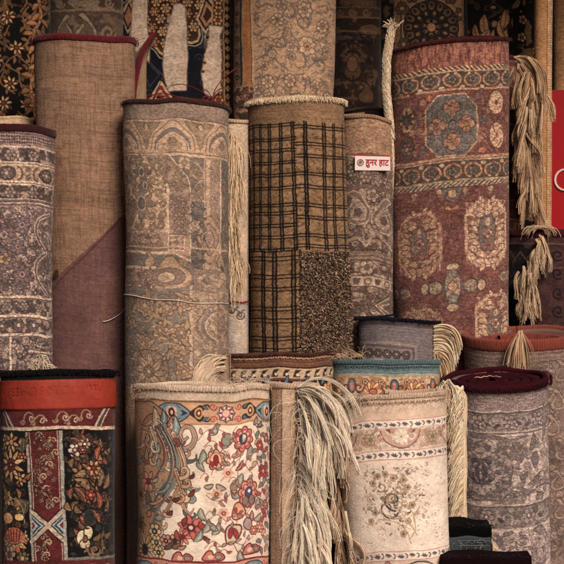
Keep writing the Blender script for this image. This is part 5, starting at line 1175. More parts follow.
def pat_prayer_navy(r):                               # navy rug with pale pillars
    c = r.cv; U = r.U; A = lambda x, y: (U(x, y), y)
    nv, ivory, gold, rust = (24, 25, 32), (188, 162, 138), (180, 132, 78), (128, 62, 42)
    c.rect(-300, 300, -40, 140, nv)
    for k in range(60):
        x, y = c.rand.uniform(118, 236), c.rand.uniform(0, 108); c.scroll(U(x, y), y, c.rand.uniform(3, 6), (48, 60, 70) if k % 2 else (66, 60, 56), .9, 1.1, c.rand.uniform(0, 6), 1 if k % 2 else -1)
    # medallion of gold rosettes
    t = np.linspace(0, 2 * PI, 48, endpoint=False); q = 42 * (1 + .12 * np.cos(8 * t)); xm = U(166, 10)
    c.poly(np.stack([xm + q * .95 * np.cos(t), 8 + q * np.sin(t)], 1), (70, 46, 34), (176, 140, 96), 2.2); c.poly(np.stack([xm + q * 1.1 * .95 * np.cos(t), 8 + q * 1.1 * np.sin(t)], 1), None, (150, 130, 104), 1.2)
    for rr_, n in ((0, 1), (11, 7), (22, 13), (33, 19)):
        for k in range(n):
            a = 2 * PI * k / n + rr_; c.flower(xm + rr_ * math.cos(a), 8 + rr_ * math.sin(a) * 1.05, 5.6, 6, (186, 136, 80) if (k + n) % 2 else (156, 96, 56), (36, 26, 26), (196, 160, 116), (90, 44, 34))
    q = [A(205, -6), A(222, 14), A(205, 34), A(196, 20)]
    for f, s_ in (((168, 142, 110), 1), ((40, 30, 30), .82), ((160, 110, 64), .66), ((60, 36, 30), .4)):
        m_ = np.mean(q, 0); c.poly([(m_[0] + (x - m_[0]) * s_, m_[1] + (y - m_[1]) * s_) for x, y in q], f)
    for f, s_ in (((168, 142, 110), 1), ((40, 30, 30), .8), ((150, 100, 64), .6)):
        for xx in (128, 118): 
            m_ = A(xx, 14); c.poly([(m_[0] - 9 * s_, m_[1]), (m_[0], m_[1] - 18 * s_), (m_[0] + 9 * s_, m_[1]), (m_[0], m_[1] + 18 * s_)], f)
    # small gable at the bottom
    for k, f in enumerate(((186, 150, 108), (120, 40, 44), (186, 150, 108), (150, 70, 56), (190, 150, 110))):
        c.stroke([A(148, 104 + 4 * k), A(161, 82 + 4.4 * k), A(174, 104 + 4 * k)], 3.2, f)
    c.stroke([A(150, 62), A(160, 74), A(150, 86), A(148, 78)], 1, (60, 60, 66)); c.stroke([A(152, 62), A(164, 76), A(156, 92)], 1, (70, 66, 66))
    # gold side border
    c.rect(U(212), U(224), -40, 140, (88, 62, 44)); c.rect(U(211.4), U(212.6), -40, 30, (170, 124, 78))
    for y in range(-10, 120, 10): c.flower(U(218), y, 5.4, 6, (170, 124, 74), (44, 32, 28), (110, 54, 40)); c.leaf(U(214, y), y + 5, .9, 7, 3, (150, 112, 72), None)
    c.rect(U(223.6), U(225), -40, 140, (160, 120, 80)); c.rect(U(225), U(231), -40, 140, (38, 28, 28)); c.rect(U(231), 300, -40, 140, (110, 80, 56))
    for y in range(-8, 120, 8): c.flower(U(228), y, 3, 4, (150, 112, 72), None)
    # bare pale pillars
    for P_ in ([(132, -5), (131, 47), (140, 50), (150, 62), (151, 48), (148, 20), (149, -5)], [(174, 5), (168, 30), (164, 50), (163, 66), (166, 84), (169, 92), (186, 91), (188, 60), (187, 30), (185, 6), (180, 4)], [(209, 25), (209, 36), (204, 58), (201, 74), (204, 94), (212, 98), (220, 86), (222, 60), (220, 36), (224, 26)]):
        c.poly([A(*p) for p in P_], ivory, (120, 96, 78), 1.0)
        pts = np.array([A(*p) for p in P_]); 
        c.arab(pts[:, 0].min() + 3, pts[:, 0].max() - 3, pts[:, 1].min() + 5, pts[:, 1].max() - 4, 9, [(178, 150, 126), (196, 172, 148)], 9, (.4, .6), None, .5)
    for x, y in [(203, 72), (204.5, 63)]: c.flower(U(x), y, 1.8, 5, (96, 40, 36), None)
    for k in range(60):
        x, y = c.rand.choice([(141, 24), (176, 55), (211, 66)]); c.ell(U(x) + c.rand.gauss(0, 5), y + c.rand.gauss(0, 18), c.rand.uniform(.4, 1.2), c.rand.uniform(.6, 2), (168, 140, 116))
    return c.finish(.10, .06, .04, mott=.04)

def pat_small(r, kind):
    """rugs of which only a strip or the top edge shows"""
    c = r.cv; U = r.U; A = lambda x, y: (U(x, y), y)
    if kind == 'black_gold_vine':
        for k in range(44):
            x, y = c.rand.uniform(-20, 46), c.rand.uniform(-20, 125)
            c.vine([(U(x), y), (U(x) + c.rand.uniform(-14, 14), y + 12), (U(x) + c.rand.uniform(-10, 10), y + 24)], 1.4, (122, 84, 48), [(116, 78, 46), (78, 54, 36), (96, 64, 40), (60, 40, 30)], 4.6, 7, 3.2, None)
        for x, y in [(8, 18), (-4, 60), (16, 48), (10, 84), (4, 104), (26, 104), (-6, 30)]: c.daisy(U(x), y, 8, 7, (176, 130, 80), (30, 22, 20), (100, 50, 36))
        c.vine([(U(34), -10), (U(38), 14), (U(32), 34), (U(38), 60), (U(30), 84), (U(34), 116)], 3, (150, 98, 52), [(150, 102, 58), (126, 84, 50)], 3.6, 12, 5, (60, 40, 28))
        return c.finish(.14, .08, .05)
    if kind == 'brown_medallion':
        c.hb(8, 10, (118, 96, 72)); c.hb(11.4, 12.4, (60, 46, 38))
        c.arab(-200, 200, -30, 8, 8, [(66, 52, 42), (118, 96, 74), (56, 44, 38)], 5, (.44, .54), None, .9); c.hb(12.4, 60, (92, 72, 56))
        c.arab(-200, 200, 13, 60, 9, [(70, 54, 44), (106, 84, 64), (60, 46, 40)], 6, (.42, .56), None, .8)
        c.boteh(U(64), 26, 26, (124, 102, 82), (60, 46, 40), -1, (98, 78, 62)); c.boteh(U(86), 27, 30, (128, 106, 84), (60, 46, 40), 1, (90, 72, 58)); c.scroll(U(107), 32, 9, (120, 98, 74), 3)
        for x in (60, 76, 92, 108): c.scroll(U(x), 2, 5, (122, 100, 78), 1.8)
        return c.finish(.12, .08, .05)
    if kind == 'dark_brown':
        c.arab(-200, 200, -30, 130, 10, [(40, 29, 24), (88, 62, 42), (34, 26, 22)], 5, (.46, .55), None, .9)
        c.hb(8, 16, (66, 48, 36)); c.hb(16, 17.6, (104, 76, 52)); c.hb(6, 7.4, (100, 72, 48)); c.hb(30, 31.6, (96, 70, 48)); c.hb(34, 35, (30, 22, 20))
        for x in (340, 352, 366): c.scroll(U(x), 12, 4, (110, 80, 54), 1.5)
        c.ell(U(352), 66, 11, 15, (86, 58, 40), (36, 26, 22), 1.6); c.arab(U(338), U(372), 40, 110, 6, [(36, 26, 22), (84, 58, 40), (32, 24, 20)], 15, (.45, .56), U(353), .8); c.ell(U(352), 64, 6, 8, (96, 66, 44), (40, 28, 24)); c.boteh(U(366), 92, 22, (80, 56, 38), (36, 26, 22), 1)
        return c.finish(.12, .08, .05)
    if kind == 'rosette':
        c.rect(-300, U(394), -40, 120, (48, 36, 28)); c.arab(-300, U(394), -40, 120, 6, [(26, 20, 18), (84, 62, 42), (24, 18, 18)], 8, (.46, .56), None, .9)
        c.rect(U(394), U(398), -40, 120, (112, 82, 52)); c.rect(U(398), U(462), -40, 120, (126, 90, 58)); c.rect(U(400), U(401.4), -40, 120, (60, 44, 34))
        x, y = U(431), 27
        c.ell(x, y, 29, 29, (56, 44, 38), (150, 110, 72), 1)
        for rr_, n, f, q_ in ((22, 16, (96, 70, 48), 5.4), (13.5, 11, (52, 42, 38), 4.6), (7, 7, (120, 84, 54), 3.2)):
            for k in range(n):
                b_ = 2 * PI * k / n + rr_; c.ell(x + rr_ * math.cos(b_), y + rr_ * math.sin(b_), q_, q_ * .74, f, (36, 28, 26), 1.3, b_); c.ell(x + (rr_ + 1) * math.cos(b_), y + (rr_ + 1) * math.sin(b_), q_ * .45, q_ * .3, (44, 36, 32) if f[0] > 60 else (130, 94, 60), None, 1, b_)
        c.ell(x, y, 4.5, 4.5, (150, 104, 66), (40, 32, 30))
        for xx, yy in [(402, 8), (460, 12), (404, 44), (458, 46), (412, -4), (450, -4)]: c.flower(U(xx), yy, 7, 6, (84, 62, 44), (44, 34, 30), (140, 100, 66))
        c.rect(U(462), U(464.4), -40, 120, (104, 76, 50)); c.rect(U(464.4), 300, -40, 120, (28, 22, 20))
        return c.finish(.12, .08, .05)
    if kind == 'black_tan':
        c.arab(U(466), U(514), -40, 240, 13, [(150, 106, 66), (26, 20, 18), (70, 50, 36)], 41, (.40, .5), None, .85)
        c.arab(U(520), U(545), -40, 240, 8, [(112, 80, 52), (24, 19, 18)], 43, (.36, .5), None, .8)
        c.rect(U(513), U(519), -40, 240, (34, 26, 22)); c.zig(60, 2, 5, 1, (90, 66, 44), U(514), U(518))
        for x, y, a, l, w in [(485, 14, 1.4, 26, 9), (490, 30, 2.0, 18, 8), (500, 20, 1.2, 24, 10), (495, 42, 2.6, 14, 7), (502, 30, -1.4, 20, 9), (476, 24, 1.3, 18, 7), (480, 40, .4, 12, 6), (512, 10, -1, 14, 6)]:
            c.leaf(U(x), y, a, l, w, (150, 106, 64), (40, 30, 24), (40, 30, 24))
        for k in range(46):
            x, y = c.rand.uniform(466, 560), c.rand.uniform(-10, 240)
            c.leaf(U(x, y), y, c.rand.uniform(-3, 3), c.rand.uniform(5, 11), c.rand.uniform(3, 5), c.rand.choice([(112, 80, 50), (86, 60, 40), (140, 100, 62), (62, 46, 36)]), None)
        for x, y in [(523, 20), (540, 30), (522, 38), (538, 50), (544, 12), (527, 62), (543, 66), (528, 100), (540, 140), (528, 180)]: c.flower(U(x), y, 5, 5, (146, 106, 70), (26, 20, 18), (90, 50, 36))
        return c.finish(.12, .08, .05)
    if kind == 'cream_plain':
        c.hb(100, 124, (190, 158, 122)); c.hb(117, 118, (150, 120, 90))
        return c.finish(.08, .08, .03)
    if kind == 'cream_fringe_roll':
        c.hb(110, 130, (196, 168, 136)); c.hb(300, 302, (128, 30, 34)); c.hb(302, 400, (176, 158, 142))
        c.stroke(cat([A(224, 306), A(232, 312), A(242, 330), A(246, 350)], 6), 3, (184, 152, 116)); c.vine([A(226, 304), A(234, 308), A(244, 312)], 1, (90, 74, 66), [(96, 80, 72), (130, 104, 84)], 3, 6, 2.6, None)
        c.scroll(U(231), 309, 4, (70, 60, 58), 1.1); c.scroll(U(240), 314, 4.5, (84, 70, 64), 1.1)
        c.arab(-90, 90, 318, 370, 9, [(164, 146, 132), (188, 170, 152)], 6, (.4, .6), None, .6)
        return c.finish(.06, .06, .03)
    if kind == 'dark_purple':
        c.hb(226, 238, (70, 24, 26)); c.hb(238, 400, (72, 46, 46)); c.hb(244, 245.4, (104, 76, 60)); c.hb(268, 269, (100, 72, 58))
        c.rect(-300, U(532), 246, 400, (48, 36, 36)); c.arab(-300, U(532), 246, 400, 7, [(34, 26, 28), (76, 58, 50), (30, 24, 26)], 5, (.46, .56), None, .9); c.zig(257, 4, 12, 1.6, (96, 74, 58), -300, U(532)); c.zig(276, 3, 9, 1.2, (88, 66, 52), -300, U(532))
        c.arab(U(534), 300, 246, 400, 8, [(62, 38, 40), (84, 54, 52)], 7, (.42, .58), None, .6)
        for y in (256, 274, 294, 312): c.scroll(U(558), y, 6, (40, 28, 30), 2, 1.2, 1, 1)
        return c.finish(.14, .10, .05)
    if kind == 'brown_stripe':
        c.hb(350, 358, (86, 52, 40)); c.hb(357, 366.4, (112, 74, 52)); c.dots(357.5, 2.4, .7, (180, 140, 104)); c.hb(361, 361.9, (78, 50, 38)); c.dots(365, 3, .5, (66, 42, 32))
        c.hb(366.4, 368, (58, 38, 34)); c.hb(368, 378.4, (178, 150, 118)); 
        c.rep(10.5, lambda x, k: (c.poly([(x - 4, 377), (x - 1.5, 370), (x + 4, 369.4), (x + 1, 373), (x + 3, 377)], (60, 44, 42)), c.ell(x + .5, 374.6, 1.5, 1.5, (206, 176, 140))))
        c.hb(378.4, 380.4, (110, 58, 48)); c.hb(380.4, 420, (44, 36, 40))
        c.rep(19, lambda x, k: (c.flower(x, 391, 8.6, 5, (190, 130, 80) if k % 2 else (160, 70, 56), (40, 30, 32), (206, 170, 110), (110, 40, 40)), c.leaf(x + 8, 386, -1.2, 12, 4, (92, 110, 122), (40, 30, 32)), c.stroke([(x + 4, 382), (x + 10, 396)], 1.6, (198, 150, 100)), c.leaf(x - 7, 398, 1.2, 10, 4, (206, 160, 110), None)))
        return c.finish(.13, .10, .04)
    if kind == 'teal':
        c.hb(358, 374, (92, 114, 116)); c.dots(367.4, 2.7, .8, (44, 56, 60)); c.hb(362.5, 363.4, (74, 94, 98)); c.hb(371.6, 372.6, (116, 132, 128)); c.hb(374, 377, (150, 146, 128)); c.hb(377, 420, (190, 148, 106)); c.arab(-200, 200, 377, 400, 4.5, [(160, 116, 82), (206, 168, 126), (120, 96, 80)], 5, (.42, .56), None, .7)
        def m(x, k):
            if k % 2: c.palm(x, 393, 19, 13, -PI / 2, [(222, 176, 120), (196, 120, 78), (214, 160, 104)], (110, 70, 50), 7); c.ell(x, 392, 4, 3, (190, 110, 80), (90, 60, 50))
            else:
                c.ell(x, 386, 4, 7, (90, 112, 122), (52, 44, 44)); c.ell(x, 386, 1.8, 4, (206, 120, 84))
                for d in (-1, 1): c.scroll(x + d * 7, 388, 5, (110, 56, 48), 1.6, 1.1, PI * (d < 0), d); c.leaf(x + d * 5, 393, PI / 2 - d * .9, 9, 4, (74, 90, 96), (50, 40, 40)); c.flower(x + d * 13, 382, 3, 5, (226, 196, 150), (120, 84, 60), (160, 70, 56))
        c.rep(21, m, ph=U(394))
        return c.finish(.08, .07, .03)
    if kind == 'grey_navy':
        c.hb(310, 424, (112, 98, 100)); 
        for y in range(324, 364, 3): c.hb(y, y + 1, (134, 118, 114), .5)
        c.hb(322, 327, (96, 82, 86)); c.rect(-200, U(417), 343.4, 400, (140, 120, 108)); c.rect(-200, U(415), 346, 400, (96, 82, 82)); c.rect(-200, U(412.5), 348.6, 400, (128, 110, 102))
        c.rep(9.4, lambda x, k: (c.flower(x, 355, 4.4, 6, (100, 86, 82), (60, 50, 54), (160, 140, 124)) if x < U(411) else None), x1=U(412), ph=U(406)); c.rect(-200, U(414), 361, 363, (150, 130, 116))
        return c.finish(.16, .12, .06)
    if kind == 'terracotta':
        c.hb(320, 348, (128, 100, 88)); 
        for y in (349, 353.5, 358, 362): c.dots(y, 2.2, .7, (90, 70, 62)); c.hb(y + 2, y + 2.8, (152, 124, 108))
        c.hb(348, 350, (104, 80, 70)); c.hb(364, 366, (150, 122, 104)); c.hb(366, 430, (142, 114, 100)); c.arab(-300, 300, 366, 600, 7, [(104, 84, 76), (168, 142, 124), (94, 76, 70)], 15, (.43, .54), None, .5); c.allover(-200, 200, 366, 600, 8, [(160, 134, 118), (124, 102, 92), (176, 150, 132)], (92, 76, 70), .7, .3, 25)
        for x, y in [(553, 380), (562, 372), (558, 400), (552, 425), (561, 450), (557, 480), (560, 510)]: c.boteh(U(x, y), y, 22, (164, 136, 118), (96, 78, 72), 1, (130, 106, 94))
        return c.finish(.16, .10, .05, .3, (150, 124, 108), .4, (92, 74, 68))
    return c.finish()
# =================================================================== the rugs
V3 = Vector
# ---- front row
r9 = Roll('cream rolled rug with red and grey flowers and a salmon border, front middle', 200, 387, 200.5, 560, 68, 66.5, 0.0, 8, .75, 'E2CAB2', .5, 580, 0.005, .45, 1)
r9.build(np.clip(pat_floral_cream(r9) * .90 + np.array([190, 165, 145]) / 255 * .10, 0, 1)); r9.binding((206, 178, 150), 7, .012, over=.35, name='felt_edge'); r9.core((176, 146, 118), 2.5, .012)
r8 = Roll('black and red rolled rug with gold flowers under a red leather band, front left', 50, 373, 52, 560, 55.5, 56, 0.0, 9, .8, '1C1C1E', .5, 580, 0, .5, 2)
r8.build(pat_dark_garden(r8)); r8.core((24, 18, 18), 3, -.004, gap=.15)
r13 = Roll('pale cream rolled rug with three thin red edged borders and a worn scroll', 391, 396, 401.5, 560, 55, 50.5, 0.03, 10, .8, 'D6BCA4', .5, 580, -.03, .5, 3)
r13.build(np.clip(pat_cream_sculpted(r13) * .82 + np.array([222, 200, 180]) / 255 * .18, 0, 1)); r13.binding((196, 164, 136), 5.5, .010, over=.4, name='felt_edge'); r13.core((170, 140, 112), 2.5, .012)
r16 = Roll('grey rolled rug with a thick wine red plush rim and pale diamond, front right', 502, 389, 505, 560, 50, 50.5, 0.16, -3, .85, 'A88E86', .5, 580, 0, .7, 4)
r16.build(pat_grey_plush(r16)); r16.binding((60, 9, 21), 8, .014, M_PLUSH, 'plush_rim', over=.55, out=.004); r16.core((56, 8, 20), 3.6, -.003, gap=.05, t0=.95, t1=.2)
tubes('inner_edge', [[r16.top + r16.Xv * (x_ * r16.k) + r16.F * (-.018 + .006 * math.sin(x_ * .3)) + r16.A * (.0055 + .001 * math.sin(x_)) for x_ in np.linspace(-20, 6, 24)]], .0016, (150, 118, 96), None, r16.root, 6)
# ---- second row
r10 = Roll('brown rolled rug with a cream chain border behind the cream flowered rug', 275, 354, 276, 420, 61, 61, .245, 8, .6, '5A3C30', .5, 425, .01, .5, 5)
r10.build(pat_small(r10, 'brown_stripe')); r10.binding((84, 50, 38), 4, .009, over=.4); r10.core((70, 44, 34), 2, .006)
r12 = Roll('teal topped rolled rug with a gold flower border behind the pale cream rug', 388, 362, 389, 420, 53.5, 54, .245, 8, .6, 'C89C68', .5, 425, 0, .4, 6)
r12.build(pat_small(r12, 'teal')); r12.binding((84, 106, 110), 5, .009, over=.4); r12.core((70, 90, 94), 2, .008)
r14 = Roll('small grey rolled rug with a navy top and cream fringe on its right', 400, 320, 400, 400, 38, 38, .41, 7, .6, '706264', .55, 400, .05, .6, 7)
r14.build(pat_small(r14, 'grey_navy')); r14.binding((18, 18, 32), 4, .013, M_PLUSH, 'navy_edge', over=.5); r14.core((18, 17, 30), 2.5, -.003, gap=.15)
r15 = Roll('wide rolled rug with a terracotta rim at the right edge', 531, 343, 533, 560, 61, 58, .40, -2, .72, '8E7264', .55, 575, 0, .6, 8)
r15.build(pat_small(r15, 'terracotta')); r15.binding((138, 62, 44), 12, .013, M_FELT, 'terracotta_rim', over=.3, var=.06); r15.core((120, 52, 38), 1.6, .006, t0=.88, t1=.66, mat=M_FELT)
# ---- middle row
r1 = Roll('grey pink rolled rug with a dark wine edge at the left edge', 1, 128, 0, 370, 46, 45.5, .235, 6, .8, '967868', .55, 430, 0, .6, 9)
r1.build(pat_pale_borders(r1)); r1.binding((64, 26, 28), 8, .010, over=.45); r1.core((58, 24, 26), 2.5, .002, gap=.2)
r2 = Roll('tall plain tan rolled rug with a mauve lower corner and dark red edge', 79, 37, 84, 390, 49.5, 45, .44, 4.5, .8, '967258', .6, 430, .01, .3, 10)
r2.build(pat_tan_back(r2), M_FLAT); r2.binding((104, 22, 28), 7, .011, over=.5, name='red_edge'); r2.core((110, 26, 30), 2.5, .010, gap=.3)
r3 = Roll('taupe rolled rug with grey arches and a brown edge left of the plaid rug', 174, 101, 174.5, 380, 52, 51, .30, 6, .75, '987A5E', .5, 420, .045, .6, 11)
def soften(im, k_, g_=1.0):                           # wear: everything drifts toward the mean colour
    return np.clip((im * (1 - k_) + im.reshape(-1, 3).mean(0) * k_) * g_, 0, 1)
r3.build(soften(pat_faded_garden(r3), .10, 1.12)); r3.binding((66, 38, 30), 5, .009, over=.5); r3.core((80, 50, 40), 2.5, .008)
r4 = Roll('tan rolled rug with a black plaid and a shaggy corner', 296.5, 98, 301.5, 350, 48.5, 52, .455, 6, .75, '8C6C4A', .5, 430, 0, .3, 12)
r4.build(pat_plaid(r4), M_FLAT); r4.core((130, 96, 64), 2.5, .010)
r5 = Roll('narrow faded rolled rug wearing a small white shop label', 367, 117, 368, 330, 26, 26, .56, 6, .8, '866C5A', .5, 400, .10, .5, 13, wob=.03)
r5.build(pat_beige_dense(r5)); r5.binding((150, 116, 84), 4, .008, over=.5); r5.core((110, 84, 64), 2, .004, wav=.003)
r6 = Roll('large maroon rolled rug with an octagon and pale guls', 453, 41, 454.5, 330, 57.5, 56.5, .60, 5, .6, '703C36', .5, 400, -.085, .6, 14)
r6.build(soften(pat_red_tribal(r6), .14, 1.02)); r6.binding((74, 18, 22), 4.5, .010, over=.45); r6.core((60, 18, 22), 2.5, -.012, gap=.3)
r7 = Roll('dark purple brown rolled rug beneath the red sign', 563, 233, 563, 340, 55, 55, .67, 5, .7, '482E2E', .6, 400, .02, .6, 15)
r7.build(pat_small(r7, 'dark_purple')); r7.binding((76, 22, 26), 8, .010, over=.4); r7.core((60, 18, 22), 2, .004)
r3b = Roll('narrow cream rolled rug with hanging fringe between the taupe rug and the plaid rug', 236, 120, 236, 350, 12.5, 12.5, .445, 6, .9, 'BEA286', .5, 430, .0, .4, 16)
r3b.build(pat_small(r3b, 'cream_fringe_roll')); r3b.binding((186, 156, 124), 4, .008, over=.5); r3b.core((150, 122, 96), 1.5, .006)
# ---- back row
rA = Roll('black rolled rug with gold vines in the top left corner', 6, -40, 6, 113, 39, 39, .74, 3.5, .7, '14100F', .6, 180, 0, .6, 17)
rA.build(pat_small(rA, 'black_gold_vine'), rim_px=0); rA.core((30, 22, 20), 2, .004)
rA2 = Roll('plain cream rolled rug at the left edge, standing lower than the black vine rug', -9, 115, -9, 150, 37, 37, .52, 4, .8, 'B89870', .8, 200, .02, .3, 18)
rA2.build(pat_small(rA2, 'cream_plain')); rA2.core((160, 130, 98), 2, .004)
rB = Roll('brown rolled rug with leaf scrolls right behind the tan rug', 82, -40, 82, 40, 38, 38, .80, 4, .7, '5C4838', .6, 120, 0, .6, 19)
rB.build(pat_small(rB, 'brown_medallion')); rB.core((60, 46, 38), 2, .004)
rC = Roll('navy flat rolled rug with pale bare pillars and gold rosettes', 176, -40, 176, 108, 61, 61, .86, 4, .25, '181920', .5, 180, 0, .5, 20)
rC.build(pat_prayer_navy(rC)); rC.core((30, 26, 28), 2, .004)
rD = Roll('tall beige rolled rug with outlined scrolls behind the plaid rug', 284, -40, 283.5, 112, 51, 48, .80, 4, .6, 'AE8866', .5, 180, 0, .7, 21)
rD.build(pat_scroll_beige(rD)); rD.core((130, 100, 74), 2, .004)
rE = Roll('dark brown rolled rug in shade right of the beige scroll rug', 357, -40, 357, 112, 25, 25, .93, 4, .8, '4C3628', .6, 180, 0, .6, 22)
rE.build(pat_small(rE, 'dark_brown')); rE.core((60, 44, 34), 2, .004)
rF = Roll('dark brown rolled rug with a large round petal rosette', 424, -40, 424, 60, 46, 46, .96, 4, .35, '5A4230', .55, 140, 0, .5, 23)
rF.build(pat_small(rF, 'rosette')); rF.core((50, 38, 30), 2, .004)
rG = Roll('black rolled rug with tan leaves in the top right corner', 508, -40, 508, 230, 40, 40, .98, 4, .4, '14100F', .6, 300, 0, .5, 24)
rG.build(pat_small(rG, 'black_tan')); rG.core((26, 20, 18), 2, .004)
rEd = Roll('dark olive rolled rug top showing above the labelled rug', 365, 109, 365, 125, 22, 22, .72, 5, .8, '3A2C22', .7, 200, 0, .3, 25)
rEd.build(rEd.cv.finish(.12, .08, .05)); rEd.binding((74, 58, 44), 3, .008, over=.5); rEd.core((40, 30, 24), 2, .004)
# rug beside the maroon one, carrying the long tassel fringe
r6b = Roll('narrow red brown rolled rug with a long tasselled fringe, against the maroon rug', 509, 57, 511, 300, 14, 14, .74, 5, 1.0, '5E3A30', .55, 360, .12, .5, 26)
for k_, y_ in enumerate(range(70, 330, 19)):
    r6b.cv.rect(r6b.U(513), r6b.U(520), y_, y_ + 11, (128, 92, 62) if k_ % 2 == 0 else (96, 62, 48)); r6b.cv.rect(r6b.U(515), r6b.U(518), y_ + 3, y_ + 8, (78, 54, 44)); r6b.cv.hb(y_ - 3, y_ - 2, (150, 112, 76))
r6b.build(r6b.cv.finish(.14, .1, .05)); r6b.binding((84, 36, 32), 4, .008, over=.45); r6b.core((60, 26, 26), 1.5, .004)
# folded rug with the big fringe
r11 = Roll('folded tan rug with a thick cream fringe between the two cream rugs', 293, 386, 293, 560, 24, 24, -.01, 8, .8, 'B4926E', .5, 580, 0, .2, 27)
c = r11.cv; U = r11.U
c.rect(-99, U(271.5), 380, 600, (30, 26, 30))
for k_ in range(12):
    c.scroll(U(270.3), 404 + k_ * 14, 4, (84, 70, 60), 1.2); c.leaf(U(270.4), 410 + k_ * 14, 1.2, 7, 3, (60, 72, 78), None)
c.rect(U(271.5), U(281), 380, 600, (160, 128, 100)); c.rect(U(276), U(277), 380, 600, (136, 106, 82)); c.rect(U(281), U(282.4), 380, 600, (118, 90, 70)); c.rect(U(282.4), U(290), 380, 600, (192, 160, 130)); c.rect(U(290), U(291), 380, 600, (166, 134, 106))
for k_ in range(60): c.rect(U(278), U(281), 386 + 3.1 * k_, 387.2 + 3.1 * k_, (140, 110, 86))
r11.build(c.finish(.07, .08, .04), M_FELT); r11.binding((190, 158, 128), 6, .012, over=.45, name='felt_edge'); r11.core((150, 120, 94), 1.5, .004)
# tan folded rug edge next to the sign
rH = Roll('tan folded rug with a ribbed edge, right next to the red sign', 545, -40, 544, 235, 9, 9, .80, 4, 1.0, 'B07C4A', .5, 280, 0, .2, 28)
c = rH.cv; U = rH.U
c.rect(U(548), 99, -60, 300, (196, 150, 104)); c.rect(U(547.2), U(548), -60, 300, (110, 74, 44))
for k_ in range(150): c.rect(U(548.5), 99, -40 + 2.3 * k_, -39.2 + 2.3 * k_, (160, 116, 76))
rH.build(c.finish(.08, .08, .04), M_FELT); rH.core((150, 108, 66), 1.5, .004)

rI = Roll('tan brown rolled rug standing behind the red sign in the top right corner', 564, -40, 564, 180, 9.5, 9.5, 1.03, 4, 1.0, 'A8784A', .6, 240, 0, .2, 29)
rI.build(rI.cv.finish(.1, .1, .04), M_FELT); rI.core((130, 94, 58), 1.5, .004)
def sub(part, o):                                    # a piece of a part
    o.parent = part; o.matrix_parent_inverse = Matrix(); return o
# ------------------------------------------------------------------ leather band with pressed letters (front left rug)
def leather_band(r, y0, y1, dr=.0035):
    n, m = 150, 24
    th = np.linspace(-R(118), R(118), n); v = np.linspace((y0 - r.cy) * r.lpx, (y1 - r.cy) * r.lpx, m)
    TH, VV = np.meshgrid(th, v)
    bul = dr + .0012 * np.sin(np.linspace(0, PI, m))[:, None] + .0014 * (vnoise(TH * 30 + 90, VV * 600, 9, 16, 3) - .5)
    lip = np.where((np.arange(m) == 0) | (np.arange(m) == m - 1), -.004, 0)[:, None]
    V = r.pt(TH, VV, bul + lip)
    return adopt(r.root, mesh_np('leather_band', V.reshape(-1, 3), grid_quads(m, n), M_LEATHER))
M_LEATHER = plain_mat('red_leather', (142, 54, 40), .66, 24, .38, .9, .22, dist=.006)
lb = leather_band(r8, 379.5, 410.5)
r8.binding((14, 11, 11), 6.5, .014, M_PLUSH, 'black_pile_edge', over=.45, out=.005)
def text_mesh(s, size, extrude=.0004, off=0.0, shear=0.0):
    cu = bpy.data.curves.new('lettering', 'FONT'); cu.body = s; cu.size = size; cu.extrude = extrude; cu.offset = off; cu.shear = shear
    cu.align_x = 'CENTER'; cu.align_y = 'CENTER'; cu.resolution_u = 4
    o = bpy.data.objects.new('lettering', cu); col.objects.link(o)
    bpy.context.view_layer.update()
    me = bpy.data.meshes.new_from_object(o.evaluated_get(bpy.context.evaluated_depsgraph_get()))
    bpy.data.objects.remove(o); 
    return me
def wrap_text(r, s, px, py, hpx, dr, name, mat, wide=1.0, off=0.0):
    """letters bent round the roll"""
    size = hpx * r.lpx / .72
    me = text_mesh(s, size, .0005, off)
    a0 = r.U(px, py)
    co = np.empty(len(me.vertices) * 3, np.float32); me.vertices.foreach_get('co', co); co = co.reshape(-1, 3)
    arc = a0 + co[:, 0] * wide / r.k; th = np.sign(arc) * np.interp(np.abs(arc), r.ar, r.th)
    v = (py - r.cy) * r.lpx - co[:, 1] + r.rimv(arc)
    V = r.pt(th, v, dr + co[:, 2])
    me.vertices.foreach_set('co', V.astype(np.float32).ravel()); me.update()
    me.materials.clear(); me.materials.append(mat)
    o = bpy.data.objects.new(name, me); col.objects.link(o)
    return adopt(r.root, o)
M_LEATHER_D = M_LEATHER
for s_, px, py, h_ in [('(83HOS', 26, 391.5, 9), ('*TOOL', 67, 391, 9), ('YTL', 92, 388, 6), ('L__', 92, 397, 5)]:
    o = sub(lb, wrap_text(r8, s_, px, py, h_, .0050, 'pressed_lettering', M_LEATHER_D, 1.0, -.0001))

# ------------------------------------------------------------------ shop label on the narrow faded rug
M_CARD = plain_mat('label_card', (222, 206, 200), .5, 120, .04, .05, .3)
M_RED = plain_mat('label_red', (168, 40, 44), .5, 120, .06, .05, .3)
M_GREYINK = plain_mat('label_grey', (92, 84, 80), .5, 120, .06, .05, .3)
def plate(name, quad, thick, mat, parent=None):
    a, b, c_, d = [V3(q) for q in quad]
    n = (b - a).cross(d - a).normalized()
    if n.y > 0: n = -n
    V = [a, b, c_, d, a - n * thick, b - n * thick, c_ - n * thick, d - n * thick]
    Q = [(0, 1, 2, 3), (4, 7, 6, 5), (0, 4, 5, 1), (1, 5, 6, 2), (2, 6, 7, 3), (3, 7, 4, 0)]
    o = mesh_np(name, V, Q, mat, None, smooth=False)
    if parent is not None: adopt(parent, o)
    return o
Yl = r5.P(373, 161).y - .007
lab = thing('shop_label', 'small white label with red lettering on the narrow faded rug', 'label', at(373, 162, Yl)[:])
LQ = [at(355.2, 154.6, Yl), at(390.0, 155.6, Yl + .004), at(390.4, 170.6, Yl + .004), at(354.8, 170.2, Yl)]
cardp = plate('card', LQ, .0012, M_CARD, lab)
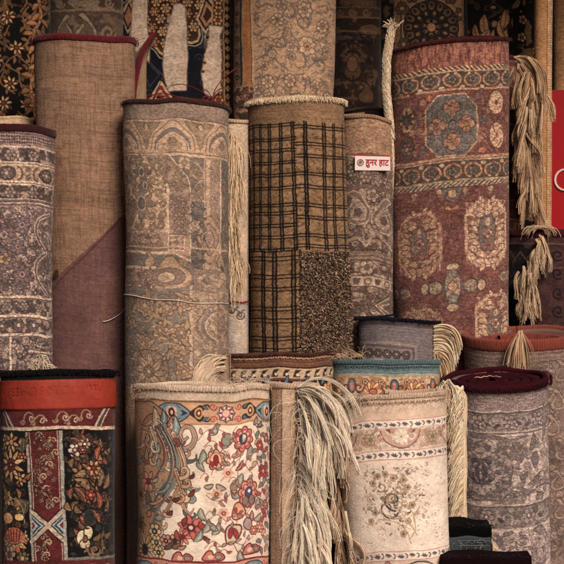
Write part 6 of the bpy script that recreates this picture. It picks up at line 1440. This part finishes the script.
ex = (LQ[1] - LQ[0]).normalized(); ey = (LQ[0] - LQ[3]).normalized(); en = ex.cross(ey); en = en if en.y < 0 else -en
kl = kpx(LQ[0])
def lp(px, py, d=.0006): return at(px, py, LQ[0].y + (LQ[1].y - LQ[0].y) * (px - 355) / 35) + en * d
plate('red_strip', [lp(355.3, 154.3), lp(390, 155.3), lp(390.1, 156.5), lp(355.2, 155.6)], .0005, M_RED, lab)
def flat_text(name, s, px, py, hpx, mat, parent, wide=1.0, off=0.0):
    me = text_mesh(s, hpx * kl / .72, .0003, off)
    co = np.empty(len(me.vertices) * 3, np.float32); me.vertices.foreach_get('co', co); co = co.reshape(-1, 3)
    B = np.array(lp(px, py, .0008)); V = B + co[:, :1] * wide * np.array(ex) + co[:, 1:2] * np.array(ey) + co[:, 2:] * np.array(en)
    me.vertices.foreach_set('co', V.astype(np.float32).ravel()); me.update(); me.materials.clear(); me.materials.append(mat)
    o = bpy.data.objects.new(name, me); col.objects.link(o); return sub(cardp, o)
flat_text('lettering', '\u0939\u0941\u0928\u0930 \u0939\u093e\u091f', 377.2, 162.6, 6.3, M_RED, lab, .86, .00042)
def ring(name, cx, cy, r0, r1, mat, parent, lobes=0, n=48, d=.0007):
    t = np.linspace(0, 2 * PI, n, endpoint=False); q = 1 + (.07 * np.sign(np.sin(lobes * t)) if lobes else 0)
    B = np.array(lp(cx, cy, d)); E1, E2 = np.array(ex) * kl, np.array(ey) * kl
    P0 = B + (r0 * np.cos(t))[:, None] * E1 + (r0 * np.sin(t))[:, None] * E2; P1 = B + (r1 * q * np.cos(t))[:, None] * E1 + (r1 * q * np.sin(t))[:, None] * E2
    i = np.arange(n); j = (i + 1) % n
    return sub(cardp, mesh_np(name, np.concatenate([P0, P1]), np.stack([i, i + n, j + n, j], -1), mat, None, smooth=False))
ring('emblem_ring', 360.4, 162.6, 2.5, 3.4, M_GREYINK, lab, 10); ring('emblem_star', 360.4, 162.4, .2, 1.3, M_RED, lab, 5); ring('emblem_dial', 360.4, 162.6, 1.6, 1.9, M_GREYINK, lab)

# ------------------------------------------------------------------ red sign at the right edge
M_SIGN = plain_mat('red_sign_paint', (158, 18, 26), .35, 30, .06, .03, .4)
M_SIGNW = plain_mat('white_sign_paint', (214, 190, 180), .5, 60, .05, .05, .3)
sg = thing('shop_sign', 'red sign board with a white letter O behind the tan folded rug', 'sign', at(575, 240, .93)[:])
plate('board', [at(548, 90, .93), at(604, 90, .93), at(604, 262, .93), at(548, 262, .93)], .02, M_SIGN, sg)
me = text_mesh('O', 25 * kpx(at(564, 182, .93)) / .72, .002, -.0022); me.materials.clear(); me.materials.append(M_SIGNW)
o = bpy.data.objects.new('lettering', me); col.objects.link(o); o.rotation_euler = (PI / 2, 0, 0); o.location = at(566, 181, .927); bpy.context.view_layer.update()
o.parent = sg; o.matrix_parent_inverse = Matrix.Translation(-Vector(sg.location))

# =================================================================== fringes, tassels, threads
CR = [(196, 166, 132), (176, 146, 112), (208, 180, 148), (160, 130, 98)]
TN = [(186, 150, 112), (164, 128, 92), (200, 166, 128), (140, 106, 76)]
rd = random.Random(5)
g = lambda s_=1: rd.gauss(0, s_)
# big fringe of the folded rug, knot by knot along its edge
WHT = [(234, 206, 180), (228, 198, 170), (238, 212, 188), (218, 188, 160), (232, 204, 176)]
L_ = []; knots = []
for k_ in range(60):
    y = 388 + k_ * 3.1; p0 = r11.P(297.5 + g(.5), y, .004)
    if k_ % 3 != 1: knots.append([p0 + V3((-.005, -.001, .002)), p0 + V3((.000, -.006, .001)), p0 + V3((.007, -.005, -.003))])
    for q_ in range(7):                                   # several locks to a knot, each falling its own way
        cl = V3((g(.15) + .05, g(.08), g(.09))); tier = 1.3 if k_ < 16 else (.8 if k_ < 34 else 1.15)
        d0 = V3((1.0 + g(.3) - (.35 if k_ > 34 else 0), -.55 + g(.3), -.05 + g(.3) + .3 * (k_ < 4) - (.5 if k_ > 34 else 0)))
        path = droop(p0, d0, rd.uniform(.07, .165) * tier, 13, rd.uniform(.7, 1.4), cl, .09, (r13,), .7, rd)
        L_ += lock(path, 22, .0014, rd.uniform(.004, .0095), rd, rd.uniform(-.5, .5))
frg = tubes('fringe', L_, .00068, WHT, None, r11.root, 4, .05, .7, gain=1.08)
L_ = []
for k_ in range(160):                                     # stray single yarns
    p0 = r11.P(298 + g(1), rd.uniform(388, 560), .005); L_.append(droop(p0, V3((g(.8) + .3, -.8, g(.6))), rd.uniform(.05, .14), 12, .8, V3((g(.3), 0, g(.2))), .22, (r13,), .8, rd))
tubes('loose_threads', L_, .00045, WHT, None, r11.root, 3, .10, .7, gain=1.0)
sub(frg, tubes('fringe_knot_cord', knots, .0015, (58, 44, 38), None, None, 5, .2, .8))
# twisted tan tassels hanging over the pale cream rug beside it
L_ = []
for k_ in range(46):
    px, py = 340 + g(6), 408 + k_ * 3.2 + g(4); p0 = r13.P(max(px, 338.5), py, .010 + abs(g(.006)))
    path = droop(p0, V3((.4 + g(.35), -.5 + g(.2), -.9)), rd.uniform(.08, .14), 14, 1.1, V3((g(.22), g(.08), 0)), .16, (r13,), .6, rd)
    L_ += lock(path, 26, rd.uniform(.002, .004), .0055, rd, rd.uniform(-2, 2))
tubes('tassel_fringe', L_, .00075, [(190, 154, 118), (164, 128, 94), (206, 172, 138), (136, 104, 76), (216, 186, 154)], None, r13.root, 4, .12, .6)
def tassel(root, name, p, n, length, spread, cols, rad=.0009, coll=(), dirv=(0, -.15, -1), cn=None, head=True):
    L_ = []
    for j_ in range(n):
        d0 = V3(dirv) + V3((g(spread), g(spread * .6), g(spread * .4)))
        L_.append(droop(V3(p) + V3((g(.002), g(.002), g(.002))), d0, length * rd.uniform(.7, 1.05), 9, 1.0, cn, .06, coll, .8, rd))
    return tubes(name, L_, rad, cols, None, root, 4, .15, .6)
# a long hank drooping from the top of the fringe over the cream rug
P_ = cat([tuple(at(*q)) for q in [(302, 391, -.07), (314, 394, -.09), (328, 404, -.105), (340, 424, -.115), (348, 446, -.12), (356, 464, -.12), (361, 477, -.118)]], 5)
tubes('hank', lock(P_, 70, .006, .0045, rd, .6), .0009, WHT, None, r11.root, 4, .10, .7, gain=1.0)
# fringe of the brown rug, folded over to the left
L_ = []
for k_ in range(26):
    px, py = 232 - k_ * .15, 357 + k_ * 1.0
    p0 = r10.P(226 + g(2), 356 + k_ * .55, .006)
    for j_ in range(16):
        d0 = V3((-1.0 + g(.12), -.25 + g(.12), .20 + g(.12) - .012 * k_)); L_.append(droop(p0 + V3((g(.003), g(.003), g(.0015))), d0, rd.uniform(.09, .125), 11, 2.3, V3((0, g(.03), g(.02))), .05, (r10, r9, r3), 1.2, rd))
tubes('fringe', L_, .0013, [(186, 160, 130), (166, 140, 112), (198, 174, 146), (140, 116, 92)], None, r10.root, 4, .14, .6)
def panel_on(r, name, x0, x1, y0, y1, dr, f, mat=None, n=26, m=16, gain=None):
    X_, Y_ = np.meshgrid(np.linspace(x0, x1, n), np.linspace(y0, y1, m))
    V = np.array([tuple(r.P(a, b, dr + .0015 * rd.random())) for a, b in zip(X_.ravel(), Y_.ravel())])
    cc = np.clip(C3(f) / 255 * (1 + .12 * (rng.random((n * m, 1)) - .5)), 0, 1)
    return adopt(r.root, mesh_np(name, V, grid_quads(m, n), mat or M_FELT, None, cc, np.stack([X_.ravel() * .002, Y_.ravel() * .002], -1), gain=gain))
panel_on(r10, 'woven_end', 216, 233.6, 352.5, 388, .007, (176, 148, 120))
tubes('end_cord', [[r10.P(233.8 + g(.1), y, .010) for y in np.linspace(353, 383, 14)]], .0022, (126, 84, 50), None, r10.root, 6)
# loose threads along the top of the cream flowered rug
L_ = []
for k_ in range(90):
    px = rd.uniform(192, 268); p0 = r9.P(px, 386.5, .003) + V3((0, rd.uniform(.0, .06), .004))
    L_.append(droop(p0, V3((g(1), g(.5), .5 + g(.3))), rd.uniform(.02, .06), 8, .9, None, .25, (), 1, rd))
tubes('loose_threads', L_, .0006, [(206, 182, 152), (190, 164, 134)], None, r9.root, 3, .1, .6)
# fringe of the small grey rug, springing to the right
L_ = []
for k_ in range(17):
    y = 323.5 + k_ * 2.35; p0 = r14.P(433.5, y, .004)
    for j_ in range(9):
        d0 = V3((1.0 + g(.05), -.35 + g(.06), .34 - .018 * k_ + g(.05))); L_.append(droop(p0 + V3((g(.0012), g(.0012), g(.0015))), d0, rd.uniform(.092, .112) * (1 - .018 * k_), 11, 1.05 + .03 * k_, None, .025, (), 1.0, rd))
tubes('fringe', L_, .0012, [(214, 184, 146), (196, 164, 126), (224, 198, 162), (170, 138, 102)], None, r14.root, 4, .12, .7)
L_ = []
for k_ in range(10):
    p0 = at(437 + g(2), 352 + k_ * 1.5, .33); cl = V3((g(.1), 0, 0))
    for j_ in range(10): L_.append(droop(V3(p0) + V3((g(.003), g(.003), g(.003))), V3((.5 + g(.3), -.3, -.6)), rd.uniform(.05, .075), 8, 1.2, cl, .1, (r12,), .8, rd))
tubes('fringe_end', L_, .0011, [(176, 144, 104), (150, 118, 82), (196, 164, 122)], None, r14.root, 4, .14, .7)
# fringe beside the wine rimmed rug: a woven edge with yarns slanting down to the left
ed = [at(464.5 + .5 * math.sin(y / 9) - 10 * max(0, (398 - y) / 16) ** 2, y + 3 * max(0, (398 - y) / 16), .055) for y in np.linspace(383, 528, 60)]
tubes('woven_edge', [[p_ + V3((dx, 0, 0)) for p_ in ed] for dx in (-.0035, 0, .0035)], .0024, [(204, 178, 144), (214, 190, 156)], None, r16.root, 6, .08, 1)
L_ = []
for k_ in range(52):
    y = 386 + k_ * 2.75; p0 = V3(at(463, y, .052))
    for j_ in range(13):
        L_.append(droop(p0 + V3((g(.001), g(.002), g(.001))), V3((-.75 + g(.1), -.2 + g(.1), -.75 + g(.12))), rd.uniform(.045, .07), 7, .55, None, .04, (), 1, rd))
for k_ in range(26):                                      # looser knotted bunch on top
    p0 = V3(at(447 + g(4), 380 + k_ * 1.2, .06)); cl = V3((g(.25), g(.1), 0))
    for j_ in range(12): L_.append(droop(p0 + V3((g(.003), g(.003), g(.002))), V3((.2 + g(.35), -.2 + g(.2), -.9 + .5 * (k_ < 4))), rd.uniform(.05, .085), 9, .9, cl, .14, (), .8, rd))
tubes('fringe', L_, .0009, [(216, 188, 154), (196, 166, 130), (224, 200, 168), (166, 136, 102)], None, r16.root, 4, .14, .7)
# tassel over the terracotta rim
p0 = r15.P(520.5, 331, .010); L_ = []
for j_ in range(150):
    d0 = V3((g(.38) - .15, -.35 + g(.1), -1.0)); L_.append(droop(V3(p0) + V3((g(.0025), g(.002), g(.002))), d0, rd.uniform(.075, .10), 9, .8, V3((g(.02), 0, 0)), .05, (r15,), 1, rd))
tubes('tassel', L_, .0011, TN, None, r15.root, 4, .15, .7)
# tassels of the dark purple rug
L_ = []
for k_ in range(60):
    t_ = k_ / 59; px = 541 - 14 * t_ + g(2.4) + 3 * math.sin(t_ * 9); py = 236 + 64 * t_; p0 = r7.P(px, py, .012 + abs(g(.006)))
    path = droop(p0, V3((g(.45), -.35, -.9)), rd.uniform(.06, .095), 12, 1.0, V3((g(.3), g(.1), 0)), .22, (r7,), .8, rd); L_ += lock(path, 20, .003, .0085, rd, rd.uniform(-1, 1))
for j_ in range(60):                                      # loop lying on the rim
    p0 = r7.P(541 + g(2), 231, .010); L_.append(droop(V3(p0) + V3((g(.003), g(.003), .006)), V3(((-1) ** j_ * (1 + g(.2)), -.2, .35 + g(.2))), rd.uniform(.03, .055), 9, .9, V3((0, 0, g(.1))), .12, (r7,), 1, rd))
tubes('tassel', L_, .0008, [(176, 146, 112), (196, 168, 134), (150, 120, 90)], None, r7.root, 4, .15, .7)
# long tasselled fringe right of the maroon rug
L_ = []
for k_ in range(120):
    t_ = k_ / 119
    px = 520 + 10 * min(1, t_ * 4) + g(4.4) + (4 * math.sin(t_ * 8)); py = 60 + 128 * t_ + g(4)
    p0 = V3(at(px, py, .62 + g(.012))); wd = .25 + .3 * (t_ < .25)
    path = droop(p0, V3((.10 + g(wd), -.2 + g(.2), -.9)), rd.uniform(.08, .14), 12, .9, V3((g(.14), g(.06), 0)), .10, (), .8, rd); L_ += lock(path, 30, .003, .009, rd, rd.uniform(-.5, .5))
for k_ in range(14):
    p0 = V3(at(514 + k_ * .35, 57 + k_ * .3, .63)); 
    path = droop(p0, V3((.75 + g(.2), -.3, .1 - .05 * k_ + g(.2))), rd.uniform(.12, .2), 13, 1.1, V3((g(.15), 0, 0)), .08, (), .5, rd); L_ += lock(path, 22, .002, .007, rd, .5)
tubes('fringe', L_, .0007, TN, None, r6b.root, 4, .16, .7)
# twisted cord of fringe left of the maroon rug
L_ = []
cordx = lambda y: np.interp(y, [24, 60, 90, 118, 170, 250, 322], [392, 386.5, 386, 389, 393.5, 392.5, 392])
for k_ in range(150):
    y = 24 + (k_ / 150) ** 1.0 * 270; fat = .0105 if y < 112 else .0058
    p0 = V3(at(cordx(y), y, .55)); sg_ = (-1) ** k_
    for j_ in range(11 if y < 112 else 5):
        a_ = rd.uniform(0, 6.28); P_ = []
        for q in range(8):
            yy = y + q * 4.2; b_ = a_ + q * .55; c0 = V3(at(cordx(yy), yy, .55)); P_.append(c0 + V3((math.cos(b_) * fat * rd.uniform(.8, 1.15), math.sin(b_) * fat, g(.001))))
        L_.append(P_)
for j_ in range(60): L_.append(droop(V3(at(391 + g(1.6), 30, .55)), V3((g(.5), g(.3), 1)), rd.uniform(.014, .034), 6, .5, None, .2, (), 1, rd))
tubes('fringe_cord', L_, .0012, [(204, 174, 140), (184, 154, 122), (218, 192, 160), (160, 130, 100)], None, r6.root, 4, .14, .8)
tubes('side_selvedge', [[at(396.3 + .25 * math.sin(y), y, .555) for y in np.linspace(118, 330, 60)]], .0035, (96, 72, 54), None, r6.root, 6, .1, 1)
# fringe hanging down the narrow cream roll
L_ = []
for k_ in range(90):
    t_ = k_ / 89; px = 232 + g(3.2); py = 132 + 140 * t_; p0 = r3b.P(max(225, min(248, px)), py, .005); cl = V3((g(.2), g(.05), 0))
    for j_ in range(6): L_.append(droop(V3(p0) + V3((g(.003), g(.002), g(.003))), V3((g(.3), -.4, -.9)), rd.uniform(.05, .10), 9, .9, cl, .12, (r3b,), .8, rd))
tubes('fringe', L_, .0010, [(196, 164, 128), (176, 144, 108), (212, 182, 146)], None, r3b.root, 4, .14, .7)
tubes('red_stitching', [[r3b.P(px, 301 + .2 * math.sin(px), .006) for px in np.linspace(223, 250, 12)]], .0011, (120, 24, 30), None, r3b.root, 4)
# tuft at the foot of the grey pink rug
L_ = []
for k_ in range(60):
    t_ = k_ / 59; p0 = V3(at(6 + 36 * t_, 367.5 - 1.5 * t_ + g(.8), .115)); 
    for j_ in range(5): L_.append(droop(p0 + V3((g(.001), g(.002), g(.002))), V3((1, -.1 + g(.1), .05 + g(.12))), rd.uniform(.02, .04), 7, .2, None, .10, (), 1, rd))
for j_ in range(110): L_.append(droop(V3(at(40 + g(2.2), 363 + g(2.5), .112)), V3((g(.5) + .2, -.3, .3 + g(.5))), rd.uniform(.012, .028), 7, 1.2, None, .22, (), 1, rd))
tubes('fringe', L_, .0010, [(198, 172, 142), (180, 152, 122), (210, 186, 158)], None, r1.root, 4, .12, .7)
# fuzz on the rim of the plaid rug
L_ = []
for k_ in range(2600):
    th = rd.uniform(-PI * .62, PI * .62); p0 = V3(r4.pt(np.array(th), np.array(rd.uniform(-.004, .003)), rd.uniform(-.004, .004)))
    o_ = V3((math.sin(th), -math.cos(th), 0)); L_.append(droop(p0, o_ * .8 + V3((g(.3), g(.3), g(.35) - .5)), rd.uniform(.005, .012), 4, 1.3, None, .15, (), .8, rd))
tubes('wool_fuzz', L_, .00085, [(206, 176, 140), (190, 158, 122), (216, 190, 156)], None, r4.root, 3, .10, .6)
r4.binding((200, 168, 130), 5.5, .011, over=.5, name='wool_rim', out=.003)
# shaggy corner of the plaid rug
L_ = []
for k_ in range(9000):
    px, py = rd.uniform(302, 355), 252 + 150 * rd.random()
    a_ = r4.U(302, py) - abs(g(1.8)) + rd.random() * (r4.smax - r4.U(302, py)) * .76
    if py < 250 + abs(g(3)): continue
    th = np.interp(abs(a_), r4.ar, r4.th) * (1 if a_ > 0 else -1)
    p0 = V3(r4.pt(np.array(th), np.array((py - r4.cy) * r4.lpx), 0.0)); o_ = V3((math.sin(th), -math.cos(th), 0))
    L_.append(droop(p0, o_ * .35 + V3((g(.6), g(.3), g(.6))), rd.uniform(.005, .009), 3, .8, None, .3, (), .8, rd))
tubes('shag_tufts', L_, .0011, [(142, 112, 84), (100, 76, 56), (56, 42, 34), (172, 142, 112), (34, 26, 24), (120, 92, 68), (64, 48, 40)], None, r4.root, 3, .2, .8)
L_ = [droop(V3(r12.P(rd.uniform(338, 366), 361, .002)) + V3((0, rd.uniform(0, .05), .004)), V3((g(1), g(.4), .9)), rd.uniform(.02, .045), 7, .8, None, .25, (), 1, rd) for k_ in range(60)]
tubes('loose_threads', L_, .0006, [(190, 160, 126), (168, 138, 104)], None, r12.root, 3, .1, .6)
L_ = [droop(V3(r13.P(rd.uniform(342, 372), 397, .006)), V3((g(.8) - .4, -.3, .5 + g(.4))), rd.uniform(.02, .05), 8, .9, None, .25, (), 1, rd) for k_ in range(50)]
tubes('loose_threads', L_, .0006, [(206, 184, 156), (190, 164, 134)], None, r13.root, 3, .1, .6)
# stitched rows on felt edges
def stitches(r, y, x0, x1, n, c_, w=.0008, zz=1.2):
    o = tubes('stitching', [[r.P(x0 + (x1 - x0) * k_ / n, y + zz * (k_ % 2), .0045), r.P(x0 + (x1 - x0) * (k_ + .75) / n, y + zz * ((k_ + 1) % 2), .0045)] for k_ in range(n)], w, c_, None, None, 4, .1, .9)
    sub(r.edge, o)
stitches(r9, 390, 134, 266, 62, (150, 116, 88)); stitches(r13, 402, 340, 444, 40, (112, 84, 62), .0010, 1.8)
stitches(r12, 366.5, 336, 440, 44, (44, 54, 58)); stitches(r10, 357.5, 236, 334, 40, (196, 160, 120))

# ------------------------------------------------------------------ twine and threads that tie the rugs
def cord(name, label, pts, rad, c_, n=6, gain=None):
    Q = cat([tuple(p_) for p_ in pts], n)
    o = tubes(name, [[V3(q) for q in Q]], rad, c_, None, None, 5, .05, .9, gain=gain)
    o['label'] = label; o['category'] = 'string'
    return o
cord('white_string', 'thin white string tied round the taupe rug', [r3.P(x, 296.5 + (x - 124) * .10 - max(0, x - 190) * .17, .002) for x in np.linspace(122.5, 225.5, 26)], .0011, (206, 190, 172), 3)
cord('loose_string_end', 'short white string end lying across the mauve corner of the tan rug', [at(124, 308.5, r2.P(118, 308).y - .03)] + [r2.P(x, y, .004) for x, y in [(118, 313), (112, 317), (107, 319.5), (102.5, 320.5)]], .0013, (196, 180, 164), 5)
tw = [V3(at(x, y, .60)) for x, y in [(150, 96), (163, 93), (178, 97), (195, 99), (205, 100), (214, 102), (230, 102)]]
cord('red_twine', 'red twine lying across the foot of the navy rug', tw, .0016, (110, 26, 28))
cord('red_twine', 'red twine curving up toward the gold border of the navy rug', [V3(at(x, y, .60)) for x, y in [(212, 101), (215, 90), (222, 80), (231, 72), (239, 66)]], .0015, (116, 30, 28))
cord('red_twine', 'red twine arched over the middle pale pillar of the navy rug', [V3(at(x, y, .61)) for x, y in [(171, 86), (180, 84), (190, 86), (202, 92), (212, 100)]], .0013, (108, 26, 28))
L_ = [droop(V3(at(212 + g(2), 100 + g(2), .60)), V3((g(1), -.3, .3 + g(.6))), rd.uniform(.03, .06), 8, .9, None, .25, (), 1, rd) for k_ in range(10)]
o = tubes('twine_knot', L_, .0012, [(124, 30, 30), (96, 22, 26)], None, None, 4); o['label'] = 'frayed red twine knot under the right pale pillar of the navy rug'; o['category'] = 'string'
L_ = [droop(V3(at(157 + 7 * g(.5), 97 + g(1.5), .60)), V3((g(1), -.3, .2 + g(.4))), rd.uniform(.02, .05), 8, .9, None, .3, (), 1, rd) for k_ in range(16)]
o = tubes('twine_knot', L_, .0012, [(124, 30, 30), (96, 22, 26)], None, None, 4); o['label'] = 'loose red thread clump under the small gable at the foot of the navy rug'; o['category'] = 'string'

# ------------------------------------------------------------------ upright flap with a wine edge between the tan and the taupe rug
def ribbon(name, L0, L1, thick, c_, mat, parent, m=10):
    L0, L1 = cat([tuple(p_) for p_ in L0], 8), cat([tuple(p_) for p_ in L1], 8); n = len(L0)
    t = np.linspace(0, 1, m)[:, None, None]; A_ = L0[None] * (1 - t) + L1[None] * t
    A_[..., 1] += .004 * np.sin(t[..., 0] * 5)
    B_ = A_[::-1].copy(); B_[..., 1] += thick
    V = np.concatenate([A_, B_], 0)
    q = grid_quads(2 * m, n)
    last = np.stack([np.arange(n - 1) + (2 * m - 1) * n, np.arange(1, n) + (2 * m - 1) * n, np.arange(1, n), np.arange(n - 1)], -1)
    cc = np.clip(C3(c_) / 255 * (1 + .16 * (rng.random((2 * m * n, 1)) - .5)), 0, 1)
    o = mesh_np(name, V.reshape(-1, 3), np.concatenate([q, last]), mat, None, cc, np.stack([np.tile(np.arange(n) * .006, 2 * m), np.repeat(np.arange(2 * m) * .004, n)], -1))
    return adopt(parent, o)
fl = thing('folded_rug', 'upright folded rug corner with a dark red bound edge beside the tan rug', 'rug', at(142, 130, .50)[:], None)
E = [at(x, y, .50) for x, y in [(133, 130), (134, 96), (137, 74), (142, 54), (148, 42), (155, 33)]]
ribbon('backing', E, [at(x, y, .53) for x, y in [(146.5, 130), (146.5, 96), (146.5, 76), (147, 60), (150, 48), (156, 36)]], .006, (150, 118, 88), M_FLAT, fl)
ribbon('lining', [at(x, y, .53) for x, y in [(127, 130), (128, 98), (131, 76), (136, 55), (143, 44), (152, 34)]], E, .004, (120, 94, 72), M_FLAT, fl)
tubes('red_edge', [[V3(q) + V3((dx, -.004 - abs(dx) * -.4, 0)) for q in cat([tuple(p_) for p_ in E], 8)] for dx in (-.0028, 0, .0028)], .0042, (96, 20, 26), M_FELT, fl, 8, .05, .9)

# ------------------------------------------------------------------ folded rugs lying at the lower right
def slab(name, x0, x1, y0, y1, Y0, Y1, f, mat, parent, rad=.006, tilt=0.0):
    """one fold of a rug: a soft edged slab whose front shows between the given pixels"""
    a, b = at(x0, y0, Y0), at(x1, y1, Y0); n = 8
    xs = (a.x, b.x); zs = (b.z, a.z); w = xs[1] - xs[0]; h = zs[1] - zs[0]; dp = Y1 - Y0
    prof = []
    r_ = min(rad, h * .45)
    for (cx_, cz_, a0) in ((dp - r_, h - r_, 0), (r_, h - r_, PI / 2), (r_, r_, PI), (dp - r_, r_, 1.5 * PI)):
        for k_ in range(n): t_ = a0 + PI / 2 * k_ / (n - 1); prof.append((cx_ + r_ * math.cos(t_), cz_ + r_ * math.sin(t_)))
    m = len(prof); nx = 60; V = []; r2 = np.random.default_rng(int(x0 + y0))
    for i in range(nx):
        u = i / (nx - 1); e = min(u, 1 - u) * w; sc = math.sqrt(max(0.02, 1 - max(0, 1 - e / (r_ * .5)) ** 2)) if e < r_ * .5 else 1
        for (py_, pz_) in prof:
            V.append((xs[0] + w * u, Y0 + dp / 2 + (py_ - dp / 2) * sc + .002 * math.sin(u * 7 + y0), zs[0] + h / 2 + (pz_ - h / 2) * sc + tilt * (u - .5) + .0018 * math.sin(u * 9 + y0) + .0006 * r2.random()))
    i = np.arange(nx - 1)[:, None] * m; j = np.arange(m)[None]; j2 = (j + 1) % m
    Q = np.stack([i + j, i + j2, i + m + j2, i + m + j], -1).reshape(-1, 4)
    cc = np.clip(C3(f) / 255 * (1 + .2 * (r2.random((nx * m, 1)) - .5)), 0, 1)
    V = np.array(V)
    o = mesh_np(name, V, Q, mat, None, cc, V[:, [0, 2]])
    for e in (0, nx - 1):
        pass
    return adopt(parent, o)
f1 = thing('folded_rug', 'small black and teal folded rug stacked low in front of the grey rug', 'rug', at(472, 560, -.03)[:])
slab('black_fold', 447, 493, 526, 542, -.035, .05, (4, 3, 4), M_PLUSH, f1, .011, -.010); slab('teal_fold', 446, 491.5, 537.5, 554, -.042, .05, (58, 68, 70), M_PILE, f1, .004); slab('edge_fold', 447, 490, 553, 556.4, -.044, .05, (150, 128, 98), M_FELT, f1, .003)
slab('cream_corner', 491.5, 499.5, 546, 558, -.03, .03, (186, 158, 126), M_FELT, f1, .008, -.014)
slab('lower_fold', 446, 492, 560, 700, -.044, .05, (60, 56, 56), M_PILE, f1, .006)
f2 = thing('folded_rug', 'dark wine folded rug at the bottom edge in front of the grey rug', 'rug', at(492, 564, -.09)[:])
slab('wine_fold', 440, 533, 557.5, 575, -.12, -.055, (26, 7, 9), M_PLUSH, f2, .007, -.003); slab('dark_fold', 441, 532, 574.5, 700, -.115, -.055, (30, 20, 20), M_PILE, f2, .006)

# lint and loose pile on the low folded rugs
L_ = [droop(V3(at(rd.uniform(449, 491), 526.5 + g(1.2), rd.uniform(-.035, .03))), V3((g(1), -.4, .8)), rd.uniform(.004, .009), 4, .8, None, .3, (), 1, rd) for k_ in range(500)]
tubes('edge_pile', L_, .0006, [(10, 9, 10), (22, 19, 21), (40, 34, 32)], None, f1, 3)
L_ = [droop(V3(at(rd.uniform(452, 490), rd.uniform(539, 553), -.043)), V3((g(1), -.5, g(.5))), rd.uniform(.006, .016), 5, .8, None, .3, (), 1, rd) for k_ in range(60)]
tubes('lint', L_, .0004, [(150, 140, 128), (96, 100, 98)], None, f1, 3)
for k_ in range(5): tubes('woven_stripe', [[at(x_, 540.6 + 2.5 * k_ + .12 * math.sin(x_ + k_), -.0432) for x_ in np.linspace(448, 490, 40)]], .0007, [(92, 100, 98), (40, 48, 52), (110, 104, 92), (36, 44, 48), (84, 92, 90)][k_], None, f1, 4)
L_ = [droop(V3(at(rd.uniform(446, 531), 557.5 + g(1.4), rd.uniform(-.121, -.06))), V3((g(1), -.4, .8)), rd.uniform(.004, .008), 4, .8, None, .3, (), 1, rd) for k_ in range(700)]
tubes('edge_pile', L_, .0006, [(34, 10, 13), (50, 16, 20), (24, 7, 9)], None, f2, 3)
# pile standing up along the plush edges
r8.fuzz(1300, .0035, [(16, 12, 12), (26, 20, 20), (10, 8, 8)], -.007, .007, .013, rd, up=.1)
r16.fuzz(1800, .0035, [(60, 10, 22), (48, 8, 18), (72, 16, 28)], -.010, .007, .011, rd)
r14.fuzz(900, .006, [(18, 18, 32), (28, 26, 42)], -.005, .004, .009, rd)
r2.fuzz(700, .003, [(112, 28, 34), (84, 18, 24)], -.008, .006, .008, rd, rad=.0005)
r9.fuzz(500, .005, [(206, 182, 154), (190, 164, 136)], -.004, .03, .006, rd, rad=.0004, name='felt_fibre')
r13.fuzz(600, .007, [(200, 172, 144), (186, 156, 128)], -.004, .03, .006, rd, rad=.0004, name='felt_fibre')
r3.fuzz(500, .003, [(70, 42, 34), (96, 64, 50)], -.004, .006, .006, rd, rad=.0005)
r6.fuzz(700, .005, [(84, 24, 28), (60, 16, 20)], -.004, .004, .007, rd, rad=.0005)
r10.fuzz(700, .006, [(96, 62, 46), (72, 44, 34)], -.004, .004, .006, rd, rad=.0005)

# =================================================================== the setting
def box(name, a, b, mat):
    x0, y0, z0 = a; x1, y1, z1 = b
    V = [(x0, y0, z0), (x1, y0, z0), (x1, y1, z0), (x0, y1, z0), (x0, y0, z1), (x1, y0, z1), (x1, y1, z1), (x0, y1, z1)]
    Q = [(0, 3, 2, 1), (4, 5, 6, 7), (0, 1, 5, 4), (1, 2, 6, 5), (2, 3, 7, 6), (3, 0, 4, 7)]
    return mesh_np(name, V, Q, mat, None, smooth=False)
SHADE_ROOF_Y = .10
M_FLOOR = plain_mat('worn_dark_stone_floor', (58, 50, 44), .9, 9, .25, .3)
M_WALL = plain_mat('dark_shop_wall', (46, 36, 30), .95, 12, .3, .3)
fo = box('ground', (-30, -30, -.3), (30, 1.5, 0), M_FLOOR); fo['kind'] = 'structure'
wo = box('back_wall', (-4, 1.3, .004), (4, 1.45, 3.2), M_WALL); wo['kind'] = 'structure'
for nm_, a_, b_ in (('shade_roof', (-2.2, SHADE_ROOF_Y, 2.42), (2.2, 1.3, 2.5)), ('shade_side_wall', (-2.0, -.2, .004), (-1.9, 1.298, 2.418)), ('shade_side_wall', (1.9, -.2, .004), (2.0, 1.298, 2.418))):  # unseen slab and side panels, added to block overhead and side light
    o = box(nm_, a_, b_, M_WALL); o['kind'] = 'structure'

# =================================================================== daylight from the street
w = bpy.data.worlds.new('World'); scn.world = w; w.use_nodes = True
nt = w.node_tree; bg = nt.nodes['Background']
sky = nt.nodes.new('ShaderNodeTexSky'); sky.sky_type = 'NISHITA'; sky.sun_disc = False
sky.sun_elevation = R(42); sky.sun_rotation = R(180 - 26); sky.air_density = 1.0; sky.dust_density = 4; sky.ozone_density = .6
nt.links.new(sky.outputs[0], bg.inputs[0]); bg.inputs[1].default_value = .05
sl = bpy.data.lights.new('sun', 'SUN'); sl.energy = 3.9; sl.angle = R(24); sl.color = (1, .87, .77)
so = bpy.data.objects.new('sun', sl); col.objects.link(so)
so.rotation_euler = (R(90 - 42), 0, R(26))
vs = scn.view_settings; vs.view_transform = 'Standard'; vs.look = 'None'; vs.gamma = 1; vs.exposure = 0
scn.render.engine = 'CYCLES'; scn.cycles.max_bounces = 6; scn.cycles.diffuse_bounces = 3; scn.cycles.use_denoising = False; scn.cycles.pixel_filter_type = 'BLACKMAN_HARRIS'; scn.cycles.filter_width = 1.6
